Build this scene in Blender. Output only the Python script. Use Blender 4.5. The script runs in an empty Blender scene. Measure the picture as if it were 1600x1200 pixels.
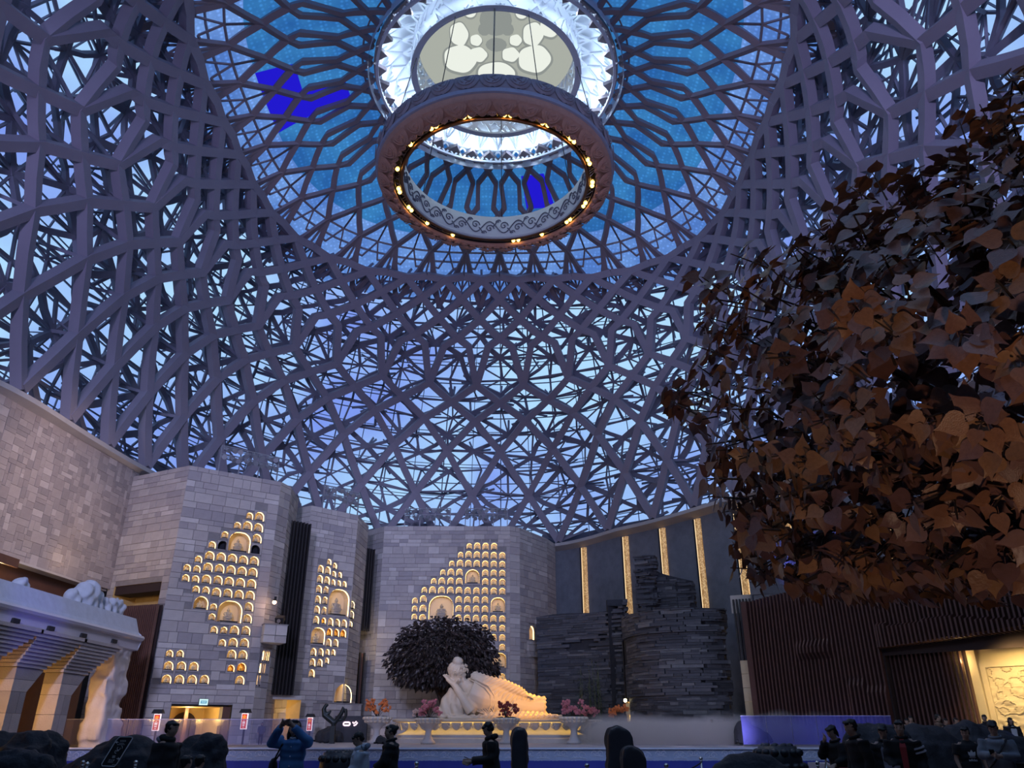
import bpy, bmesh, math, random
import numpy as np
from mathutils import Vector, Matrix, noise
R = random.Random(7)
PI = math.pi
SC = bpy.context.scene
COL = SC.collection
# ------------------------------------------------------------------ camera
F, TH, EYE = 1202.0, math.radians(24.2), 1.6
CT, ST = math.cos(TH), math.sin(TH)
cam_data = bpy.data.cameras.new('camera')
cam_data.sensor_fit = 'HORIZONTAL'; cam_data.sensor_width = 36.0
cam_data.lens = F / 1600 * 36.0
cam_data.clip_start = 0.05; cam_data.clip_end = 600
camo = bpy.data.objects.new('camera', cam_data); COL.objects.link(camo)
camo.location = (0, 0, EYE); camo.rotation_euler = (PI / 2 + TH, 0, 0)
SC.camera = camo
SC.view_settings.view_transform = 'Standard'
SC.view_settings.look = 'None'
SC.view_settings.exposure = 0.0
SC.view_settings.gamma = 1.0
SC.view_settings.use_curve_mapping = False
SC.cycles.max_bounces = 7; SC.cycles.diffuse_bounces = 3; SC.cycles.glossy_bounces = 2
SC.cycles.transmission_bounces = 4; SC.cycles.transparent_max_bounces = 12
SC.cycles.sample_clamp_indirect = 4.0
SC.cycles.volume_bounces = 0
# ------------------------------------------------------------------ sky
W = bpy.data.worlds.new('dusk_sky'); SC.world = W; W.use_nodes = True
nt = W.node_tree; nt.nodes.clear()
wo = nt.nodes.new('ShaderNodeOutputWorld'); bg = nt.nodes.new('ShaderNodeBackground')
tc = nt.nodes.new('ShaderNodeTexCoord'); nz = nt.nodes.new('ShaderNodeTexNoise')
nz.inputs['Scale'].default_value = 5.0; nz.inputs['Detail'].default_value = 4.0
cr = nt.nodes.new('ShaderNodeValToRGB')
cr.color_ramp.elements[0].position = 0.36; cr.color_ramp.elements[0].color = (0.22, 0.33, 0.86, 1)
cr.color_ramp.elements[1].position = 0.64; cr.color_ramp.elements[1].color = (0.46, 0.74, 1.0, 1)
nt.links.new(tc.outputs['Generated'], nz.inputs['Vector']); nt.links.new(nz.outputs['Fac'], cr.inputs['Fac'])
nt.links.new(cr.outputs['Color'], bg.inputs['Color']); bg.inputs['Strength'].default_value = 1.1
nt.links.new(bg.outputs['Background'], wo.inputs['Surface'])

# ------------------------------------------------------------------ house lights and added fill
def lamp(name, kind, loc, target, energy, color, **kw):
    d = bpy.data.lights.new(name, kind); d.energy = energy; d.color = color
    for k, v in kw.items(): setattr(d, k, v)
    o = bpy.data.objects.new(name, d); COL.objects.link(o); o.location = loc
    if target is not None:
        o.rotation_euler = (Vector(target) - Vector(loc)).to_track_quat('-Z', 'Y').to_euler()
    return o
WARM = (1.0, 0.72, 0.34)
LAV = (0.70, 0.68, 1.0)
# added fill lamps, unseen behind the viewer, that brighten towers and right side
lamp('hall_fill', 'SPOT', (-9, -2, 16), (-18, 49, 10), 38000, (0.57, 0.60, 1.0), spot_size=0.72, spot_blend=0.9, shadow_soft_size=1.5)
lamp('hall_fill', 'SPOT', (6, -2, 16), (-6, 64, 13.5), 36000, (0.56, 0.60, 1.0), spot_size=0.5, spot_blend=0.9, shadow_soft_size=1.5)
lamp('hall_fill', 'SPOT', (2, -4, 16), (12, 52, 5), 9000, (0.66, 0.74, 1.0), spot_size=0.9, spot_blend=0.9, shadow_soft_size=1.5)
# violet effect lights washing the dome
for (lx, ly, tx, ty, tz, e) in ((20, 6, 6, 62, 30, 14000), (-18, 8, -22, 42, 27, 13000), (10, 2, 24, 34, 30, 17000), (-10, 4, -6, 62, 31, 13000), (-5, 0, -20, 30, 38, 15000), (4, 0, 16, 44, 38, 15000)):
    lamp('violet_flood', 'SPOT', (lx, ly, 15.5), (tx, ty, tz), e * .62, (0.55, 0.52, 1.0), spot_size=1.0, spot_blend=1.0, shadow_soft_size=0.6)
# statue lights
lamp('statue_spot', 'SPOT', (6.5, 54.5, 9.0), (1.2, 50.8, 3.3), 5200, (1.0, 0.46, 0.03), spot_size=0.62, spot_blend=0.7, shadow_soft_size=0.3)
lamp('statue_spot', 'SPOT', (6.5, 41.0, 8.0), (0.2, 50.6, 3.2), 6800, (1.0, 0.43, 0.0), spot_size=0.40, spot_blend=0.8, shadow_soft_size=0.3)
lamp('statue_spot', 'SPOT', (-7.5, 42.0, 7.0), (-3.3, 51, 4.0), 420, (1.0, 0.70, 0.56), spot_size=0.26, spot_blend=0.8, shadow_soft_size=0.3)
# lights over the near tree
lamp('tree_spot', 'SPOT', (1.0, 1.6, 0.5), (4.9, 7.2, 4.9), 250, (1.0, 0.66, 0.44), spot_size=1.25, spot_blend=0.8, shadow_soft_size=0.15)
# warm wall washers on the left side
lamp('wall_washer', 'SPOT', (-24.0, 40.5, 9.0), (-22, 47, 13), 420, (1.0, 0.66, 0.36), spot_size=1.7, spot_blend=1.0, shadow_soft_size=0.5)
lamp('wall_washer', 'SPOT', (-14, 36, 15.8), (-25.3, 40, 12.5), 2600, (1.0, 0.72, 0.62), spot_size=1.3, spot_blend=1.0, shadow_soft_size=0.8)

# ------------------------------------------------------------------ helpers
CAM = Vector((0, 0, EYE))
def ray(x, y):
    dx, dy = (x - 800) / F, (600 - y) / F
    return Vector((dx, CT - dy * ST, ST + dy * CT))
def at(x, y, fwd):                      # the point seen at a pixel, a given distance ahead
    r = ray(x, y); return CAM + r * (fwd / r.y)
def at_h(x, y, h):
    r = ray(x, y); return CAM + r * ((h - EYE) / r.z)
def at_plane(x, y, o, n):
    r = ray(x, y); t = (o - CAM).dot(n) / r.dot(n); return CAM + r * t
def pix(p):
    d = Vector(p) - CAM
    zc = d.y * CT + d.z * ST; yc = -d.y * ST + d.z * CT
    return 800 + F * d.x / zc, 600 - F * yc / zc
def tag(o, label=None, cat=None, group=None, kind=None):
    if label: o['label'] = label
    if cat: o['category'] = cat
    if group: o['group'] = group
    if kind: o['kind'] = kind
    return o
def empty(name, loc=(0, 0, 0), rz=0, parent=None):
    o = bpy.data.objects.new(name, None); COL.objects.link(o); o.location = loc; o.rotation_euler = (0, 0, rz)
    o.empty_display_size = 0.2
    if parent: o.parent = parent
    return o
def link(name, me, parent=None, loc=None, rot=None, scale=None):
    o = bpy.data.objects.new(name, me); COL.objects.link(o)
    if parent: o.parent = parent
    if loc is not None: o.location = loc
    if rot is not None: o.rotation_euler = rot
    if scale is not None: o.scale = scale
    return o
def copy_tree(o, parent=None):
    c = o.copy(); COL.objects.link(c)
    if parent: c.parent = parent
    for ch in list(o.children): copy_tree(ch, c)
    return c

class MB:
    def __init__(s): s.v = []; s.f = []; s.m = []
    def add(s, vs, fs, mi=0):
        b = len(s.v); s.v += [tuple(x) for x in vs]
        s.f += [tuple(b + i for i in q) for q in fs]; s.m += [mi] * len(fs); return s
    def hexa(s, p, mi=0):               # 0-3 bottom loop, 4-7 top loop
        return s.add(p, [(3, 2, 1, 0), (4, 5, 6, 7), (0, 1, 5, 4), (1, 2, 6, 5), (2, 3, 7, 6), (3, 0, 4, 7)], mi)
    def box(s, c, sz, mi=0, M=None, taper=1.0):
        x, y, z = sz[0] / 2, sz[1] / 2, sz[2] / 2
        p = [Vector((a * x * (taper if q > 0 else 1), b * y * (taper if q > 0 else 1), q * z)) for q in (-1, 1) for a, b in ((-1, -1), (1, -1), (1, 1), (-1, 1))]
        c = Vector(c)
        return s.hexa([(M @ q if M is not None else q) + c for q in p], mi)
    def frame_box(s, o, u, w, n, a0, a1, b0, b1, d0, d1, mi=0):   # box spanned in a face frame
        P = lambda a, b, d: o + u * a + w * b + n * d
        return s.hexa([P(a0, b0, d0), P(a1, b0, d0), P(a1, b0, d1), P(a0, b0, d1), P(a0, b1, d0), P(a1, b1, d0), P(a1, b1, d1), P(a0, b1, d1)], mi)
    def tube(s, pts, rad, n=8, mi=0, cap=True, flat=1.0, up=None):
        pts = [Vector(p) for p in pts]
        if not isinstance(rad, (list, tuple)): rad = [rad] * len(pts)
        b = len(s.v); prev = None
        for i, p in enumerate(pts):
            t = (pts[min(i + 1, len(pts) - 1)] - pts[max(i - 1, 0)])
            t = t.normalized() if t.length > 1e-9 else Vector((0, 0, 1))
            if prev is None:
                ref = Vector(up) if up is not None else (Vector((0, 0, 1)) if abs(t.z) < 0.9 else Vector((1, 0, 0)))
                a = (ref - t * ref.dot(t)).normalized()
            else:
                a = (prev - t * prev.dot(t)); a = a.normalized() if a.length > 1e-6 else prev
            prev = a; c = t.cross(a)
            for k in range(n):
                an = 2 * PI * k / n
                s.v.append(tuple(p + (a * math.cos(an) * flat + c * math.sin(an)) * rad[i]))
        for i in range(len(pts) - 1):
            for k in range(n):
                k2 = (k + 1) % n
                s.f.append((b + i * n + k, b + i * n + k2, b + (i + 1) * n + k2, b + (i + 1) * n + k)); s.m.append(mi)
        if cap:
            s.f.append(tuple(b + k for k in range(n))[::-1]); s.m.append(mi)
            e = b + (len(pts) - 1) * n
            s.f.append(tuple(e + k for k in range(n))); s.m.append(mi)
        return s
    def lathe(s, prof, n=24, c=(0, 0, 0), mi=0, sx=1.0, sy=1.0, a0=0.0, a1=2 * PI, cap=False):
        full = abs(a1 - a0 - 2 * PI) < 1e-6; m = n if full else n + 1
        b = len(s.v)
        for (r, z) in prof:
            for k in range(m):
                a = a0 + (a1 - a0) * k / n
                s.v.append((c[0] + r * sx * math.cos(a), c[1] + r * sy * math.sin(a), c[2] + z))
        for i in range(len(prof) - 1):
            for k in range(n):
                k2 = (k + 1) % m
                s.f.append((b + i * m + k, b + i * m + k2, b + (i + 1) * m + k2, b + (i + 1) * m + k)); s.m.append(mi)
        if cap:
            s.f.append(tuple(b + k for k in range(m))[::-1]); s.m.append(mi)
            e = b + (len(prof) - 1) * m
            s.f.append(tuple(e + k for k in range(m))); s.m.append(mi)
        return s
    def ball(s, c, r, n=10, mi=0, M=None):
        if not isinstance(r, (list, tuple)): r = (r, r, r)
        c = Vector(c); b = len(s.v); rows = max(4, n // 2)
        vs = [Vector((0, 0, -1))]
        for i in range(1, rows):
            ph = -PI / 2 + PI * i / rows
            for k in range(n):
                a = 2 * PI * k / n; vs.append(Vector((math.cos(ph) * math.cos(a), math.cos(ph) * math.sin(a), math.sin(ph))))
        vs.append(Vector((0, 0, 1)))
        for q in vs:
            q = Vector((q.x * r[0], q.y * r[1], q.z * r[2]))
            s.v.append(tuple((M @ q if M is not None else q) + c))
        L = b + len(vs) - 1
        for k in range(n):
            k2 = (k + 1) % n
            s.f.append((b, b + 1 + k2, b + 1 + k)); s.m.append(mi)
            for i in range(rows - 2):
                s.f.append((b + 1 + i * n + k, b + 1 + i * n + k2, b + 1 + (i + 1) * n + k2, b + 1 + (i + 1) * n + k)); s.m.append(mi)
            s.f.append((b + 1 + (rows - 2) * n + k, b + 1 + (rows - 2) * n + k2, L)); s.m.append(mi)
        return s
    def prism(s, poly, o, u, w, n, d0, d1, mi=0):   # 2-D outline in frame (u, w), from depth d0 to d1 along n
        o, u, w, n = map(Vector, (o, u, w, n)); k = len(poly)
        vs = [o + u * a + w * b + n * d0 for a, b in poly] + [o + u * a + w * b + n * d1 for a, b in poly]
        fs = [tuple(range(k))[::-1], tuple(range(k, 2 * k))] + [(i, (i + 1) % k, k + (i + 1) % k, k + i) for i in range(k)]
        return s.add(vs, fs, mi)
    def ribbon(s, pts, nrm, w, d, mi=0, closed=False):   # box beam along a polyline; nrm = outward normals; depth d outwards
        pts = [Vector(p) for p in pts]; k = len(pts); b = len(s.v)
        for i in range(k):
            if closed: a0, a1 = pts[(i - 1) % k], pts[(i + 1) % k]
            else: a0, a1 = pts[max(i - 1, 0)], pts[min(i + 1, k - 1)]
            t = (a1 - a0).normalized(); n = Vector(nrm[i]); sd = t.cross(n).normalized(); sc = 1.0
            if closed or 0 < i < k - 1:
                t1 = (pts[i] - a0).normalized(); sc = min(1.5, 1 / max(0.3, abs(t1.dot(t))))
            ww = (w[i] if isinstance(w, (list, tuple)) else w) / 2 * sc
            for e, dd in ((-1, 0), (1, 0), (1, d), (-1, d)): s.v.append(tuple(pts[i] + sd * e * ww + n * dd))
        for i in range(k if closed else k - 1):
            j = (i + 1) % k
            for e in range(4):
                e2 = (e + 1) % 4
                s.f.append((b + i * 4 + e, b + i * 4 + e2, b + j * 4 + e2, b + j * 4 + e)); s.m.append(mi)
        if not closed:
            s.f.append((b, b + 1, b + 2, b + 3)); s.m.append(mi)
            e = b + (k - 1) * 4; s.f.append((e + 3, e + 2, e + 1, e)); s.m.append(mi)
        return s
    def mesh(s, name, mats, smooth=False):
        me = bpy.data.meshes.new(name); me.from_pydata(s.v, [], s.f)
        if not isinstance(mats, (list, tuple)): mats = [mats]
        for m in mats: me.materials.append(m)
        if len(mats) > 1: me.polygons.foreach_set('material_index', s.m)
        if smooth: me.polygons.foreach_set('use_smooth', [True] * len(s.f))
        me.update(); return me
    def build(s, name, mats, parent=None, smooth=False, loc=None, rot=None):
        return link(name, s.mesh(name, mats, smooth), parent, loc, rot)

def fix_normals(me):
    bm = bmesh.new(); bm.from_mesh(me); bmesh.ops.recalc_face_normals(bm, faces=bm.faces); bm.to_mesh(me); bm.free()
def remesh(mb, name, mats, voxel, smooth=4, extra=None):
    """one continuous surface grown over the overlapping masses in mb"""
    me = mb.mesh(name, mats[:1] if isinstance(mats, (list, tuple)) else mats); fix_normals(me)
    o = bpy.data.objects.new('temporary', me); COL.objects.link(o)
    m = o.modifiers.new('r', 'REMESH'); m.mode = 'VOXEL'; m.voxel_size = voxel
    if smooth:
        m2 = o.modifiers.new('s', 'SMOOTH'); m2.iterations = smooth; m2.factor = 0.5
    dg = bpy.context.evaluated_depsgraph_get()
    out = bpy.data.meshes.new_from_object(o.evaluated_get(dg))
    bpy.data.objects.remove(o); bpy.data.meshes.remove(me)
    out.name = name
    if isinstance(mats, (list, tuple)):
        for q in mats[1:]: out.materials.append(q)
    out.polygons.foreach_set('use_smooth', [True] * len(out.polygons))
    return out
def warp(me, fn):
    """move each vertex of a mesh along its normal by fn(co)"""
    nor = [v.normal.copy() for v in me.vertices]
    for v, n in zip(me.vertices, nor):
        a = fn(v.co)
        if a: v.co += n * a
    me.update()
def paint(me, fn):
    me.polygons.foreach_set('material_index', [fn(p.center) for p in me.polygons]); me.update()

# ------------------------------------------------------------------ materials
def mat(name, col, rough=0.7, metal=0.0, var=0.0, scale=3.0, bump=0.0, bscale=None, emit=None, es=0.0, spec=0.5, wave=None, coat=0.0):
    m = bpy.data.materials.new(name); m.use_nodes = True
    n = m.node_tree.nodes; l = m.node_tree.links; b = n['Principled BSDF']
    b.inputs['Base Color'].default_value = (*col, 1); b.inputs['Roughness'].default_value = rough
    b.inputs['Metallic'].default_value = metal; b.inputs['Specular IOR Level'].default_value = spec
    if coat: b.inputs['Coat Weight'].default_value = coat
    if var or bump:
        t = n.new('ShaderNodeTexCoord'); z = n.new('ShaderNodeTexNoise'); z.inputs['Scale'].default_value = scale
        z.inputs['Detail'].default_value = 5; z.inputs['Roughness'].default_value = 0.6
        l.new(t.outputs['Object'], z.inputs['Vector'])
        if var:
            mx = n.new('ShaderNodeMix'); mx.data_type = 'RGBA'
            mx.inputs[6].default_value = (*[c * (1 - var) for c in col], 1); mx.inputs[7].default_value = (*[min(1, c * (1 + var)) for c in col], 1)
            mr = n.new('ShaderNodeMapRange'); mr.inputs[1].default_value = 0.3; mr.inputs[2].default_value = 0.7
            l.new(z.outputs['Fac'], mr.inputs[0]); l.new(mr.outputs[0], mx.inputs[0]); l.new(mx.outputs[2], b.inputs['Base Color'])
        if bump:
            src = z
            if bscale:
                src = n.new('ShaderNodeTexNoise'); src.inputs['Scale'].default_value = bscale; src.inputs['Detail'].default_value = 4
                l.new(t.outputs['Object'], src.inputs['Vector'])
            bp = n.new('ShaderNodeBump'); bp.inputs['Strength'].default_value = bump; bp.inputs['Distance'].default_value = 0.05
            l.new(src.outputs['Fac'], bp.inputs['Height']); l.new(bp.outputs['Normal'], b.inputs['Normal'])
    if emit:
        b.inputs['Emission Color'].default_value = (*emit, 1); b.inputs['Emission Strength'].default_value = es
    return m
def glass_mat(name, tint, gloss=0.12, rough=0.05, haze=0.0, hcol=(0.5, 0.55, 0.8)):
    m = bpy.data.materials.new(name); m.use_nodes = True
    n = m.node_tree.nodes; l = m.node_tree.links; n.clear()
    o = n.new('ShaderNodeOutputMaterial'); t = n.new('ShaderNodeBsdfTransparent'); g = n.new('ShaderNodeBsdfGlossy')
    t.inputs['Color'].default_value = (*tint, 1); g.inputs['Roughness'].default_value = rough; g.inputs['Color'].default_value = (0.9, 0.95, 1, 1)
    x = n.new('ShaderNodeMixShader'); x.inputs[0].default_value = gloss
    l.new(t.outputs[0], x.inputs[1]); l.new(g.outputs[0], x.inputs[2]); last = x
    if haze:
        d = n.new('ShaderNodeBsdfDiffuse'); d.inputs['Color'].default_value = (*hcol, 1)
        y = n.new('ShaderNodeMixShader'); y.inputs[0].default_value = haze
        l.new(x.outputs[0], y.inputs[1]); l.new(d.outputs[0], y.inputs[2]); last = y
    l.new(last.outputs[0], o.inputs['Surface']); return m
def emit_mat(name, col, s):
    m = bpy.data.materials.new(name); m.use_nodes = True
    n = m.node_tree.nodes; n.clear(); o = n.new('ShaderNodeOutputMaterial'); e = n.new('ShaderNodeEmission')
    e.inputs['Color'].default_value = (*col, 1); e.inputs['Strength'].default_value = s
    m.node_tree.links.new(e.outputs[0], o.inputs['Surface']); return m
def led_panel_mat(name, c0, c1, s):
    """a lit perforated panel: dots of light over a blue sheet"""
    m = bpy.data.materials.new(name); m.use_nodes = True
    n = m.node_tree.nodes; l = m.node_tree.links; n.clear(); o = n.new('ShaderNodeOutputMaterial'); e = n.new('ShaderNodeEmission')
    t = n.new('ShaderNodeTexCoord'); z = n.new('ShaderNodeTexNoise'); z.inputs['Scale'].default_value = 0.35; z.inputs['Detail'].default_value = 3
    v = n.new('ShaderNodeTexVoronoi'); v.inputs['Scale'].default_value = 3.2; v.inputs['Randomness'].default_value = 0.25
    l.new(t.outputs['Object'], z.inputs['Vector']); l.new(t.outputs['Object'], v.inputs['Vector'])
    mr = n.new('ShaderNodeMapRange'); mr.inputs[1].default_value = 0.35; mr.inputs[2].default_value = 0.68
    l.new(z.outputs['Fac'], mr.inputs[0])
    mx = n.new('ShaderNodeMix'); mx.data_type = 'RGBA'; mx.inputs[6].default_value = (*c0, 1); mx.inputs[7].default_value = (*c1, 1)
    l.new(mr.outputs[0], mx.inputs[0])
    ms = n.new('ShaderNodeMapRange'); ms.inputs[1].default_value = 0.05; ms.inputs[2].default_value = 0.45; ms.inputs[3].default_value = s * 1.35; ms.inputs[4].default_value = s * 0.85
    l.new(v.outputs['Distance'], ms.inputs[0]); l.new(ms.outputs[0], e.inputs['Strength'])
    l.new(mx.outputs[2], e.inputs['Color']); l.new(e.outputs[0], o.inputs['Surface']); return m

M = {}
M['rib'] = mat('painted_rib', (0.29, 0.265, 0.325), 0.6, var=0.06, scale=0.5)
M['brace'] = mat('painted_bracing', (0.22, 0.22, 0.28), 0.6, var=0.08, scale=0.6)
M['upper_rib'] = mat('upper_rib', (0.30, 0.25, 0.27), 0.6, var=0.06, scale=0.5)
M['pane'] = glass_mat('dome_glass', (0.93, 0.96, 1.0), 0.08, 0.1)
M['led_blue'] = led_panel_mat('lit_blue_panel', (0.026, 0.145, 0.46), (0.05, 0.26, 0.62), 0.95)
M['led_pale'] = led_panel_mat('lit_pale_panel', (0.10, 0.24, 0.68), (0.20, 0.40, 0.90), 0.95)
M['wash_deep'] = emit_mat('blue_wash_panel', (0.016, 0.010, 0.62), 1.0)  # blue stage light falling on a few panels, put in as glowing colour
M['white'] = mat('white_paint', (0.80, 0.84, 0.92), 0.5)
M['led_strip'] = emit_mat('cool_led_strip', (0.62, 0.80, 1.0), 60.0)
M['concrete'] = mat('pale_cornice', (0.56, 0.52, 0.49), 0.7, var=0.06, scale=0.6)
SH = [mat('tower_stone', c, 0.75, var=0.07, scale=2.2, bump=0.12, bscale=14) for c in
      ((0.43, 0.39, 0.37), (0.49, 0.45, 0.42), (0.35, 0.32, 0.32), (0.56, 0.52, 0.49), (0.40, 0.36, 0.35))]
M['mortar'] = mat('stone_joint', (0.26, 0.24, 0.235), 0.9, var=0.1)
MOS = [mat('mosaic_stone', c, 0.8, var=0.07, scale=2.0, bump=0.3, bscale=20) for c in
       ((0.42, 0.365, 0.345), (0.37, 0.32, 0.305), (0.55, 0.49, 0.46), (0.46, 0.40, 0.375), (0.33, 0.29, 0.28))]
SL = [mat('slate', c, 0.62, var=0.2, scale=3.0, bump=0.5, bscale=9) for c in
      ((0.070, 0.076, 0.095), (0.095, 0.10, 0.12), (0.050, 0.054, 0.068), (0.16, 0.165, 0.18))]
M['slate_core'] = mat('slate_core', (0.04, 0.043, 0.055), 0.8, var=0.2)
M['grey_wall'] = mat('dark_grey_plaster', (0.20, 0.215, 0.25), 0.85, var=0.16, scale=1.2, bump=0.25, bscale=9)
M['gold_strip'] = None
M['black_slat'] = mat('black_slat', (0.022, 0.02, 0.022), 0.55)
M['screen_slat'] = mat('screen_slat', (0.15, 0.075, 0.06), 0.55, var=0.15, scale=1.5)
M['brown_slat'] = mat('brown_slat', (0.085, 0.036, 0.031), 0.55, var=0.15, scale=1.5)
M['brown_back'] = mat('brown_backing', (0.035, 0.02, 0.02), 0.8)
M['red_wood'] = mat('red_brown_panel', (0.115, 0.05, 0.033), 0.6, var=0.1)
M['niche_in'] = mat('niche_cream', (0.78, 0.62, 0.40), 0.6)
M['niche_gold'] = mat('niche_gold', (0.75, 0.42, 0.08), 0.4, metal=0.3)
M['niche_strip'] = emit_mat('niche_led', (1.0, 0.70, 0.28), 7.5)
M['niche_dark'] = mat('niche_unlit', (0.02, 0.02, 0.03), 0.8)
M['niche_base'] = mat('niche_sill', (0.03, 0.025, 0.02), 0.6)
M['buddha_grey'] = mat('carved_stone_figure', (0.36, 0.32, 0.28), 0.6)
M['ochre'] = mat('ochre_plaster', (0.62, 0.43, 0.17), 0.7, var=0.06)
M['cream_stone'] = mat('cream_stone', (0.66, 0.55, 0.36), 0.7, var=0.08, scale=1.0)
M['blue_stone'] = mat('pale_blue_stone', (0.50, 0.53, 0.60), 0.7, var=0.08, bump=0.2, bscale=8)
M['floor'] = mat('floor_stone', (0.10, 0.10, 0.13), 0.25, var=0.1, scale=0.8)
M['stage'] = mat('stage_paving', (0.34, 0.34, 0.40), 0.5, var=0.1, scale=0.8)
M['marble'] = mat('white_marble', (0.68, 0.585, 0.47), 0.45, var=0.04, scale=1.5)
M['rock'] = mat('black_rock', (0.017, 0.020, 0.029), 0.75, var=0.35, scale=2.5, bump=0.9, bscale=7)
M['rock_cut'] = mat('cut_rock', (0.026, 0.026, 0.036), 0.5, var=0.15, scale=6)
M['fence_glass'] = glass_mat('fence_glass', (0.90, 0.92, 0.97), 0.10, 0.08, haze=0.10, hcol=(0.45, 0.42, 0.8))
M['chrome'] = mat('polished_steel', (0.75, 0.74, 0.70), 0.15, metal=1.0)
M['black'] = mat('matte_black', (0.012, 0.012, 0.015), 0.7)
M['rope'] = mat('black_rope', (0.02, 0.018, 0.022), 0.8)
M['bark'] = mat('dark_bark', (0.05, 0.032, 0.025), 0.85, var=0.3, bump=0.8, bscale=8)
# ================================================================== DOME
CX, CY = -1.1, 40.0
H0, H1 = 17.2, 37.6
NB = 36
_rb = [(-180, 46), (-150, 38), (-128, 30.5), (-104, 24.8), (-89, 23.4), (-68, 24.4), (-45, 27.5), (-25, 30.5), (-8, 31.8), (9.5, 31), (22, 26.6),
       (42, 23.3), (65, 22), (90, 22.5), (115, 26), (140, 34), (160, 42), (180, 46)]
def Rb(a):
    d = (math.degrees(a) + 180) % 360 - 180
    n = len(_rb) - 1
    for i in range(n):
        if _rb[i][0] <= d <= _rb[i + 1][0]:
            x0, y1 = _rb[i]; x1, y2 = _rb[i + 1]
            y0 = _rb[i - 1][1] if i > 0 else _rb[-2][1]; y3 = _rb[i + 2][1] if i + 2 <= n else _rb[1][1]
            t = (d - x0) / (x1 - x0)
            return 0.5 * (2 * y1 + (y2 - y0) * t + (2 * y0 - 5 * y1 + 4 * y2 - y3) * t * t + (3 * y1 - y0 - 3 * y2 + y3) * t ** 3)
    return 46
def Rt(a): return 17.4 + 2.4 * math.sin(2 * a) ** 2
def polar(a, r, z): return Vector((CX + r * math.sin(a), CY + r * math.cos(a), z))
def low(u, s, off=0.0):
    a = u * 2 * PI / NB
    g = 0.3 * s + 0.7 * s * s; r0, r1 = Rb(a), Rt(a)
    r = r0 * (1 - g) + r1 * g; dr = (r1 - r0) * (0.3 + 1.4 * s); L = math.hypot(20.4, dr)
    nr, nu = 20.4 / L, -dr / L
    return polar(a, r + off * nr, H0 + (H1 - H0) * s + off * nu)
def low_n(u, s): return (low(u, s, 1.0) - low(u, s)).normalized()
def upp(u, s, off=0.0):
    a = u * 2 * PI / NB
    r0 = Rt(a) + 2.6; r = r0 * (1 - s) + 8.4 * s
    z = 36.9 + 5.8 * (1 - max(0.0, 1 - s) ** 1.5)
    return polar(a, r - off * 0.25, z + off * 0.97)
def upp_n(u, s): return (upp(u, s, 1.0) - upp(u, s)).normalized()
def s_of(y):
    lo, hi = -0.2, 1.1
    for _ in range(40):
        m = (lo + hi) / 2
        if pix(low(0.3, m))[1] > y: lo = m
        else: hi = m
    return lo
ROWS = [s_of(y) for y in (850, 775, 706, 659, 630, 603, 530, 500, 468, 438, 408)]
ROWS[-1] = 1.0
S_SH = s_of(543)
UMAX = 14.6
dome = tag(empty('ceiling', (0, 0, 0)), 'latticed glass dome over the hall with mauve grey ribs and a lit blue crown', kind='structure')
def rib_points(u0, sg):
    pts = []
    for k, s in enumerate(ROWS):
        pts.append((u0 + sg * 0.5 * k, s))
        if k == 5: pts.append((u0 + sg * (0.5 * k + 0.22), S_SH))
    return pts
def sub(pts, fn, fnn, off, step=2):
    P, Nn = [], []
    for i in range(len(pts) - 1):
        (u0, s0), (u1, s1) = pts[i], pts[i + 1]
        for k in range(step):
            t = k / step; u, s = u0 + (u1 - u0) * t, s0 + (s1 - s0) * t
            P.append(fn(u, s, off)); Nn.append(fnn(u, s))
    u, s = pts[-1]; P.append(fn(u, s, off)); Nn.append(fnn(u, s))
    return P, Nn
def clip_u(pts):
    return [p for p in pts if abs(p[0]) <= UMAX + 0.6]
for sg in (1, -1):
    for i in range(-NB // 2 - 6, NB // 2 + 7):
        pts = clip_u(rib_points(i, sg))
        if len(pts) < 2 or not (-18 <= i + sg * 3 < 18): continue
        P, Nn = sub(pts, low, low_n, 0.0 if sg > 0 else 0.03)
        MB().ribbon(P, Nn, 0.60, 0.58).build('rib', M['rib'], dome)
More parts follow.
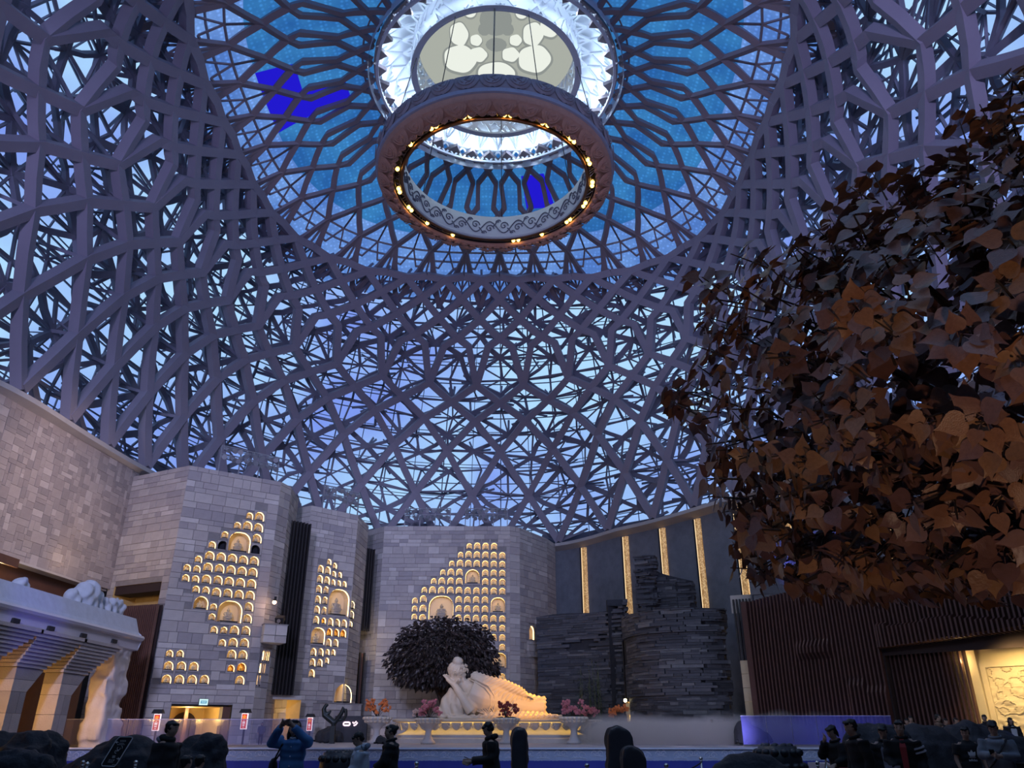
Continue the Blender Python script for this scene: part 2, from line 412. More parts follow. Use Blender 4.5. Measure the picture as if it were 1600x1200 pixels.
# --- second and third layers: finer lattice behind the ribs, braces between
RR = random.Random(11)
def member(mb, p, q, n, w, d):
    if (p - q).length > 0.05: mb.ribbon([p, q], [n, n], w, d)
sec = MB(); fine = MB()
OFF2, OFF3 = 1.5, 2.9
rows2 = []
k = 0
base_rows = [0.0, 0.07, 0.145, 0.22, 0.295, 0.37, 0.445, 0.52, 0.59, 0.66, 0.725, 0.79, 0.85, 0.905, 0.955, 1.0]
def jit(u, s, o, a=0.16, b=0.016): return (u + RR.uniform(-a, a), min(1.0, max(-0.02, s + RR.uniform(-b, b))), o + RR.uniform(-0.35, 0.35))
nodes2 = {}
for r, s in enumerate(base_rows):
    for h in range(-36, 36):
        if (h + r) % 2 == 0: nodes2[(h, r)] = jit(h / 2, s, OFF2)
for (h, r), (u, s, o) in nodes2.items():
    p = low(u, s, o); n = low_n(u, s)
    for dh in (-1, 1):
        q = nodes2.get((h + dh, r + 1))
        if q:
            mid = ((u + q[0]) / 2 + RR.uniform(-.05, .05), (s + q[1]) / 2 + RR.uniform(-.006, .006), (o + q[2]) / 2)
            w = RR.choice((0.26, 0.34, 0.46))
            sec.ribbon([p, low(*mid), low(*q)], [n] * 3, w, 0.28)
    # star bracing inside the diamond above the node
    a, b, c = nodes2.get((h - 1, r + 1)), nodes2.get((h + 1, r + 1)), nodes2.get((h, r + 2))
    if a and b and c:
        cu = (u + a[0] + b[0] + c[0]) / 4 + RR.uniform(-.15, .15); cs = (s + a[1] + b[1] + c[1]) / 4 + RR.uniform(-.012, .012)
        ce = low(cu, cs, OFF2 + RR.uniform(0, 1.0))
        for q in ((u, s, o), a, b, c):
            if RR.random() < 0.85: member(fine, ce, low(*q), n, RR.uniform(0.12, 0.24), 0.16)
        if RR.random() < 0.85: member(fine, low(*a), low(*b), n, 0.17, 0.14)
        ring = [(u, s, o), b, c, a]
        if RR.random() < 0.6:
            for e in range(4):
                x, y = ring[e], ring[(e + 1) % 4]
                mid = low((x[0] + y[0]) / 2, (x[1] + y[1]) / 2, OFF2 + 0.3)
                if RR.random() < 0.85: member(fine, ce, mid, n, 0.13, 0.12)
    # struts to the outer skin
    for t in range(3):
        if RR.random() < 0.75:
            member(fine, p, low(u + RR.uniform(-.5, .5), s + RR.uniform(-.04, .05), OFF3), n, RR.uniform(.12, .22), 0.16)
for sg in (1, -1):                      # struts from rib nodes to the second layer
    for i in range(-18, 18):
        for k, s in enumerate(ROWS):
            u = i + sg * 0.5 * k
            if abs(u) > UMAX or RR.random() < 0.35: continue
            member(sec, low(u, s, 0.4), low(u + RR.uniform(-.45, .45), s + RR.uniform(-.03, .04), OFF2 + 0.4), low_n(u, s), 0.2, 0.2)
sec_o = tag(sec.build('lattice', M['brace'], dome), kind='stuff')
tag(fine.build('bracing', M['brace'], dome), kind='stuff')
# skin frame: purlins and mullions
pur = MB()
nrow = 8
for r in range(2 * nrow + 1):
    s = r / (2 * nrow)
    P, Nn = sub([(u / 2, s) for u in range(-30, 31)], low, low_n, OFF3 + 0.05, 1)
    pur.ribbon(P, Nn, 0.09, 0.1)
    if r % 2: 
        P, Nn = sub([(u / 2, s + 0.012) for u in range(-30, 31)], low, low_n, OFF3 + 0.05, 1)
        pur.ribbon(P, Nn, 0.06, 0.08)
for h in range(-30, 31):
    P, Nn = sub([(h / 2, r / 8) for r in range(9)], low, low_n, OFF3 + 0.05, 1)
    pur.ribbon(P, Nn, 0.10 if h % 2 == 0 else 0.06, 0.1)
tag(pur.build('purlin', M['brace'], dome), kind='stuff')
for u in range(-18, 18):
    for r in range(nrow):
        s0, s1 = r / nrow, (r + 1) / nrow
        sm = (s0 + s1) / 2
        q = [low(a, s, OFF3 + 0.2) for a, s in ((u, s0), (u + .5, s0), (u + 1, s0), (u + 1, sm), (u + 1, s1), (u + .5, s1), (u, s1), (u, sm))] + [low(u + .5, sm, OFF3 + 0.2)]
        MB().add(q, [(0, 1, 8, 7), (1, 2, 3, 8), (8, 3, 4, 5), (7, 8, 5, 6)]).build('pane', M['pane'], dome)
# solid skirt at the foot of the dome (dark grey shadow gap behind the ribs)
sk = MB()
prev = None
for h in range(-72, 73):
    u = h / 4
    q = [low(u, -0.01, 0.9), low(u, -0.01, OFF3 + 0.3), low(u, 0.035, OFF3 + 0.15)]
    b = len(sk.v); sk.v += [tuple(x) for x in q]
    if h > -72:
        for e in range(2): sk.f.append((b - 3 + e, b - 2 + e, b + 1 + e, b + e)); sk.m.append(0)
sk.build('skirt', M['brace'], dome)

# --- crown: lit blue ceiling between the lattice and the oculus
SA, SB, SCc, SD, SE = 0.30, 0.45, 0.56, 0.80, 0.90
crown_rows = [-0.06, 0.22, SA + 0.06, SCc, SD, 1.0]
deep = {(-10, 2), (-9, 2), (-9, 3), (1, 3)}
for u in range(-18, 18):
    for r in range(5):
        if r == 4 and u % 2: continue
        du = 2 if r == 4 else 1
        s0, s1 = crown_rows[r], crown_rows[r + 1]
        q = []
        nsub = 2 * du
        for s in (s0, (s0 + s1) / 2, s1):
            for k in range(nsub + 1): q.append(upp(u + k / 2, s, 0.75))
        fs = [(a * (nsub + 1) + k, a * (nsub + 1) + k + 1, (a + 1) * (nsub + 1) + k + 1, (a + 1) * (nsub + 1) + k) for a in range(2) for k in range(nsub)]
        mm = M['wash_deep'] if (u, r) in deep else (M['led_pale'] if r < 2 else M['led_blue'])
        MB().add(q, fs).build('lit_panel', mm, dome)
def upoly(mb, pts, w=0.36, d=0.34, off=0.0, step=2):
    P, Nn = sub(pts, upp, upp_n, off, step); mb.ribbon(P, Nn, w, d)
thin = MB()
for i in range(-15, 16):
    def crown_rib(pts, w=0.40):
        mb = MB(); upoly(mb, pts, w); mb.build('crown_rib', M['upper_rib'], dome)
    for sg in (-1, 1):
        crown_rib([(i + sg * 0.5, -0.06), (i, SA), (i - sg * 0.5, SB), (i - sg, SCc)], 0.42)
        crown_rib([(i, SCc), (i + sg * 0.21, SCc + 0.06), (i + sg * 0.11, SD), (i + sg * 0.5, SE), (i + sg * 0.92, 0.985)], 0.34)
    # star bracing in the outer triangles
    for sg in (-1, 1):
        for (a, b) in (((i, SA), (i + sg * 0.25, -0.02)), ((i, SA), (i + sg * 0.5, SA)), ((i + .5, 0.02), (i + .5 + sg * 0.3, 0.19)),
                       ((i, 0.05), (i + sg * 0.18, 0.14)), ((i + sg * .18, .14), (i, SA)), ((i + sg * .18, .14), (i + sg * .42, .12)), ((i + sg * .5, SB), (i + sg * .5, SA)),
                       ((i + sg * .5, SA), (i + sg * .3, .19)), ((i + sg * .3, .19), (i + sg * .1, .2))):
            upoly(thin, [a, b], 0.12, 0.14, 0.1, 1)
    upoly(thin, [(i, SA), (i, -0.06)], 0.16, 0.2, 0.05, 1)
for s in (0.93, 0.22):
    upoly(thin, [(k / 2, s) for k in range(-32, 33)], 0.10, 0.16, 0.3, 1)
tag(thin.build('crown_bracing', M['upper_rib'], dome), kind='stuff')
# toothed edge of the opening
for i in range(-18, 18):
    a, b, c = upp(i, 1.0), upp(i + 1, 1.0), upp(i + 0.5, 0.93)
    q = [upp(i, 0.965, -.02), upp(i + .5, 1.035, -.02), upp(i + 1, 0.965, -.02), upp(i + .5, 0.955, -.02)]
    MB().prism([(0, 0)] * 0 or [(0, 0), (1, 0), (0.5, 1)], a, b - a, (a + b) / 2 - c, (0, 0, 1), 0, 0.3).build('edge_tooth', M['upper_rib'], dome)

# ================================================================== LANTERN over the opening
lan = tag(empty('lantern_dome', (CX, CY, 42.4)), 'white latticed lantern lit from a cove at the crown of the dome', 'lantern')
LZ = 42.4
def lring(r, z0, z1, t=0.12):
    return [(r, z0), (r + t, z0), (r + t, z1), (r, z1), (r, z0)]
lan_parts = []
mb = MB(); mb.lathe(lring(8.05, -0.1, 0.08, .18), 72); mb.lathe(lring(8.05, 1.0, 1.16, .25), 72)
mb.build('band_rail', M['white'], lan)
mb = MB()
for i in range(72):
    for sg in (-1, 1):
        a0 = i * 2 * PI / 72; a1 = a0 + sg * 2 * PI / 72
        P = [Vector((8.1 * math.sin(a0), 8.1 * math.cos(a0), 0)), Vector((8.1 * math.sin(a1), 8.1 * math.cos(a1), 1.05))]
        mb.ribbon(P, [Vector((math.sin(a0), math.cos(a0), 0))] * 2, 0.13, 0.1)
tag(mb.build('band_lattice', M['white'], lan), kind='stuff')
MB().lathe([(8.75, -0.2), (8.75, 1.25)], 72).build('band_backing', M['white'], lan, True)
cove = [(8.75, 1.25), (8.7, 1.7), (8.4, 2.3), (7.7, 2.95), (6.9, 3.3), (5.6, 3.5)]
MB().lathe(cove, 72).build('cove', M['white'], lan, True)
MB().lathe([(8.55, 1.18), (8.35, 1.22)], 72).build('light_strip', M['led_strip'], lan)
mb = MB()
for i in range(36):
    A = lambda u, r, z: Vector((r * math.sin(u * 2 * PI / 36), r * math.cos(u * 2 * PI / 36), z))
    for sg in (-1, 1):
        for (p, q) in (((i, 8.2, 1.2), (i + sg * .45, 7.5, 2.2)), ((i + sg * .45, 7.5, 2.2), (i, 6.6, 2.75)), ((i, 6.6, 2.75), (i + sg * .5, 5.7, 2.9)), ((i, 8.2, 1.2), (i + sg * .14, 7.6, 2.1))):
            mb.ribbon([A(*p), A(*q)], [Vector((0, 0, 1))] * 2, 0.15, 0.14)
    mb.ribbon([A(i, 6.6, 2.75), A(i, 5.6, 2.9)], [Vector((0, 0, 1))] * 2, 0.15, 0.14)
tag(mb.build('cove_lattice', M['white'], lan), kind='stuff')
# inner drum
mb = MB(); mb.lathe(lring(5.46, 0.45, 0.6, .12), 72); mb.lathe(lring(5.45, 3.1, 3.3, .2), 72); mb.build('drum_rim', M['white'], lan)
mb = MB(); rd = random.Random(5)
for i in range(60):
    for j in range(3):
        z0, z1 = 0.6 + j * .85, 0.6 + (j + 1) * .85
        a0 = (i + rd.uniform(-.3, .3)) * 2 * PI / 60; a1 = a0 + rd.choice((-1.3, -.7, .7, 1.3)) * 2 * PI / 60
        n = Vector((math.sin(a0), math.cos(a0), 0))
        mb.ribbon([n * 5.55 + Vector((0, 0, z0)), Vector((5.55 * math.sin(a1), 5.55 * math.cos(a1), z1))], [n] * 2, rd.uniform(.12, .24), 0.1)
tag(mb.build('drum_lattice', M['white'], lan), kind='stuff')
MB().lathe([(5.85, 0.5), (5.85, 3.4)], 72).build('drum_backing', M['white'], lan, True)
mb = MB()
for i in range(54):
    for j in range(2):
        z0, z1 = 0.55 + j * 1.2, 0.55 + (j + 1) * 1.2
        a0 = (i + rd.uniform(-.3, .3)) * 2 * PI / 54; a1 = a0 + rd.choice((-1.2, -.6, .6, 1.2)) * 2 * PI / 54; n = Vector((math.sin(a0), math.cos(a0), 0))
        mb.ribbon([n * 5.95 + Vector((0, 0, z0)), Vector((5.95 * math.sin(a1), 5.95 * math.cos(a1), z1))], [-n] * 2, rd.uniform(.14, .24), 0.1)
tag(mb.build('outer_lattice', M['white'], lan), kind='stuff')
MB().lathe([(5.82, 0.55), (5.7, 0.55)], 72).build('light_strip', emit_mat('drum_led_strip', (0.62, 0.84, 1.0), 22.0), lan)
MB().lathe([(5.5, 0.46), (5.9, 0.46)], 72).build('drum_foot', M['white'], lan)
DISC = emit_mat('lit_cream_ceiling', (0.50, 0.53, 0.47), 0.80); PAD = emit_mat('lit_lotus_pad', (0.84, 0.88, 0.80), 1.0)
PADS = emit_mat('lit_pad_rim', (0.34, 0.37, 0.35), 0.8)
MB().lathe([(0.001, 3.0), (5.5, 3.0), (5.5, 3.15), (0.001, 3.15)], 72).build('lit_ceiling', DISC, lan)
def blob(cx, cy, rx, ry, k=48, lob=0.0, ph=0):
    return [(cx + rx * (1 + lob * math.cos(5 * 2 * PI * i / k + ph)) * math.cos(2 * PI * i / k), cy + ry * (1 + lob * math.cos(5 * 2 * PI * i / k + ph)) * math.sin(2 * PI * i / k)) for i in range(k)]
O0 = Vector((0, 0, 0))
for (x, y, rx, ry, lb) in ((-0.05, 2.1, 1.35, 1.05, .05), (-2.6, .75, 1.15, 1.2, .08), (2.7, .75, 1.15, 1.2, .08), (-1.3, .35, .62, .62, .12), (1.0, .35, .6, .6, .12),
                       (-2.55, -1.4, .62, .95, .1), (2.55, -1.4, .7, .95, .1), (-1.4, -.9, .4, .45, .1), (1.35, -.9, .42, .45, .1), (3.7, -2.0, .7, .8, .1), (-1.7, -3.3, .42, .5, 0), (1.75, -3.2, .42, .5, 0)):
    MB().prism([(a, b) for a, b in blob(x, y, rx * 1.14, ry * 1.18, 48, lb * .4)], (0, 0, 2.94), (1, 0, 0), (0, 1, 0), (0, 0, 1), 0, 0.07).build('pad_rim', PADS, lan)
    MB().prism([(a, b) for a, b in blob(x, y - .12, rx, ry, 48, lb * .4)], (0, 0, 2.88), (1, 0, 0), (0, 1, 0), (0, 0, 1), 0, 0.07).build('lotus_pad', PAD, lan)
mb = MB(); mb.ball((0, -2.6, 2.98), (1.1, 1.25, .35), 16); mb.ball((0, -2.6, 2.75), (.6, .7, .3), 12); mb.ball((0, -.6, 2.95), (.75, .6, .2), 12); mb.ball((-.8, -1.9, 2.95), (.45, .5, .25), 10); mb.ball((.8, -1.9, 2.95), (.45, .5, .25), 10)
mb.build('seed_pod', PADS, lan, True)
for i in range(12):
    a = 2 * PI * (i + .5) / 12; lamp('lantern_lamp', 'POINT', (CX + 7.3 * math.sin(a), CY + 7.3 * math.cos(a), LZ + .5), None, 110, (.60, .78, 1.0), shadow_soft_size=.06)

# ================================================================== HANGING RING
RZ = 33.6
ring = tag(empty('chandelier_ring', (CX, CY, RZ)), 'huge suspended ring carved with lotus petals and set with amber lamps', 'chandelier')
M['ring_brown'] = mat('carved_brown', (0.50, 0.28, 0.20), 0.75, var=0.1, scale=2, bump=0.3, bscale=6)
M['ring_grey'] = mat('carved_grey', (0.33, 0.28, 0.29), 0.75, var=0.1, scale=2, bump=0.3, bscale=6)
M['ring_ledge'] = mat('grey_ledge', (0.36, 0.36, 0.42), 0.7, var=0.06)
M['ring_white'] = mat('carved_white', (0.55, 0.55, 0.56), 0.7)
M['ring_groove'] = mat('carving_recess', (0.14, 0.14, 0.17), 0.8)
M['truss'] = mat('dark_truss', (0.03, 0.03, 0.035), 0.5, metal=0.5)
M['bulb'] = emit_mat('amber_bulb', (1.0, 0.55, 0.10), 9.0)
M['copper'] = mat('copper_rim', (0.30, 0.15, 0.07), 0.35, metal=0.8)
MB().lathe([(6.55, 0.1), (6.5, -.12), (6.62, -.2), (7.25, 0.05), (7.5, .3), (7.5, .42)], 96).build('soffit', M['ring_brown'], ring, True)
MB().lathe([(7.5, .42), (7.62, .45), (7.62, .72), (7.4, .78)], 96).build('ledge', M['ring_ledge'], ring)
MB().lathe([(7.4, .78), (7.46, 1.0), (7.55, 1.75), (7.3, 1.9), (6.0, 1.9)], 96).build('crown_band', M['ring_grey'], ring, True)
MB().lathe([(5.86, -.05), (6.02, -.1), (6.05, .05), (6.02, .08)], 96).build('inner_rim', M['copper'], ring, True)
MB().lathe([(5.9, .05), (5.9, 1.9), (6.0, 1.9), (6.0, .05)], 96).build('inner_band', M['ring_white'], ring, True)
MB().lathe([(6.03, .0), (6.03, .55), (6.5, .55), (6.5, .05)], 96).build('trough', M['black'], ring)
def pet_mesh(w, h, t, name, m):           # a rounded petal lying in x-z with relief, tip down
    mb = MB(); k = 9; rows = 6
    for j in range(rows + 1):
        v = j / rows; ww = w / 2 * math.sqrt(max(0.02, 1 - (1 - v) ** 2.2)) if v < 0.55 else w / 2 * (1 - 0.08 * (v - .55) / .45)
        for i in range(k):
            a = i / (k - 1) * 2 - 1
            mb.v.append((ww * a, -t * (1 - a * a) ** 0.5 * (0.35 + 0.65 * math.sin(PI * min(1, v * 1.1 + .08))) , -h / 2 + h * v))
    for j in range(rows):
        for i in range(k - 1):
            b = j * k + i; mb.f.append((b, b + 1, b + k + 1, b + k)); mb.m.append(0)
    # raised inner outline
    P = []
    for i in range(13):
        a = PI * i / 12; P.append((math.cos(a) * w * .34, -t * 1.02 - .005, h * .3 - math.sin(a) * h * .62))
    mb.tube(P, .03, 5)
    mb.tube([(0, -t - .01, -h * .2), (w * .1, -t - .01, 0), (-w * .08, -t - .01, h * .15), (w * .12, -t - .01, h * .3)], .035, 5)
    mb.tube([(-w * .2, -t - .01, h * .3), (-w * .2, -t - .01, h * .05), (-w * .1, -t - .01, -h * .1)], .03, 5)
    mb.tube([(w * .22, -t - .01, h * .28), (w * .2, -t - .01, h * .02), (w * .1, -t - .01, -h * .12)], .03, 5)
    return mb.mesh(name, m, True)
pg = pet_mesh(1.5, 0.95, .16, 'petal', M['ring_grey']); pb = pet_mesh(1.35, 0.85, .14, 'petal', M['ring_brown']); ps = pet_mesh(.62, .36, .07, 'petal', M['ring_brown'])
for i in range(32):
    a = 2 * PI * i / 32
    link('petal', pg, ring, (7.53 * math.sin(a), 7.53 * math.cos(a), 1.28), (PI, 0, -a + PI) if 0 else (0, 0, -a + PI))
    a2 = a + PI / 32
    link('petal', pb, ring, (7.03 * math.sin(a2), 7.03 * math.cos(a2), -.14), Matrix.Rotation(-a2 + PI, 3, 'Z').to_euler() if 0 else (Matrix.Rotation(-a2 + PI, 3, 'Z') @ Matrix.Rotation(1.12, 3, 'X')).to_euler())
for i in range(72):
    a = 2 * PI * i / 72
    link('bead', ps, ring, (6.62 * math.sin(a), 6.62 * math.cos(a), -.22), (Matrix.Rotation(-a + PI, 3, 'Z') @ Matrix.Rotation(1.35, 3, 'X')).to_euler())
# scroll carving on the inner face
sc = MB()
for i in range(36):
    a0 = 2 * PI * i / 36
    def onb(da, z): a = a0 + da; return (5.87 * math.sin(a), 5.87 * math.cos(a), z)
    f = 1 if i % 2 else -1
    cz = .98
    sc.tube([onb(t * .175, cz + f * .48 * math.sin(t * PI)) for t in [q / 8 for q in range(9)]], .045, 5)
    sc.tube([onb(.0875 + .055 * (1 - t) * math.cos(t * 9), cz - f * .12 + .36 * (1 - t) * math.sin(t * 9)) for t in [q / 14 for q in range(14)]], .04, 5)
    sc.tube([onb(.02 + .03 * math.cos(t * 5), cz - f * .5 + .2 * (1 - t) * math.sin(t * 5)) for t in [q / 6 for q in range(7)]], .04, 5)
    sc.tube([onb(.13 + .04 * t, cz + f * (.1 + .35 * t * t)) for t in (0, .4, .8, 1)], .04, 5)
tag(sc.build('scroll_carving', M['ring_groove'], ring), kind='stuff')
MB().lathe([(5.88, .12), (5.86, .16), (5.86, .2), (5.88, .24)], 96).build('inner_moulding', M['ring_white'], ring, True)
# lamps: pairs hung in the trough
lb = MB(); lb.tube([(0, 0, .32), (0, 0, .1)], [.06, .09], 8); lb.tube([(0, 0, .12), (0, 0, -.0)], [.09, .16], 10, cap=False)
lm = lb.mesh('lamp', M['truss']); bm_ = MB(); bm_.ball((0, 0, .02), (.13, .13, .15), 10); bulbm = bm_.mesh('bulb', M['bulb'], True)
rn = random.Random(3)
for (px_, py_, two) in ((622, 265, 1), (625, 298, 2), (640, 327, 2), (668, 349, 1), (708, 367, 1), (806, 376, 2), (846, 366, 1), (887, 345, 2), (913, 320, 2), (925, 288, 2), (918, 254, 2), (890, 222, 2),
                      (850, 197, 2), (792, 187, 2), (732, 188, 2), (680, 202, 2), (643, 227, 1)):
    p = at_h(px_, py_, RZ); a = math.atan2(p.x - CX, p.y - CY)
    for q in range(two):
        b = a + (q - (two - 1) / 2) * .058
        l = link('lamp', lm, ring, (6.27 * math.sin(b), 6.27 * math.cos(b), .02)); link('bulb', bulbm, l)
    d = lamp('ring_lamp', 'SPOT', (CX + 6.27 * math.sin(a), CY + 6.27 * math.cos(a), RZ - .25), (CX + 9 * math.sin(a), CY + 9 * math.cos(a), 0), 380, (1.0, .78, .60), spot_size=1.7, spot_blend=1.0, shadow_soft_size=.25)
tr = MB()
for i in range(144):
    a = 2 * PI * i / 144; b2 = a + 2 * PI / 144 * rn.choice((1, -1, .5))
    tr.tube([(6.1 * math.sin(a), 6.1 * math.cos(a), rn.uniform(.05, .2)), (6.45 * math.sin(b2), 6.45 * math.cos(b2), rn.uniform(.1, .35))], .025, 4)
for rr in (6.12, 6.44): tr.lathe([(rr, .12), (rr + .03, .15), (rr, .18)], 72)
tag(tr.build('truss', mat('steel_truss', (.28, .28, .3), .4, metal=.6), ring), kind='stuff')
for a in (0.05, 0.9, 1.75, 2.75, 3.14, 3.6, 4.4, 5.4):
    MB().tube([(6.9 * math.sin(a), 6.9 * math.cos(a), 1.85), (5.2 * math.sin(a), 5.2 * math.cos(a), 11.7)], .03 if a != 3.14 else .05, 5).build('cable', M['black'], ring)
# ================================================================== SETTING: floor, ring wall, cornice
fl = MB().add([(-60, -30, 0), (60, -30, 0), (60, 95, 0), (-60, 95, 0)], [(0, 1, 2, 3)]).build('floor', M['floor']); tag(fl, 'dark polished stone floor of the hall', kind='structure')
def sweep(a0, a1, step, prof):          # prof: list of (offset from the dome foot, z); angles in degrees
    mb = MB(); n = int(round((a1 - a0) / step)); k = len(prof)
    for i in range(n + 1):
        a = math.radians(a0 + (a1 - a0) * i / n); r = Rb(a)
        for (o, z) in prof: mb.v.append(tuple(polar(a, r + o, z)))
        if i:
            b = i * k
            for e in range(k - 1): mb.f.append((b - k + e, b - k + e + 1, b + e + 1, b + e)); mb.m.append(0)
    return mb
M['wall_dark'] = mat('dim_wall', (0.16, 0.14, 0.15), 0.85, var=0.1)
tag(sweep(-180, 180, 3, [(6.0, 0), (6.0, 16.7), (2.6, 17.3)]).build('wall_back', M['wall_dark']), 'dim curved wall behind the stone towers', kind='structure')
tag(sweep(-140, 140, 2, [(2.7, 16.72), (1.1, 16.72), (0.0, 16.98), (0.0, 17.25), (2.7, 17.3)]).build('trim_1', M['concrete']), 'pale cornice at the foot of the dome', kind='structure')
tag(sweep(78, 130, 2, [(1.05, 9.2), (1.05, 16.8)]).build('wall_right', M['grey_wall']), 'upper grey plaster wall over the brown slats', kind='structure')
tag(sweep(5, 78, 1, [(1.05, 0), (1.05, 16.8)]).build('wall_right', M['grey_wall']), 'dark grey plaster wall between the gold columns', kind='structure')

# ------------------------------------------------------------------ ashlar
class Face:
    """a vertical stone face running from p0 to p1 (left to right as seen from the hall)"""
    def __init__(s, p0, p1, z0, z1, cell=0.1):
        s.o = Vector((p0[0], p0[1], z0)); d = Vector((p1[0] - p0[0], p1[1] - p0[1], 0)); s.L = d.length; s.u = d.normalized(); s.w = Vector((0, 0, 1)); s.n = s.u.cross(s.w)
        s.H = z1 - z0; s.c = cell; s.nx = max(1, int(round(s.L / cell))); s.ny = max(1, int(round(s.H / cell)))
        s.cx = s.L / s.nx; s.cy = s.H / s.ny
        s.g = [[0] * s.nx for _ in range(s.ny)]; s.hole = [[0] * s.nx for _ in range(s.ny)]
        s.rz = math.atan2(s.u.y, s.u.x)
    def ab(s, x, y):
        p = at_plane(x, y, s.o, s.n) - s.o; return p.dot(s.u), p.z
    def pos(s, a, b, d=0.0): return s.o + s.u * a + s.w * b + s.n * d
    def cells(s, a0, a1, b0, b1):
        return max(0, int(math.floor(a0 / s.cx + 1e-6))), min(s.nx, int(math.ceil(a1 / s.cx - 1e-6))), max(0, int(math.floor(b0 / s.cy + 1e-6))), min(s.ny, int(math.ceil(b1 / s.cy - 1e-6)))
    def cut(s, a0, a1, b0, b1, round_=True):
        i0, i1, j0, j1 = s.cells(a0, a1, b0, b1)
        # give way to a neighbour that is already there
        mi, mj = (i0 + i1) // 2, (j0 + j1) // 2
        o0 = (i0, i1, j0, j1)
        while i0 < min(mi, o0[0] + 1) and any(s.g[j][i0] for j in range(j0, j1)): i0 += 1
        while i1 - 1 > max(mi, o0[1] - 2) and any(s.g[j][i1 - 1] for j in range(j0, j1)): i1 -= 1
        while j0 < min(mj, o0[2] + 1) and any(s.g[j0][i] for i in range(i0, i1)): j0 += 1
        while j1 - 1 > max(mj, o0[3] - 2) and any(s.g[j1 - 1][i] for i in range(i0, i1)): j1 -= 1
        for j in range(j0, j1):
            for i in range(i0, i1): s.g[j][i] = 1; s.hole[j][i] = 1
        return i0 * s.cx, i1 * s.cx, j0 * s.cy, j1 * s.cy
    def pack(s, rnd, ws, hs, out, aligned=True):
        """courses of stones of varying height; out gets (face, a, b, w, h)"""
        j = 0
        while j < s.ny:
            h = min(rnd.choice(hs), s.ny - j); 
            if s.ny - j - h == 1: h += 1
            i = 0
            while i < s.nx:
                if s.g[j][i]: i += 1; continue
                w = rnd.choice(ws); k = 0
                while k < w and i + k < s.nx and not s.g[j][i + k]: k += 1
                # a sliver at the end joins the last stone
                rest = 0
                while i + k + rest < s.nx and rest < 3 and not s.g[j][i + k + rest]: rest += 1
                if rest < 3: k += rest
                hh = 1
                lim = h
                if not aligned: lim = rnd.choice(hs)
                while hh < lim and j + hh < s.ny and all(not s.g[j + hh][i + q] for q in range(k)): hh += 1
                for q in range(hh):
                    for e in range(k): s.g[j + q][i + e] = 1
                out.append((s, i * s.cx, j * s.cy, k * s.cx, hh * s.cy)); i += k
            j += h if aligned else 1
    def backing(s, mb, d, mi=0):
        for j in range(s.ny):
            i = 0
            while i < s.nx:
                if s.hole[j][i]: i += 1; continue
                k = i
                while k < s.nx and not s.hole[j][k]: k += 1
                P = lambda a, b: s.pos(a * s.cx, b * s.cy, d)
                mb.add([P(i, j), P(k, j), P(k, j + 1), P(i, j + 1)], [(0, 1, 2, 3)], mi); i = k
STONE = {}
def stone_mesh(w, h, sh, mats, name, gap, dep):
    key = (round(w, 2), round(h, 2), sh, id(mats))
    if key not in STONE:
        g = gap / 2; mb = MB(); W_, H_ = key[0] - g, key[1] - g; b = 0.012
        P = [(g, dep, g), (W_, dep, g), (W_, dep, H_), (g, dep, H_), (g, b, g), (W_, b, g), (W_, b, H_), (g, b, H_), (g + b, 0, g + b), (W_ - b, 0, g + b), (W_ - b, 0, H_ - b), (g + b, 0, H_ - b)]
        fs = [(8, 9, 10, 11)]
        for e in range(4):
            e2 = (e + 1) % 4; fs += [(e, e2, 4 + e2, 4 + e), (4 + e, 4 + e2, 8 + e2, 8 + e)]
        mb.add(P, fs); STONE[key] = mb.mesh(name, mats[sh])
    return STONE[key]
def lay(stones, parent, mats, rnd, weights, name='stone_block', gap=0.024, dep=0.10, proud=0.012, limit=298, keep=None):
    """each stone its own object up to the limit (largest as seen first), the rest one joined mesh"""
    def size(t):
        f, a, b, w, h = t; p = f.pos(a + w / 2, b + h / 2); x, y = pix(p)
        vis = -40 < x < 1640 and -40 < y < 1150
        return (w * h / (p - CAM).length_squared) * (1 if vis else 0.01)
    stones = sorted(stones, key=size, reverse=True); rest = MB()
    for q, (f, a, b, w, h) in enumerate(stones):
        sh = rnd.choices(range(len(mats)), weights)[0]; pr = rnd.uniform(0, proud)
        if q < limit:
            link(name, stone_mesh(w, h, sh, mats, name, gap, dep), parent, f.pos(a, b, pr), (0, 0, f.rz))
        else:
            g = gap / 2; rest.frame_box(f.o, f.u, f.w, f.n, a + g, a + w - g, b + g, b + h - g, -dep, pr, sh)
    if rest.v: tag(rest.build(name + '_field', mats, parent), kind='stuff')

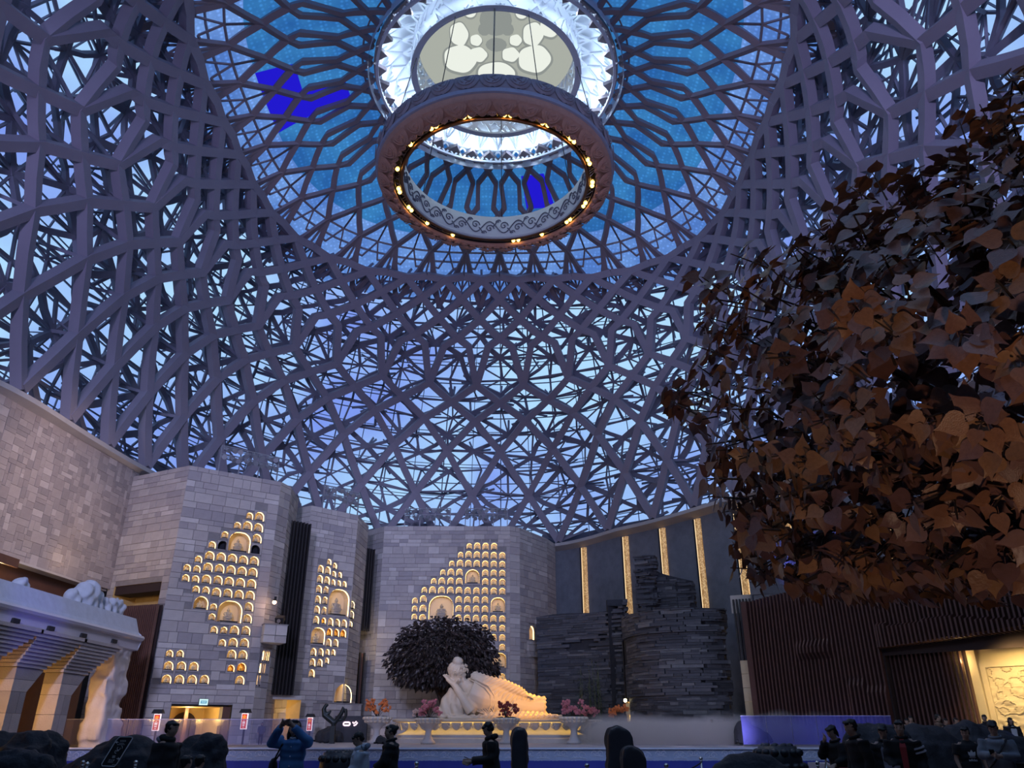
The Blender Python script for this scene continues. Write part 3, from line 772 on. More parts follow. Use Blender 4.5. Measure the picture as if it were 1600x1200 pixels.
from mathutils.geometry import tessellate_polygon
def arch_outline(w, h, kind, k=12):
    if kind == 'arch':
        r = w / 2; hy = min(h - 0.02, r * 1.05); c = h - hy
        top = [(w / 2 * math.cos(PI * i / k), c + hy * math.sin(PI * i / k)) for i in range(k + 1)]
    else:                              # rounded corners
        r = w * 0.42; c = h - r
        top = [(w / 2 - r + r * math.cos(PI / 2 * i / 6), c + r * math.sin(PI / 2 * i / 6)) for i in range(7)] + [(-w / 2 + r + r * math.cos(PI / 2 + PI / 2 * i / 6), c + r * math.sin(PI / 2 + PI / 2 * i / 6)) for i in range(7)]
    return [(-w / 2, 0), (w / 2, 0)] + top
def niche(face, ac, b0, w, h, parent, kind='arch', look='lit', dep=0.4, stone=None, margin=0.015):
    """a stone slab with an arched recess; returns the point on its sill"""
    A0, A1, B0, B1 = face.cut(ac - w / 2 - margin, ac + w / 2 + margin, b0 - margin, b0 + h + margin)
    out = arch_outline(w, h, kind); P = lambda a, b, d: face.pos(a, b, d)
    mb = MB(); rect = [(A0 + .012, B0 + .012), (A1 - .012, B0 + .012), (A1 - .012, B1 - .012), (A0 + .012, B1 - .012)]
    inner = [(ac + a, b0 + b) for a, b in out]
    inner = [(min(max(a, A0 + .03), A1 - .03), min(max(b, B0 + .03), B1 - .03)) for a, b in inner]
    tri = tessellate_polygon([[Vector((a, b, 0)) for a, b in rect], [Vector((a, b, 0)) for a, b in inner]])
    flat = rect + inner
    vs = [P(a, b, 0.004) for a, b in flat]; fs = []
    for t in tri:
        n = (vs[t[1]] - vs[t[0]]).cross(vs[t[2]] - vs[t[0]]); fs.append(t if n.dot(face.n) > 0 else (t[0], t[2], t[1]))
    mb.add(vs, fs, 0)
    k = len(inner)
    rev = [P(a, b, .004) for a, b in inner] + [P(a, b, -.06) for a, b in inner]
    mb.add(rev, [(i, k + i, k + (i + 1) % k, (i + 1) % k) for i in range(k)], 0)
    bar = [P(a, b, -.06) for a, b in inner] + [P(a, b, -dep) for a, b in inner]
    mb.add(bar, [(i, k + i, k + (i + 1) % k, (i + 1) % k) for i in range(k)], 1); mb.add([P(a, b, -dep) for a, b in inner], [tuple(range(k))], 1)
    rim = [(A0, B0), (A1, B0), (A1, B1), (A0, B1)]
    mb.add([P(a, b, .0) for a, b in rect] + [P(a, b, -.1) for a, b in rect], [(i, 4 + i, 4 + (i + 1) % 4, (i + 1) % 4) for i in range(4)], 0)
    im = {'lit': M['niche_in'], 'gold': M['niche_gold'], 'dark': M['niche_dark']}[look]
    o = mb.build('niche', [stone or SH[R.choice((0, 0, 2, 4))], im], parent)
    if look != 'dark':
        st = MB(); sc = 1 - 0.035 / max(w, .3); cm = (0, h * .45)
        ins = [(ac + cm[0] + (a - cm[0]) * sc, b0 + cm[1] + (b - cm[1]) * sc) for a, b in out[1:]] + [(ac - w / 2 * sc, b0 + .02)]
        ins[0] = (ac + w / 2 * sc, b0 + .02)
        m = len(ins); d0, d1 = (-.07, -.13) if w < 0.9 else (-.07, -.15)
        st.add([P(a, b, d0) for a, b in ins] + [P(a, b, d1) for a, b in ins], [(i, m + i, m + i + 1, i + 1) for i in range(m - 1)], 0)
        st.build('light_strip', M['niche_strip'], o)
        sl = MB(); sl.frame_box(face.o, face.u, face.w, face.n, ac - w * .36, ac + w * .36, b0 + .002, b0 + min(.09, h * .12), -dep * .8, -.005); sl.build('sill', M['niche_base'], o)
    return P(ac, b0 + min(.09, h * .12), -dep * .5)

# seated figure of the niches (unit height)
mb = MB()
mb.lathe([(.02, 0), (.33, 0), (.35, .04), (.29, .09), (.31, .15), (.35, .2), (.3, .24), (.02, .24)], 16, sy=.8)
mb.ball((0, 0, .31), (.36, .24, .085), 14); mb.ball((.2, -.1, .3), (.19, .13, .075), 10); mb.ball((-.2, -.1, .3), (.19, .13, .075), 10)
mb.ball((0, .03, .47), (.19, .15, .2), 14); mb.ball((0, .03, .6), (.215, .13, .1), 14)
for sx in (-1, 1): mb.tube([(sx * .2, .02, .62), (sx * .27, -.03, .48), (sx * .22, -.14, .39), (sx * .04, -.2, .37)], [.075, .07, .055, .045], 8)
mb.tube([(0, .03, .64), (0, .02, .74)], [.065, .06], 8); mb.ball((0, 0, .8), (.1, .11, .125), 12); mb.ball((0, .03, .93), (.055, .055, .06), 8)
for sx in (-1, 1): mb.ball((sx * .1, .02, .78), (.02, .03, .06), 6)
mb.ball((0, -.105, .79), (.02, .03, .03), 6)
FIG = remesh(mb, 'buddha_figure', M['buddha_grey'], .022, 3)
FIGG = FIG.copy(); FIGG.materials.clear(); FIGG.materials.append(M['niche_gold'])
ORD = ['', 'first', 'second', 'third', 'fourth', 'fifth', 'sixth', 'seventh', 'eighth', 'ninth', 'tenth', 'eleventh', 'twelfth', 'thirteenth', 'fourteenth', 'fifteenth', 'sixteenth']
def figures(face, parent, rows, conv, where, wpx, hpx):
    """rows of niches given by where they are seen; each holds one seated figure"""
    todo = []
    for r, row in enumerate(rows):
        for k, it in enumerate(sorted(row, key=lambda t: t[0])): todo.append((r, k, len(row), it))
    todo.sort(key=lambda t: {'V': 0, 'B': 1, 'M': 2, 'n': 3, 's': 4}[t[3][2] if len(t[3]) > 2 else 'n'])
    for r, k, n, it in todo:
        if True:
            x, y = conv(it[0], it[1]); kind = it[2] if len(it) > 2 else 'n'; look = it[3] if len(it) > 3 else 'lit'
            w_, h_ = wpx[kind], hpx[kind]
            a0, b1 = face.ab(x - w_ / 2, y - h_ / 2); a1, b0 = face.ab(x + w_ / 2, y + h_ / 2)
            ac, bc = face.ab(x, y); w, h = abs(a1 - a0), face.ab(x, y - h_ / 2)[1] - face.ab(x, y + h_ / 2)[1]
            if kind in 'sn': w = min(w, h * 1.15)
            b0 = bc - h / 2
            big = kind in 'BMV'
            p = niche(face, ac, b0, w, h, parent, 'round' if kind in 'BV' else 'arch', look, .45 if not big else .8)
            if look == 'dark': continue
            s = h * (.74 if kind in 'sn' else .66)
            o = link('buddha_statue', FIGG if look == 'gold' else FIG, None, p, (0, 0, face.rz), (s, s, s))
            size = 'large' if kind in 'BV' else ('middling' if kind == 'M' else ('tiny' if kind == 's' else 'small'))
            pos = 'alone' if n == 1 else (ORD[k + 1] + ' from left')
            tag(o, '%s seated %s Buddha, %s, %s niche row from top, %s' % (size, 'gilded' if look == 'gold' else 'stone', pos, ORD[r + 1], where), 'statue', 'seated Buddhas in the niches of the ' + where)

def tower(name, label, pts, ztop, fidx, rows, conv, where, wpx, hpx, seed, ws=(5, 6, 7, 8, 9, 11, 13), hs=(2, 3, 3, 4, 4, 5, 6), doors=()):
    """a stone tower: faces between consecutive plan points, niches on face fidx"""
    t = tag(empty(name, (pts[0][0], pts[0][1], 0)), label, kind='structure'); t.location = (0, 0, 0)
    rnd = random.Random(seed); faces = [Face(pts[i], pts[i + 1], 0, ztop) for i in range(len(pts) - 1)]
    for (fi, a0, a1, b0, b1) in doors: faces[fi].cut(a0, a1, b0, b1)
    figures(faces[fidx], t, rows, conv, where, wpx, hpx)
    return t, faces, rnd
def finish_tower(t, faces, rnd, ztop, pts, ws=(5, 6, 7, 8, 9, 11, 13), hs=(3, 3, 4, 4, 5, 6)):
    stones = []; bk = MB()
    for f in faces: f.pack(rnd, ws, hs, stones); f.backing(bk, -0.03)
    c = [Vector((x, y, ztop - .02)) for x, y in pts]; bk.add(c, [tuple(range(len(c)))[::-1]])
    bk.build('core', M['mortar'], t)
    lay(stones, t, SH, rnd, (5, 4, 2, 1.2, 3))

# tower one (left)
P1 = [(-24.6, 47.8), (-19.9, 45.4), (-15.2, 48.9), (-14.85, 50.1), (-15.1, 53)]
c1a = lambda x, y: (230 + x / 7.273, 780 + y / 7.273); c1b = lambda x, y: (230 + x / 7.273, 930 + y / 7.273)
def up(row): return [(x, y + 1091.0) + tuple(r) for x, y, *r in row]
T1 = [[(1168, 190, 's'), (1280, 195)], [(1030, 298, 's'), (1144, 300), (1266, 322)], [(888, 405, 's'), (1056, 485, 'B'), (1250, 445)],
      [(742, 517, 's'), (860, 522, 'n', 'dark'), (1230, 570, 'n', 'dark')], [(586, 680, 's'), (714, 640), (843, 655), (970, 670), (1096, 688), (1218, 700)],
      [(456, 778, 's'), (568, 792, 's'), (694, 770), (826, 785), (954, 800), (1080, 815), (1203, 828)], [(440, 893, 's'), (552, 905, 's'), (676, 907), (806, 918), (934, 932), (1062, 945), (1188, 958)],
      [(558, 1022, 's'), (670, 1032, 's'), (788, 1055), (918, 1066), (1046, 1080), (1172, 1090)], up([(616, 85, 'M'), (756, 133, 's'), (945, 185, 'V'), (1155, 130)]), up([(740, 247, 's'), (1140, 265)]),
      up([(763, 392, 's'), (874, 398, 's'), (993, 395), (1123, 402)]), up([(856, 540, 's'), (978, 535), (1106, 540)]), up([(256, 662, 's'), (376, 664, 's'), (963, 670), (1088, 675)]),
      up([(245, 800), (391, 803), (532, 808), (955, 830, 's', 'gold'), (1075, 818, 'n', 'gold')]), up([(222, 952), (367, 955), (512, 957), (652, 957), (1055, 965)])]
f1 = Face(P1[1], P1[2], 0, 16.5)
dx0, dz1 = f1.ab(268, 1103); dx1, _ = f1.ab(361, 1106)
t1, F1, r1 = tower('wall_tower', 'pale stone tower with stepped rows of lit niches above a doorway', P1, 16.5, 1, T1, c1a, 'left tower',
                   {'s': 10, 'n': 13.2, 'B': 30, 'M': 20, 'V': 34}, {'s': 11, 'n': 13.8, 'B': 31, 'M': 20.5, 'V': 34}, 21, doors=[(1, dx0, dx1, 0, dz1)])
fs = F1[2]
for (y, xs) in ((1024.5, (405.5, 408.3, 411.2, 414)), (1045, (403.5, 406.5, 409.5)), (1064, (401.5, 405))):
    for q in xs:
        bb = fs.ab(408, y)[1]; a = (q - 400) / 16 * fs.L * .9 + .05
        niche(fs, a, bb - .3, .19, .62, t1, 'arch', 'lit', .2, margin=.02)
# opening in the warm left flank, above the slatted screen
a0, b1 = F1[0].ab(180, 918); a1, b0 = F1[0].ab(243, 962)
hole1 = F1[0].cut(max(0.05, a0), min(a1, F1[0].L - .5), 8.1, 9.5)
finish_tower(t1, F1, r1, 16.5, P1)
# tower two (centre left)
P2 = [(-17.2, 56.2), (-14.6, 54.7), (-11.7, 57.5), (-11.5, 61)]
c2 = lambda x, y: (450 + x / 4.615, 850 + y / 4.615)
T2 = [[(299, 130, 's'), (339, 158, 's')], [(238, 180), (289, 190), (333, 217, 's'), (375, 224, 's')], [(232, 252), (283, 262), (328, 277, 's'), (368, 284, 's'), (408, 290, 's')],
      [(225, 325), (276, 333), (370, 420, 'B'), (464, 438)], [(218, 400), (269, 408)], [(211, 473), (264, 481), (459, 508)],
      [(205, 547), (259, 553, 's', 'gold'), (308, 562), (357, 568), (406, 573), (452, 578, 's', 'gold')], [(220, 662, 'V'), (301, 635, 'n', 'gold'), (350, 640, 'n', 'gold'), (400, 645, 'n', 'gold')],
      [(295, 710), (345, 714)], [(185, 778), (237, 780), (286, 780, 's'), (328, 782, 's')], [(179, 853), (231, 857), (282, 842, 's')], [(173, 932)]]
t2, F2, r2 = tower('wall_tower', 'narrow stone tower with a diamond of lit niches between two black slat screens', P2, 16.5, 1, T2, c2, 'middle tower',
                   {'s': 6.2, 'n': 8.2, 'B': 29, 'V': 20}, {'s': 9.6, 'n': 12.4, 'B': 41, 'V': 26}, 22)
ac, bc = F2[1].ab(537, 1083); _, bt = F2[1].ab(537, 1069); _, bb = F2[1].ab(537, 1098)
niche(F2[1], ac, bb, 1.45, bt - bb, t2, 'arch', 'lit', .9)
finish_tower(t2, F2, r2, 16.5, P2)
# tower three (centre)
P3 = [(-12.8, 65.2), (-10.56, 63), (-0.16, 63), (0.64, 63.5), (3.05, 67.5), (3.9, 69.7)]
c3 = lambda x, y: (550 + x / 4, 780 + y / 4)
T3 = [[(733, 292, 's'), (783, 292), (835, 293), (888, 294)], [(679, 347, 's'), (729, 345), (781, 347), (834, 348), (886, 350), (939, 352)],
      [(624, 402, 's'), (675, 400), (727, 401), (780, 402), (833, 404), (886, 405), (939, 407)], [(568, 457, 's'), (618, 455), (672, 456), (753, 482, 'M'), (833, 460), (886, 461), (939, 463)],
      [(511, 511, 's'), (561, 510), (617, 511), (671, 512), (833, 515), (886, 516), (939, 518)], [(452, 567, 's'), (503, 566), (559, 567), (615, 568), (669, 569), (723, 571), (778, 572), (831, 572), (886, 573), (939, 575)],
      [(393, 633, 's'), (445, 622), (557, 677, 'V'), (667, 627), (721, 628), (776, 628), (831, 629), (912, 660, 'B')], [(391, 683, 's'), (443, 681), (667, 684), (721, 685), (776, 686), (831, 687)],
      [(389, 733, 's'), (440, 740), (665, 742), (720, 743), (775, 744), (830, 745), (884, 746), (939, 748)], [(832, 803), (884, 805), (939, 807)], [(885, 864), (939, 866)], [(939, 926)], [(920, 1006, 'B')], [(884, 1108), (939, 1110)]]
t3, F3, r3 = tower('wall_tower', 'broad stone tower with a pyramid of lit niches behind the reclining statue', P3, 17.0, 1, T3, c3, 'broad centre tower',
                   {'s': 7.7, 'n': 9.6, 'B': 22, 'M': 22, 'V': 37}, {'s': 8.8, 'n': 10.7, 'B': 23, 'M': 22, 'V': 37}, 23)
fr = F3[3]
a0, bt = fr.ab(831, 978); _, bb = fr.ab(831, 1001)
niche(fr, max(.5, a0), bb, .85, bt - bb, t3, 'arch', 'lit', .6)
finish_tower(t3, F3, r3, 17.0, P3)

# ------------------------------------------------------------------ rooms behind openings
def room(name, face, a0, a1, b0, b1, depth, m, parent, light=None, lm=WARM):
    mb = MB(); P = face.pos
    q = [P(a0, b0, 0), P(a1, b0, 0), P(a1, b1, 0), P(a0, b1, 0), P(a0, b0, -depth), P(a1, b0, -depth), P(a1, b1, -depth), P(a0, b1, -depth)]
    mb.add(q, [(4, 5, 6, 7), (0, 4, 7, 3), (1, 2, 6, 5), (3, 7, 6, 2), (0, 1, 5, 4)])
    o = mb.build(name, m, parent)
    if light: lamp('room_lamp', 'POINT', P((a0 + a1) / 2, b1 - .35, -depth * .5), None, light, lm, shadow_soft_size=.12)
    return o
room('doorway', f1, dx0, dx1, 0, dz1, 5.0, M['ochre'], t1, 130)
dj = MB(); dj.frame_box(f1.o, f1.u, f1.w, f1.n, dx0 + .1, dx0 + .35, 0, dz1, -2.2, -2.0); dj.frame_box(f1.o, f1.u, f1.w, f1.n, dx0 + 1.6, dx0 + 1.8, 0, dz1, -3.2, -3.0)
dj.frame_box(f1.o, f1.u, f1.w, f1.n, dx1 - .45, dx1 - .02, 0, dz1, -.6, -.02); dj.build('door_jamb', M['red_wood'], t1)
db = MB(); db.prism(arch_outline(1.5, 2.6, 'arch'), f1.pos((dx0 + dx1) / 2 + .5, 0, -4.95), f1.u, f1.w, f1.n, 0, .06); db.build('inner_arch', M['brown_back'], t1)
room('alcove', F1[0], hole1[0], hole1[1], hole1[2], hole1[3], 1.6, M['ochre'], t1, 45)
mb = MB(); mb.frame_box(F1[0].o, F1[0].u, F1[0].w, F1[0].n, hole1[0], hole1[1], hole1[3] - .5, hole1[3], -1.2, -.1); mb.build('lintel', M['brown_back'], t1)

# ------------------------------------------------------------------ left mosaic wall
ml = tag(empty('wall_left'), 'mosaic stone wall under the left cornice', kind='structure')
fm = Face((-25.9, 29.5), (-24.35, 48.3), 9.35, 16.85, .12)
st = []; rm = random.Random(31); fm.pack(rm, (2, 3, 4, 5, 6, 8), (2, 3, 3, 4, 5), st, aligned=False)
bk = MB(); fm.backing(bk, -.03); bk.build('core', MOS[1], ml); lay(st, ml, MOS, rm, (5, 5, 2, 4, 3), gap=.012, proud=.02)
mb = MB().add([(-26.0, 20, 0), (-25.3, 48, 0), (-25.3, 48, 9.4), (-26.0, 20, 9.4)], [(0, 1, 2, 3)]); mb.build('gallery_back', M['red_wood'], ml)
mb = MB(); mb.hexa([(-26, 20, 9.25), (-25.3, 20, 9.25), (-24.6, 47.7, 9.25), (-25.3, 47.7, 9.25), (-26, 20, 9.36), (-25.3, 20, 9.36), (-24.6, 47.7, 9.36), (-25.3, 47.7, 9.36)]); mb.build('soffit', M['concrete'], ml)
# ------------------------------------------------------------------ slat screens
def slat_run(p0, p1, z0, z1, n, w, d, m, parent, name='slat', zf=None, backm=None):
    p0, p1 = Vector((*p0, 0)), Vector((*p1, 0)); u = (p1 - p0).normalized(); nn = u.cross(Vector((0, 0, 1)))
    if backm:
        b = MB(); b.add([p0 - nn * .3 + Vector((0, 0, z0)), p1 - nn * .3 + Vector((0, 0, z0)), p1 - nn * .3 + Vector((0, 0, z1)), p0 - nn * .3 + Vector((0, 0, z1))], [(0, 1, 2, 3)]); b.build('backing', backm, parent)
    me = None
    for i in range(n):
        p = p0 + (p1 - p0) * ((i + .5) / n)
        if me is None: me = MB().box((0, 0, (z1 - z0) / 2), (w, d, z1 - z0)).mesh(name, m)
        link(name, me, parent, (p.x, p.y, z0), (0, 0, math.atan2(u.y, u.x)))
def screen(label): return tag(empty('wall_screen'), label, kind='structure')
sA = screen('reddish brown slat screen between balcony and left tower'); slat_run((-22.9, 46.0), (-20.0, 44.9), 0, 8.1, 22, .06, .16, M['screen_slat'], sA, backm=M['brown_back'])
sB = screen('tall black slats between left and middle towers')
slat_run((-15.3, 51.3), (-13.9, 52.7), 3.6, 14.6, 8, .09, .25, M['black_slat'], sB, backm=M['brown_back'])
sC = screen('black slats between middle and centre towers'); slat_run((-12.0, 60.9), (-11.0, 61.9), 8.5, 14.8, 6, .1, .25, M['black_slat'], sC, backm=M['brown_back'])
slat_run((-12.4, 61.9), (-11.2, 62.6), 2.2, 7.0, 4, .1, .25, M['black_slat'], sC, backm=M['red_wood'])
lamp('slot_lamp', 'POINT', (-11.6, 61.3, 7.7), None, 60, WARM, shadow_soft_size=.1)
# lit opening under the first slats
fo = Face((-16.0, 51.2), (-13.6, 53.6), 0, 3.6); og = tag(empty('door_1'), 'lit ochre opening under the black slats', kind='structure')
room('doorway', fo, 0, fo.L, 0, 3.4, 3, M['ochre'], og, 60)
mb = MB(); mb.frame_box(fo.o, fo.u, fo.w, fo.n, 0, fo.L, 3.35, 3.6, -.3, .05); mb.build('lintel', M['concrete'], og)
# balconies on the towers
def balcony(name, label, pl, pr, y0, z0, z1, depth):
    t = tag(empty(name), label, kind='structure'); f = Face(pl, pr, z0, z1)
    mb = MB(); mb.frame_box(f.o, f.u, f.w, f.n, 0, f.L, 0, .16, -depth, 0); mb.build('slab', SH[3], t)
    stn = []; f.pack(random.Random(4), (6, 7, 9), (4, 5, 6), stn); lay(stn, t, SH, random.Random(5), (4, 4, 1, 4, 2), name='stone_panel')
    g = Face((pl[0] + f.n.x * -depth, pl[1] + f.n.y * -depth), pl, z0, z1); stn = []; g.pack(random.Random(4), (6, 7, 9), (4, 5, 6), stn); lay(stn, t, SH, random.Random(5), (4, 4, 1, 4, 2), name='stone_panel')
    g = Face(pr, (pr[0] + f.n.x * -depth, pr[1] + f.n.y * -depth), z0, z1); stn = []; g.pack(random.Random(4), (6, 7, 9), (4, 5, 6), stn); lay(stn, t, SH, random.Random(5), (4, 4, 1, 4, 2), name='stone_panel')
    mb = MB(); mb.frame_box(f.o, f.u, f.w, f.n, 0, f.L, .02, f.H - .04, -depth, -.1); mb.build('core', M['mortar'], t)
    mb = MB(); mb.frame_box(f.o, f.u, f.w, f.n, -.04, f.L + .04, f.H - .02, f.H + .05, -depth, .04); mb.build('coping', M['mortar'], t); return t
p = at(411, 1000, 48.3); q = at(436, 1003, 48.6)
balcony('wall_balcony', 'stone balcony on the right edge of the left tower', (p.x, p.y), (q.x + .3, q.y + .4), 0, at(420, 1003, 48.3).z, at(420, 975, 48.3).z, 1.5)
p = at(819, 1025, 64.2); q = at(854, 1025, 66.0)
balcony('wall_balcony', 'small stone balcony under the lit arch of the centre tower', (p.x, p.y), (q.x, q.y), 0, at(830, 1026, 64.8).z, at(830, 1001, 64.8).z, 2.0)
p = at(512, 1110, 55.2); q = at(566, 1110, 57.8)
balcony('wall_balcony', 'low stone ledge under the arched doorway of the middle tower', (p.x, p.y - .4), (q.x, q.y - .4), 0, 1.0, at(540, 1100, 56.2).z, 1.3)
# ================================================================== RIGHT SIDE: gold columns
def gold_material():
    m = bpy.data.materials.new('gold_column_light'); m.use_nodes = True
    n = m.node_tree.nodes; l = m.node_tree.links; b = n['Principled BSDF']
    b.inputs['Base Color'].default_value = (.55, .33, .13, 1); b.inputs['Metallic'].default_value = .6; b.inputs['Roughness'].default_value = .4
    t = n.new('ShaderNodeTexCoord'); v = n.new('ShaderNodeTexVoronoi'); v.inputs['Scale'].default_value = 9
    r = n.new('ShaderNodeValToRGB'); r.color_ramp.elements[0].color = (.95, .68, .34, 1); r.color_ramp.elements[1].position = .6; r.color_ramp.elements[1].color = (.28, .14, .05, 1)
    l.new(t.outputs['Object'], v.inputs['Vector']); l.new(v.outputs['Distance'], r.inputs['Fac']); l.new(r.outputs['Color'], b.inputs['Emission Color'])
    b.inputs['Emission Strength'].default_value = .8; return m
GOLD = gold_material(); EDGE = emit_mat('column_edge_light', (1.0, .74, .42), 1.3)

def wall_angle(x, y, off=0.9):
    best = None
    for k in range(0, 1600):
        a = math.radians(5 + k * .05); r = ray(x, y); 
        p = polar(a, Rb(a) + off, 0); t = (p.x) / r.x if abs(r.x) > 1e-6 else 0
        d = abs(r.y * t - p.y)
        if best is None or d < best[0]: best = (d, a)
    return best[1]
cm = MB(); cm.prism([(-.27, 0), (-.2, -.16), (0, -.24), (.2, -.16), (.27, 0)], (0, 0, 0), (1, 0, 0), (0, 1, 0), (0, 0, 1), 0, 16.6)
colm = cm.mesh('gilded_face', GOLD)
e_ = MB(); e_.box((-.29, -.02, 8.3), (.035, .06, 16.6)); e_.box((.29, -.02, 8.3), (.035, .06, 16.6)); edgm = e_.mesh('edge_light', EDGE)
side_ = MB(); side_.box((-.37, -.01, 8.3), (.12, .1, 16.6)); side_.box((.37, -.01, 8.3), (.12, .1, 16.6)); sidem = side_.mesh('channel', M['black'])
for k, (x, y) in enumerate(((914, 880), (980, 880), (1037, 850), (1096, 880), (1161, 890), (1240, 895), (1303, 905), (1400, 900))):
    a = wall_angle(x, y); p = polar(a, Rb(a) + 1.02, 0)
    t = tag(empty('gold_column', p, -a), 'glowing gold column on the grey wall, %s from the centre tower' % ORD[k + 1], 'column', 'gold columns along the grey wall')
    link('gilded_face', colm, t); link('edge_light', edgm, t); link('channel', sidem, t)

# ------------------------------------------------------------------ slate masses
def slate_mass(name, label, path, bands, seed, jit_=(-.03, .10), back=1.2, topf=None, skip=None, hs=(.1, .14, .18, .22), ls=(.5, .8, 1.1, 1.5, 2.0), limit=290, weights=(5, 4, 3, 1), group_=None):
    """thin slate courses laid along a plan path (left to right); bands: (z0, z1, proud)"""
    t = tag(empty(name), label, kind='structure'); rnd = random.Random(seed)
    P = [Vector((x, y, 0)) for x, y in path]; S = [0]
    for i in range(len(P) - 1): S.append(S[-1] + (P[i + 1] - P[i]).length)
    def on(s):
        s = max(0, min(S[-1] - 1e-4, s)); i = 0
        while S[i + 1] < s: i += 1
        d = (P[i + 1] - P[i]).normalized(); return P[i] + d * (s - S[i]), Vector((d.y, -d.x, 0))
    core = MB(); m = 24; zt = max(b[1] for b in bands)
    for k in range(m + 1):
        s = S[-1] * k / m; p, n = on(s); z = min(zt, topf(s / S[-1])) if topf else zt
        core.v += [tuple(p - n * .12), tuple(p - n * .12 + Vector((0, 0, z))), tuple(p - n * (back + .12) + Vector((0, 0, z))), tuple(p - n * (back + .12))]
        if k:
            b = k * 4
            for e in range(3): core.f.append((b - 4 + e, b + e, b + e + 1, b - 3 + e)); core.m.append(0)
    core.f.append((0, 1, 2, 3)); core.m.append(0); e = m * 4; core.f.append((e + 3, e + 2, e + 1, e)); core.m.append(0)
    core.build('core', M['slate_core'], t)
    pcs = []
    for (z0, z1, proud) in bands:
        z = z0
        while z < z1 - .05:
            h = min(rnd.choice(hs), z1 - z); s = -rnd.uniform(0, 1.0)
            while s < S[-1]:
                L = rnd.choice(ls); a, b = max(0, s), min(S[-1], s + L); s += L
                if b - a < .12: continue
                mid = (a + b) / 2
                zz = z
                if topf and zz + h > topf(mid / S[-1]): continue
                if skip and skip(mid / S[-1], zz + h / 2): continue
                pcs.append((a, b, zz, h, proud + rnd.uniform(*jit_)))
            z += h
    def sz(q):
        p, _ = on((q[0] + q[1]) / 2); return (q[1] - q[0]) * q[3] / (p - CAM).length_squared
    pcs.sort(key=sz, reverse=True); rest = MB(); cache = {}
    for k, (a, b, z, h, pr) in enumerate(pcs):
        sh = rnd.choices(range(4), weights)[0]
        pa, na = on(a); pb, nb = on(b)
        g = .012
        if k < limit:
            d = pb - pa; L = d.length
            key = (round(L, 1), round(h, 2), sh)
            if key not in cache:
                mm = MB(); mm.box((0, .2, 0), (max(.08, key[0] - g), .4, h - g)); cache[key] = mm.mesh('slate_slab', SL[sh])
            mid = (pa + pb) / 2; n = (na + nb).normalized()
            link('slate_slab', cache[key], t, mid + n * (pr) + Vector((0, 0, z + h / 2)), (0, 0, math.atan2(d.y, d.x)))
        else:
            q = lambda p, n, o, zz: p + n * o + Vector((0, 0, zz))
            rest.hexa([q(pa, na, pr, z), q(pb, nb, pr, z), q(pb, nb, -.15, z), q(pa, na, -.15, z), q(pa, na, pr, z + h - g), q(pb, nb, pr, z + h - g), q(pb, nb, -.15, z + h - g), q(pa, na, -.15, z + h - g)], sh)
    if rest.v: tag(rest.build('slate_course', SL, t), kind='stuff')
    return t, on, S[-1]
slate_mass('wall_slate', 'concave dark slate wall right of the centre tower', [(2.0, 63), (3.6, 62.1), (5.4, 61.2), (7.0, 60.4), (8.0, 59.6), (8.5, 59.4), (8.7, 62)],
           [(0, 4.6, .1), (4.6, 7.3, .0), (7.3, 11.2, .16)], 41, topf=lambda f: 9.75 + .1 * math.sin(f * 9) + .55 * f * f + (.45 if f > .8 else 0),
           skip=lambda f, z: (.27 < f < .46 and 7.1 < z < 7.75) or (.5 < f < .56 and 7.5 < z < 8.1) or (.72 < f < .76 and 3 < z < 9.4 and int(z * 1.7) % 2))
slate_mass('wall_slate', 'tall slate pier with a flanking slab in front of the gold columns', [(9.2, 58.3), (9.9, 57.7), (10.6, 57.8), (10.75, 58.4)], [(0, 9.3, 0), (9.3, 10.6, .22), (10.6, 12.0, .05), (12, 13.5, .2)], 42, limit=120,
           skip=lambda f, z: .0 < f < .2 and int(z * 1.3) % 3 == 0)
slate_mass('wall_slate', 'lower slate slab joined to the tall pier', [(10.75, 58.2), (12.0, 57.6), (13.3, 57.2), (13.6, 59)], [(0, 12.6, 0)], 43, topf=lambda f: 12.5 - 1.0 * min(1, f * 1.6) ** .7, limit=120)
arc = [(8.15, 57.0), (8.25, 55.6), (8.6, 54.3), (9.3, 53.3), (10.4, 52.6), (11.7, 52.2), (13.0, 52.1), (13.75, 52.2), (14.1, 54.5)]
slate_mass('wall_slate', 'curved slate drum banded with stepped ledges', arc, [(0, 2.1, -.06), (2.1, 3.6, .10), (3.6, 5.7, .28), (5.7, 7.4, .14), (7.4, 8.9, .36)], 44, jit_=(-.01, .02), back=3.0, weights=(5, 3, 3, 1.6), limit=296)
slate_mass('wall_slate', 'blue lit stone block between the last gold columns', [(14.6, 48.2), (16.6, 47.2), (18.8, 46.2), (21, 45)], [(6, 8.7, .2), (8.7, 12.6, 0)], 45, limit=160, weights=(2, 3, 1, 4), hs=(.3, .4, .5), ls=(.7, 1.0, 1.4))
lamp('blue_spot', 'SPOT', (13.5, 40, 9.6), (18, 46.6, 11), 4200, (.16, .16, 1.0), spot_size=.62, spot_blend=.7, shadow_soft_size=.2)
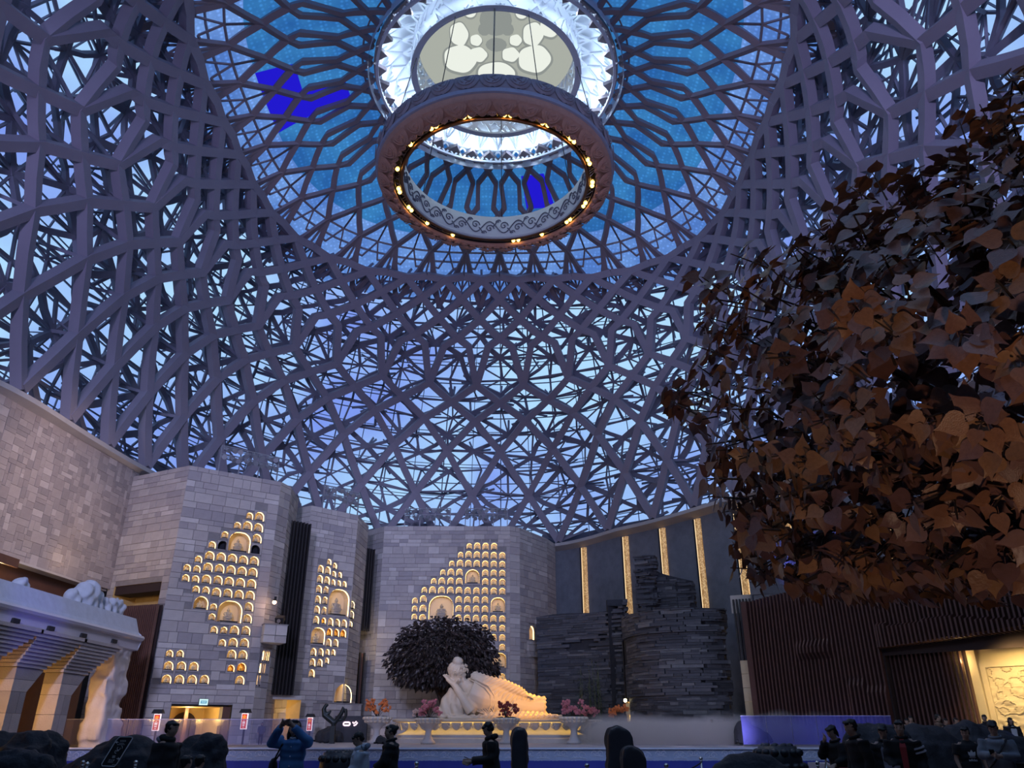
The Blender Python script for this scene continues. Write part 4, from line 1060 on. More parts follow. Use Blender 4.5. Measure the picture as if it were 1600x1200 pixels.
# black slats and lit gap between slate wall and drum
sD = screen('black slats in the gap between slate wall and drum'); slat_run((7.9, 58.2), (9.3, 57.4), 3.6, 7.4, 9, .07, .2, M['black_slat'], sD, backm=M['brown_back'])
sE = screen('black slats between the slate drum and the brown slat wall'); slat_run((13.9, 50.0), (15.7, 49.2), 5.4, 9.1, 10, .1, .25, M['black_slat'], sE, backm=M['wall_dark'])
mb = MB(); mb.frame_box(Vector((13.9, 50.3, 8.3)), Vector((.91, -.41, 0)), Vector((0, 0, 1)), Vector((-.41, -.91, 0)), 0, 2.4, 0, 1.1, -.2, 0); mb.build('pale_band', M['concrete'], sE)
go = Face((8.0, 58.4), (9.3, 57.7), 0, 3.4); gq = tag(empty('door_2'), 'narrow lit gap beside the slate drum', kind='structure')
room('doorway', go, 0, go.L, 0, 3.4, 2.5, M['cream_stone'], gq, 70)
mb = MB(); mb.frame_box(go.o, go.u, go.w, go.n, 0, go.L, 2.6, 3.3, -.6, .1); mb.build('lintel', M['cream_stone'], gq)
mb = MB(); mb.frame_box(go.o, go.u, go.w, go.n, 0, go.L, 1.75, 2.5, -1.6, -1.5); mb.build('panel', M['ochre'], gq)
ho = Face((13.9, 49.7), (15.6, 48.9), 0, 5.4); hq = tag(empty('door_3'), 'tall lit opening left of the brown slat wall', kind='structure')
room('doorway', ho, 0, ho.L, 0, 5.4, 4, M['cream_stone'], hq, 230)
mb = MB()
for i in range(7): mb.frame_box(ho.o, ho.u, ho.w, ho.n, 0, ho.L * .55, i * .78 + .01, i * .78 + .77, -.5, -.02)
mb.build('stone_pier', M['cream_stone'], hq)
mb = MB(); mb.frame_box(ho.o, ho.u, ho.w, ho.n, ho.L * .55, ho.L, 2.6, 5.4, -2.4, -2.3); mb.build('inner_panel', M['red_wood'], hq)
gl = MB(); 
for k in range(5): gl.ball(ho.pos(ho.L * (.62 + .08 * k), 2.5 + .5 * (k % 3), -2.2), .06, 6)
gl.tube([ho.pos(ho.L * .6, 3.9, -2.2), ho.pos(ho.L * .8, 4.0, -2.2), ho.pos(ho.L * .98, 4.3, -2.2)], .04, 6); gl.build('strip_light', emit_mat('small_warm_light', (1, .7, .4), 6), hq)
sl_ = MB(); sl_.ball((0, 0, 0), .17, 10); tag(sl_.build('wall_lamp', emit_mat('white_warm_light', (1, .82, .5), 9), None, True, (8.55, 57.0, 7.3)), 'bright round lamp at the top of the slats beside the drum', 'lamp')
lamp('gap_lamp', 'POINT', (8.6, 56.9, 7.2), None, 25, WARM, shadow_soft_size=.15)
sl2 = MB(); sl2.ball((0, 0, 0), .12, 10); tag(sl2.build('wall_lamp', bpy.data.materials['white_warm_light'], None, True, (7.85, 57.6, 3.45)), 'small lamp at the foot of the black slats by the slate wall', 'lamp')

# ------------------------------------------------------------------ brown slat wall
bw = tag(empty('wall_slatted'), 'great wall of reddish brown slats with swelling folds', kind='structure')
BP0, BP1 = Vector((13.65, 46.2, 0)), Vector((25.6, 33.3, 0))
bu = (BP1 - BP0).normalized(); bn = bu.cross(Vector((0, 0, 1))); BL = (BP1 - BP0).length
def bab(x, y):
    p = at_plane(x, y, BP0, bn) - BP0; return p.dot(bu), p.z
A_c, _ = bab(1374, 1000); A_e, _ = bab(1512, 1080); A_f, _ = bab(1410, 1000)
z_c0 = bab(1378, 1014)[1]; z_c1 = bab(1598, 986)[1]; a_c1 = bab(1598, 986)[0]
zs0 = bab(1374, 974)[1]; zs1 = bab(1598, 962)[1]
a_p, z_p0 = bab(1247, 1030); a_p2, z_p1 = bab(1302, 1006)
a_q, z_q = bab(1330, 1068); a_q2, _ = bab(1420, 1072)
def lerp(a, b, t): return a + (b - a) * t
NSL = 82
for i in range(NSL):
    a = BL * (i + .5) / NSL
    z_top = 8.35 + .5 * (a / BL) + .25 * math.sin(a * .45)
    zs = set([0, 8.4]); prof = []
    def fwd(z):
        f = .10 * math.sin(a * .5 + z * .35)
        if a_p < a < a_p2:
            e = math.sin(PI * (a - a_p) / (a_p2 - a_p)) ** .5
            if z_p0 + .15 * (1 - e) < z < z_p1 + .2 * e: f += .30 * e
        if a > A_c:
            t = (a - A_c) / (a_c1 - A_c)
            if z < lerp(zs0, zs1, t) + .12 * math.sin(a * 1.3): f += .45 * min(1, (a - A_c) / .6 + .35)
        elif a_q < a:
            if z < z_q - .35 * (a - a_q) * .4: f += .18
        return f
    zb = 0.0
    if a > A_c: zb = lerp(z_c0, z_c1, (a - A_c) / (a_c1 - A_c))
    n_ = 26; pts = []
    for k in range(n_ + 1):
        z = zb + (z_top - zb) * k / n_; pts.append((fwd(z) + .17, z))
    poly = [(-.17, zb)] + pts + [(-.17, z_top)]
    mb = MB(); mb.prism(poly, BP0 + bu * a, bn, (0, 0, 1), bu, -.045, .045); mb.build('slat', M['brown_slat'], bw)
    if a > A_c and a < A_e:
        mb = MB(); mb.box((0, 0, zb / 2), (.09, .3, zb)); mb.build('slat', M['brown_slat'], bw, loc=BP0 + bu * a - bn * .75, rot=(0, 0, math.atan2(bu.y, bu.x)))
bk = MB(); P = lambda a, z, d: BP0 + bu * a + bn * d + Vector((0, 0, z))
bk.add([P(0, 0, -.25), P(A_c, 0, -.25), P(A_c, 8.2, -.25), P(0, 8.2, -.25)], [(0, 1, 2, 3)]); bk.add([P(A_c, 5, -.25), P(BL, 5, -.25), P(BL, 8.7, -.25), P(A_c, 8.2, -.25)], [(0, 1, 2, 3)])
bk.add([P(A_c, 0, -1.05), P(A_e - .9, 0, -1.05), P(A_e - .9, 6, -1.05), P(A_c, 6, -1.05)], [(0, 1, 2, 3)]); bk.add([P(A_c, 0, -.25), P(A_c, 0, -1.05), P(A_c, 6, -1.05), P(A_c, 6, -.25)], [(0, 1, 2, 3)]); bk.build('backing', M['brown_back'], bw)
mb = MB(); mb.box((0, 0, 4.2), (.35, .6, 8.4)); mb.build('end_post', M['brown_slat'], bw, loc=BP0 + bu * .0, rot=(0, 0, math.atan2(bu.y, bu.x)))
mb = MB(); mb.frame_box(BP0 + Vector((0, 0, 0)), bu, Vector((0, 0, 1)), bn, A_c - .1, A_c + 1.2, 0, z_c0 + .3, -.8, .1); 
mb2 = MB(); mb2.add([P(A_c, z_c0 + .02, .6), P(BL, z_c1 + .45, .6), P(BL, z_c1 + .45, -2.6), P(A_c, z_c0 + .02, -2.6)], [(0, 1, 2, 3)]); mb2.build('soffit', M['red_wood'], bw)
# warm recess with the relief
wr2 = tag(empty('wall_recess'), 'warm lit plaster recess framing the carved relief', kind='structure')
rf = Face((P(A_e - 1.0, 0, -1.6).x, P(A_e - 1.0, 0, -1.6).y), (P(BL + 2, 0, -1.6).x, P(BL + 2, 0, -1.6).y), 0, 5.8)
mb = MB(); mb.add([rf.pos(0, 0, 0), rf.pos(rf.L, 0, 0), rf.pos(rf.L, 5.8, 0), rf.pos(0, 5.8, 0)], [(0, 1, 2, 3)]); mb.build('plaster', M['cream_stone'], wr2)
mb = MB(); mb.frame_box(rf.o, rf.u, rf.w, rf.n, rf.ab(1508, 1050)[0], rf.ab(1533, 1050)[0], 0, 5.7, 0, .35); mb.build('pilaster', M['cream_stone'], wr2)
ra0, rz1 = rf.ab(1541, 1043); ra1 = rf.L - .5; rz0 = rf.ab(1550, 1143)[1]
for (a0_, a1_, b0_, b1_) in ((ra0 - .25, ra0, rz0, rz1), (ra0 - .25, ra1, rz1, rz1 + .22), (ra0 - .25, ra1, rz0 - .2, rz0)):
    mb = MB(); mb.frame_box(rf.o, rf.u, rf.w, rf.n, a0_, a1_, b0_, b1_, 0, .16); mb.build('frame', M['cream_stone'], wr2)
nx_, ny_ = 110, 70; mb = MB()
for j in range(ny_ + 1):
    for i in range(nx_ + 1):
        a, b = lerp(ra0, ra1, i / nx_), lerp(rz0, rz1, j / ny_)
        h = noise.noise(Vector((a * 1.3, b * 2.4, 3))) * .6 + noise.noise(Vector((a * 3.1, b * 5.2, 7))) * .35; h2 = abs(noise.noise(Vector((a * 1.7 + 4, b * 2.2, 1))))
        mb.v.append(tuple(rf.pos(a, b, .02 + .20 * max(0, h + .25) * (1.1 - b / rz1 * .5) * (1 if b < rz1 * .8 else .4) + (.06 if h2 < .07 else 0))))
for j in range(ny_):
    for i in range(nx_):
        b = j * (nx_ + 1) + i; mb.f.append((b, b + 1, b + nx_ + 2, b + nx_ + 1)); mb.m.append(0)
tag(mb.build('stone_relief', M['cream_stone'], None), 'long carved stone relief of waves and figures, warmly lit in a frame', 'relief')
lamp('relief_light', 'SPOT', rf.pos(ra0 + 1.5, 5.0, 3.0), rf.pos(ra0 + 2.5, 1.8, 0), 950, (1.0, .70, .28), spot_size=2.2, spot_blend=.8, shadow_soft_size=.25)
lamp('relief_light', 'POINT', rf.pos(.9, 4.6, .9), None, 90, (1.0, .68, .28), shadow_soft_size=.2)

# ================================================================== LEFT: gallery with balcony and corbelled arcade
gal = tag(empty('balcony_gallery'), 'curved pale stone balcony over a corbelled arcade', kind='structure')
prof = [(-18.85, 5.35), (-18.85, 6.62), (-18.55, 6.6), (-18.3, 5.95), (-18.22, 5.8), (-18.02, 5.76), (-17.95, 5.66), (-18.0, 5.56), (-18.14, 5.52), (-18.2, 5.12), (-18.3, 5.08), (-25.5, 5.08), (-25.5, 5.35), (-18.85, 5.35)]
mb = MB(); ys = [18 + i * 1.07 for i in range(21)]
for i, y in enumerate(ys):
    for (x, z) in prof: mb.v.append((x, y, z))
    if i:
        k = len(prof); b = i * k
        for e in range(k - 1): mb.f.append((b - k + e, b + e, b + e + 1, b - k + e + 1)); mb.m.append(0 if e < 4 else (1 if e < 11 else 1))
mb.add([(-18.85, ys[-1], 6.62), (-18.55, ys[-1], 6.6), (-18.3, ys[-1], 5.95), (-18.0, ys[-1], 5.7), (-18.2, ys[-1], 5.1), (-19.0, ys[-1], 5.1)], [(5, 4, 3, 2, 1, 0)], 0)
mb.build('parapet', [M['blue_stone'], mat('pale_moulding', (.62, .58, .60), .6)], gal)
for (x, y) in ((24, 970), (79, 982), (130, 993), (178, 1002)):
    p = at_plane(x, y, Vector((-18.15, 0, 0)), Vector((1, 0, 0)))
    MB().box((0, 0, 0), (.12, .42, .16)).build('vent', M['black'], gal, loc=(-18.15, p.y, p.z))
ps = [MOS[0], MOS[3], MOS[2], MOS[4]]; rnd = random.Random(61)
for y0 in (20.4, 23.7, 27.0, 30.3, 33.55):
    z = 0.0; hs_ = [.72, .72, .72, .74, .42, .42]; x1 = -18.35
    for k, h in enumerate(hs_):
        yb0 = y0; 
        t0 = 1.0 + max(0, (z - 2.9)) * 1.0; t1 = 1.0 + max(0, z + h - 2.9) * 1.0
        g = .012; xa, xb = -19.1, x1
        ns = 2 if k < 4 else 1
        cuts = [0, rnd.uniform(.35, .65), 1] if ns == 2 else [0, 1]
        for c in range(ns):
            f0, f1_ = cuts[c], cuts[c + 1]
            mb = MB(); A = lambda f, t: yb0 + t * f
            mb.hexa([(xa, A(f0, t0) + g, z), (xb, A(f0, t0) + g, z), (xb, A(f1_, t0) - g, z), (xa, A(f1_, t0) - g, z), (xa, A(f0, t1) + g, z + h - g), (xb, A(f0, t1) + g, z + h - g), (xb, A(f1_, t1) - g, z + h - g), (xa, A(f1_, t1) - g, z + h - g)])
            mb.build('stone_block', ps[rnd.choice((0, 0, 1, 3))], gal)
        z += h
    for k in range(10):                 # corbel steps running to the next pier
        h = .134; e = 1.85 + .16 * (k + 1); mb = MB(); xo = .05 * (k + 1)
        mb.box(((-19.3 + x1 + xo) / 2, y0 + e / 2 - .1 + .03 * k, z + h / 2), (x1 + xo + 19.3, e, h - .01)); mb.build('corbel_course', ps[rnd.choice((0, 0, 1, 3))], gal); z += h
mb = MB(); mb.add([(-20.6, 17, 0), (-20.6, 39.5, 0), (-20.6, 39.5, 5.1), (-20.6, 17, 5.1)], [(0, 1, 2, 3)]); mb.build('door_panel', M['red_wood'], gal)
rk = MB(); rr_ = random.Random(5)
for k in range(9):
    z = k * .62; rk.box((-18.75 + rr_.uniform(-.05, .05), 38.35 + .05 * math.sin(k), z + .3), (.95 + rr_.uniform(-.1, .1), 1.75 + rr_.uniform(-.15, .2), .75), M=Matrix.Rotation(rr_.uniform(-.1, .1), 3, 'Z'))
rme = remesh(rk, 'rock_pier', M['cream_stone'], .09, 3)
warp(rme, lambda c: .12 * noise.noise(c * 1.3) + .05 * noise.noise(c * 4.0)); rme.materials.clear(); rme.materials.append(MOS[2]); link('rock_pier', rme, gal)
for y in (22.2, 25.4, 28.7, 32.0, 35.8):
    lamp('arcade_lamp', 'POINT', (-18.95, y - .25, 2.3), None, 95, (1.0, .54, .13), shadow_soft_size=.15)
mb = MB(); mb.box((-19.9, 35.6, 2.2), (.02, .9, 4.4)); mb.build('door_panel', M['brown_back'], gal)
lamp('fascia_blue', 'SPOT', (-11, 29, 3.2), (-18.1, 30.5, 5.4), 500, (.12, .12, 1.0), spot_size=.62, spot_blend=.9, shadow_soft_size=.1)
# carved cloud rocks on the balcony
def cloud_rock(pxs, base_z, X, label, s):
    mb = MB()
    for (x, y, r) in pxs:
        p = at_plane(x, y, Vector((X, 0, 0)), Vector((1, 0, 0))); mb.ball(p, (r * .8, r * 1.0, r), 12)
        mb.tube([(p.x, p.y, base_z), tuple(p)], [r * .9, r * .8], 10)
    me = remesh(mb, 'cloud_rock', M['blue_stone'], .07, 4); warp(me, lambda c: .07 * math.sin(c.y * 9 + 3 * math.sin(c.z * 4)) * .6 + .05 * noise.noise(c * 2.5))
    tag(link('cloud_rock', me), label, 'sculpture', 'cloud sculptures on the balcony')
cloud_rock([(128, 932, .62), (140, 925, .55), (112, 935, .42), (150, 936, .4)], 5.4, -19.3, 'tall carved cloud rock standing on the pale balcony', 0)
cloud_rock([(163, 946, .36), (174, 946, .34)], 5.4, -19.3, 'low rounded cloud rock beside the tall one on the balcony', 0)
cloud_rock([(183, 936, .13), (184, 944, .18), (190, 941, .15), (191, 950, .2)], 5.4, -19.3, 'pair of small upright rocks at the balcony end', 0)
cloud_rock([(30, 914, .3), (38, 913, .26)], 5.4, -19.3, 'small cloud rock at the left end of the balcony', 0)
# wooden canopy with its lamp under the mosaic wall
cano = tag(empty('canopy', (-25.0, 34.6, 9.0)), 'reddish wooden canopy over the gallery with a bright lamp', 'canopy')
mb = MB(); mb.box((0, -1.2, .1), (2.0, 8.5, .12)); mb.box((1.0, -1.2, -.05), (.12, 8.5, .4)); mb.build('board', M['red_wood'], cano)
mb = MB()
mb.box((.2, 2.6, -.25), (.08, .08, .3)); mb.ball((.2, 2.6, -.45), .13, 8); 
mb.build('lamp', emit_mat('white_gallery_lamp', (1, .86, .6), 12), cano)
lamp('gallery_lamp', 'POINT', (-24.6, 37.1, 8.4), None, 90, WARM, shadow_soft_size=.1)
# ================================================================== STAGE
M['cloud_stone'] = mat('blue_grey_carved_stone', (.34, .42, .62), .6, var=.08)
M['cloud_line'] = mat('pale_cloud_line', (.62, .68, .82), .6)
M['skirt'] = mat('blue_cloth', (.025, .04, .34), .7)
SZ = 0.9; SY = 36.0
stg = tag(empty('stage', (0, SY, 0)), 'raised stage with carved cloud band and blue skirting', kind='structure')
MB().box((0, 13, SZ / 2), (44, 26, SZ - .02)).build('stage_deck', M['stage'], stg)
MB().box((0, -.06, .66), (44, .12, .5)).build('cloud_band', M['cloud_stone'], stg)
MB().box((0, -.1, SZ - .02), (44.2, .3, .06)).build('edge_trim', M['cloud_line'], stg)
mb = MB(); rc = random.Random(8)
for i in range(60):
    x = -21 + i * .7 + rc.uniform(-.1, .1); z = .56 + .08 * (i % 2); s = rc.uniform(.11, .17)
    for f in (1, -1):
        mb.tube([(x + f * s * (1.1 - t) * math.cos(t * 7) + f * s * .9, -.13, z + s * (1.1 - t) * math.sin(t * 7) * .9 + .05) for t in [q / 12 for q in range(12)]], .014, 4, cap=False)
    mb.tube([(x - s * 2, -.13, z - .06), (x, -.13, z - .03), (x + s * 2.2, -.13, z - .07)], .014, 4)
    mb.tube([(x - s * 1.4, -.13, z + .16), (x - s * .4, -.13, z + .24), (x + s * .6, -.13, z + .22), (x + s * 1.5, -.13, z + .14)], .014, 4)
tag(mb.build('cloud_relief', M['cloud_line'], stg), kind='stuff')
mb = MB(); n_ = 560
for i in range(n_ + 1):
    x = -22 + 44 * i / n_; d = -.10 - .05 * (i % 2) - .02 * math.sin(i * .7)
    mb.v += [(x, d - .05, 0), (x, d, .42)]
    if i: b = 2 * i; mb.f.append((b - 2, b, b + 1, b - 1)); mb.m.append(0)
mb.build('cloth_skirt', M['skirt'], stg, True)
ter = tag(MB().box((17.5, 31.0, .2), (11, 7.6, .4)).build('floor_terrace', M['stage']), 'low paved terrace in front of the brown slat wall', kind='structure')
# glass balustrades
def fence(label, x0, x1, y, z0, z1, n, m):
    t = tag(empty('glass_fence', (x0, y, z0)), label, 'fence', 'glass fences along the stage')
    w = (x1 - x0) / n
    for i in range(n):
        MB().box((w * (i + .5), 0, (z1 - z0) / 2), (w - .025, .03, z1 - z0)).build('glass_panel', m, t)
    MB().box((w * n / 2, 0, z1 - z0 + .012), (w * n, .045, .022)).build('top_edge', mat('lit_glass_edge', (.55, .55, .8), .3), t)
    MB().box((w * n / 2, 0, .04), (w * n, .07, .08)).build('base_channel', M['chrome'], t); return t
p = at(102, 1135, 38); q = at(491, 1131, 38)
fence('long glass fence in front of the left towers and rough pier', p.x, q.x, 38, SZ, 2.02, 8, M['fence_glass'])
p = at(1157, 1122, 39); q = at(1392, 1122, 39)
M['fence_glow_tint'] = glass_mat('fence_glass_glow_tint', (.80, .82, .95), .10, .08, haze=.22, hcol=(.28, .28, .85))  # violet light reflected in the glass, put into its tint and haze colour
fence('violet lit glass fence before the brown slat wall', p.x, q.x, 39, SZ, 2.18, 6, M['fence_glow_tint'])
lamp('fence_spot', 'SPOT', (14, 30, 4.5), (15.2, 39, 1.6), 620, (.25, .25, 1.0), spot_size=.55, spot_blend=.9, shadow_soft_size=.1)
lamp('fence_spot', 'SPOT', (-13, 30, 4.5), (-15.5, 38, 1.4), 260, (.45, .35, 1.0), spot_size=1.2, spot_blend=.9, shadow_soft_size=.1)
lamp('stage_wash', 'SPOT', (2, 24, 9), (2, 36, .7), 700, (.42, .50, 1.0), spot_size=1.7, spot_blend=1.0, shadow_soft_size=.3)

# ================================================================== LOTUS PLATFORM
PX, PY, PZ = -1.25, 51.3, 2.2
plat = tag(empty('lotus_platform', (PX, PY, SZ)), 'long oval white lotus platform carrying the reclining statue', 'platform')
def oval(prof, sx, sy, n=96, m=0):
    mb = MB()
    for (o, z) in prof:
        for k in range(n):
            a = 2 * PI * k / n; c, s = math.cos(a), math.sin(a); e = .62
            mb.v.append(((sx + o) * math.copysign(abs(c) ** e, c), (sy + o) * math.copysign(abs(s) ** e, s), z))
    for i in range(len(prof) - 1):
        for k in range(n):
            k2 = (k + 1) % n; mb.f.append((i * n + k, i * n + k2, (i + 1) * n + k2, (i + 1) * n + k)); mb.m.append(0)
    mb.f.append(tuple(range((len(prof) - 1) * n, len(prof) * n))); mb.m.append(0); return mb
M['plat'] = mat('carved_white_stone', (.56, .54, .54), .6, var=.06, bump=.2, bscale=10)
oval([(.1, -.1), (.1, .22), (-.05, .3), (-.05, .42), (-.3, .5)], 5.75, 2.5).build('plinth', M['plat'], plat)
oval([(-.3, .48), (-.6, .62), (-.65, .72), (-.58, .86), (-.48, 1.02), (-.46, 1.1)], 5.75, 2.5).build('lotus_body', M['plat'], plat, True)
oval([(-.1, 1.1), (.22, 1.14), (.24, 1.24), (.05, 1.29)], 5.75, 2.5).build('top_slab', M['marble'], plat)
oval([(-.28, 1.085), (-.40, 1.09)], 5.75, 2.5).build('light_strip', emit_mat('platform_led', (1.0, .62, .16), 4.5), plat)
pl_ = MB(); k = 9
for j in range(7):
    v = j / 6; ww = .27 * math.sqrt(max(.02, 1 - (1 - v) ** 2.4))
    for i in range(k):
        a = i / (k - 1) * 2 - 1; pl_.v.append((ww * a, -.05 - .10 * (1 - a * a) ** .5 * math.sin(PI * (.12 + .7 * v)) - .2 * v, -.34 + .42 * v + .0))
for j in range(6):
    for i in range(k - 1): b = j * k + i; pl_.f.append((b, b + 1, b + k + 1, b + k)); pl_.m.append(0)
petm = pl_.mesh('lotus_petal', M['plat'], True)
dr = MB()                               # hanging ruyi drop between the petals
for t in (-1, 1): dr.tube([(0, -.25, -.2), (t * .1, -.26, -.17), (t * .15, -.26, -.08), (t * .1, -.26, -.02), (t * .05, -.26, -.06)], .022, 6)
dr.ball((0, -.25, -.22), (.05, .03, .06), 8); drm = dr.mesh('cloud_drop', M['marble'], True)
n_ = 44; per = []
for k in range(720):
    a = 2 * PI * k / 720; c, s = math.cos(a), math.sin(a); per.append(Vector((5.72 * math.copysign(abs(c) ** .62, c), 2.47 * math.copysign(abs(s) ** .62, s), 0)))
acc = [0]
for k in range(720): acc.append(acc[-1] + (per[(k + 1) % 720] - per[k]).length)
for i in range(n_):
    for half in (0, .5):
        t = acc[-1] * (i + half) / n_; k = 0
        while acc[k + 1] < t: k += 1
        p = per[k % 720]; d = (per[(k + 1) % 720] - p); d = d.normalized() if d.length > 1e-6 else Vector((1, 0, 0)); nn = Vector((d.y, -d.x, 0))
        rz = math.atan2(nn.y, nn.x) + PI / 2
        if half == 0: link('lotus_petal', petm, plat, (p.x - nn.x * .22, p.y - nn.y * .22, 1.0), (0, 0, rz))
        else: link('cloud_drop', drm, plat, (p.x, p.y, 1.06), (0, 0, rz))
wv = MB()
for i in range(70):
    t = acc[-1] * i / 70; k = 0
    while acc[k + 1] < t: k += 1
    p = per[k % 720] * 1.015; d = (per[(k + 3) % 720] - per[k % 720]).normalized()
    for f in (1, -1): wv.tube([tuple(p + d * (f * .1 * (1.1 - q) * math.cos(q * 6)) + Vector((0, 0, .11 + .08 * (1.1 - q) * math.sin(q * 6)))) for q in (0, .2, .4, .6, .8, 1)], .018, 4)
tag(wv.build('wave_carving', M['marble'], plat), kind='stuff')

# ================================================================== RECLINING STATUE
BX = at(690, 1122, 51.0).x
LX = lambda zx: (zx - 560) * .00986
LZ_ = lambda zy: (490 - zy) * .00885
bud = tag(empty('reclining_statue', (BX, 51.0, PZ)), 'huge white marble statue of a reclining Buddha, head propped on its hand', 'statue')
def add_head(mb, T, s, jaw=1.0, ears=1.0, nose=1.0):
    B = lambda c, r, n=14: mb.ball(T @ (Vector(c) * s), tuple(q * s for q in r), n, M=T.to_3x3())
    B((0, .04, .12), (.33, .40, .37), 18); B((0, -.07, -.13), (.285 * jaw, .30, .34), 16); B((0, -.2, -.38), (.14 * jaw, .12, .11), 10)
    Tn = lambda pts: [T @ (Vector(p) * s) for p in pts]
    mb.tube(Tn([(0, -.33, .1), (0, -.39, -.02), (0, -.43 * nose, -.1), (0, -.36, -.13)]), [.035 * s, .04 * s, .058 * s, .04 * s], 8)
    for e in (-1, 1):
        B((e * .13, -.33, .055), (.085, .05, .035), 8); B((e * .13, -.345, .13), (.11, .035, .02), 8); B((e * .155, -.30, -.1), (.09, .07, .09), 8)
        B((e * .325, .03, -.02 - .06 * (ears - 1)), (.035, .08, .13 * ears), 10)
    B((0, -.375, -.235), (.085, .035, .022), 8); B((0, -.36, -.275), (.07, .035, .025), 8)
hb = MB()
# head: upright, turned towards the right of the picture and a little to the viewer
TH_ = Matrix.Translation((LX(655), -.45, LZ_(212))) @ Matrix.Rotation(math.radians(52), 4, 'Z') @ Matrix.Rotation(math.radians(20), 4, 'X') @ Matrix.Rotation(math.radians(-14), 4, 'Y')
add_head(hb, TH_, 1.36, 1.05, 1.7)
hb.tube([(LX(690), -.35, LZ_(255)), (LX(735), -.2, LZ_(330))], [.46, .55], 14)
# torso, hips, legs
hb.tube([(LX(735), -.1, LZ_(330)), (LX(820), -.1, LZ_(365)), (LX(920), -.05, LZ_(385)), (LX(1030), 0, LZ_(402)), (LX(1120), 0, LZ_(418)), (LX(1190), 0, LZ_(428))], [1.02, 1.04, .92, .78, .62, .5], 20)
hb.ball((LX(760), -.5, LZ_(330)), (.62, .5, .62), 16); hb.ball((LX(822), -.78, LZ_(345)), (.32, .22, .3), 12)
for dy in (-.35, .25): hb.tube([(LX(1000), dy, LZ_(410)), (LX(1110), dy, LZ_(425)), (LX(1195), dy, LZ_(425))], [.62, .52, .5], 14)
# feet
for (zy, dy) in ((370, -.1), (415, -.45), (475, -.75)):
    hb.tube([(LX(1150), dy, LZ_(zy + 8)), (LX(1200 if zy < 470 else 1270), dy, LZ_(zy + 2))], [.22, .15], 10)
for k in range(5): hb.ball((LX(1292) , -.85 + .05 * k, LZ_(470 + 1.5 * k)), (.1, .05, .07), 8)
hb.tube([(LX(1195), -.2, LZ_(480)), (LX(1290), -.8, LZ_(478))], [.1, .12], 8)
# robe spread on the platform
hb.box((LX(930), -.25, .05), (6.1, 2.3, .12)); hb.ball((LX(1000), -.6, .12), (2.2, .7, .22), 16)
# upper arm over the body, hand resting on the thigh
arm = [(LX(752), -.15, LZ_(225)), (LX(850), -.35, LZ_(262)), (LX(945), -.45, LZ_(282)), (LX(1035), -.55, LZ_(318)), (LX(1085), -.6, LZ_(345))]
hb.tube(arm, [.36, .36, .34, .25, .16], 14)
for k in range(4): hb.tube([(LX(1075), -.72 + .09 * k, LZ_(338)), (LX(1110), -.76 + .1 * k, LZ_(352)), (LX(1128), -.78 + .1 * k, LZ_(366))], [.055, .05, .04], 7)
# propped arm: elbow on the platform, forearm up to the cheek, hand and five fingers along the head
hb.tube([(LX(760), -.6, LZ_(380)), (LX(735), -.95, LZ_(455))], [.42, .33], 14)
hb.tube([(LX(748), -1.0, LZ_(448)), (LX(700), -1.02, LZ_(375)), (LX(652), -.98, LZ_(295)), (LX(628), -.92, LZ_(262))], [.32, .29, .2, .18], 14)
hb.tube([(LX(628), -.92, LZ_(270)), (LX(596), -.72, LZ_(240))], [.2, .2], 10, flat=.6)
for k, (dx_, dy, dz) in enumerate(((566, -.82, 212), (572, -.66, 205), (584, -.5, 203), (596, -.36, 208))):
    hb.tube([(LX(608), -.82 + .1 * k, LZ_(252)), (LX(586 + 4 * k), dy - .02, LZ_(228)), (LX(dx_), dy, LZ_(dz))], [.085, .075, .055], 8)
hb.tube([(LX(640), -1.02, LZ_(272)), (LX(655), -1.12, LZ_(252)), (LX(662), -1.1, LZ_(238))], [.09, .075, .055], 8)
bme = remesh(hb, 'body', [M['marble']], .045, 3)
warp(bme, lambda c: .008 * math.sin(c.z * 55) if (c - Vector((LX(655), -.45, LZ_(212)))).length < .1 else 0)
link('body', bme, bud)
# robe: its own cloth, deep folds running from the shoulder to the hem
rb = MB()
rb.tube([(LX(800), .12, LZ_(318)), (LX(880), .05, LZ_(345)), (LX(960), .02, LZ_(375)), (LX(1060), 0, LZ_(402)), (LX(1150), 0, LZ_(418)), (LX(1200), 0, LZ_(420))], [1.0, 1.02, .93, .78, .66, .62], 22)
rb.tube([(LX(745), .05, LZ_(222)), (LX(850), -.32, LZ_(262)), (LX(945), -.42, LZ_(282)), (LX(1035), -.5, LZ_(316)), (LX(1075), -.55, LZ_(338))], [.40, .41, .40, .32, .22], 16)
rb.tube([(LX(1100), -.1, LZ_(405)), (LX(1205), -.1, LZ_(405))], [.62, .5], 14); rb.box((LX(1000), -.25, .1), (5.0, 2.4, .2)); rb.ball((LX(1010), -.8, .2), (2.3, .6, .26), 16)
rme = remesh(rb, 'robe', [M['marble']], .045, 2)
def fold(c):
    zx = c.x / .00986 + 560; zy = 490 - c.z / .00885
    a = .030
    if zy < 300 + .25 * (zx - 850): return a * math.sin((zx * .55 + zy * .9) * .30)     # sleeve rings
    return a * (1.25 * math.sin((zx - .55 * (490 - zy) * (1.2 + (zx - 900) * .001)) * .21 + .6 * math.sin(zy * .03)))
warp(rme, fold); [setattr(v.co, 'z', max(v.co.z, .004)) for m_ in (bme, rme) for v in m_.vertices]; link('robe', rme, bud)
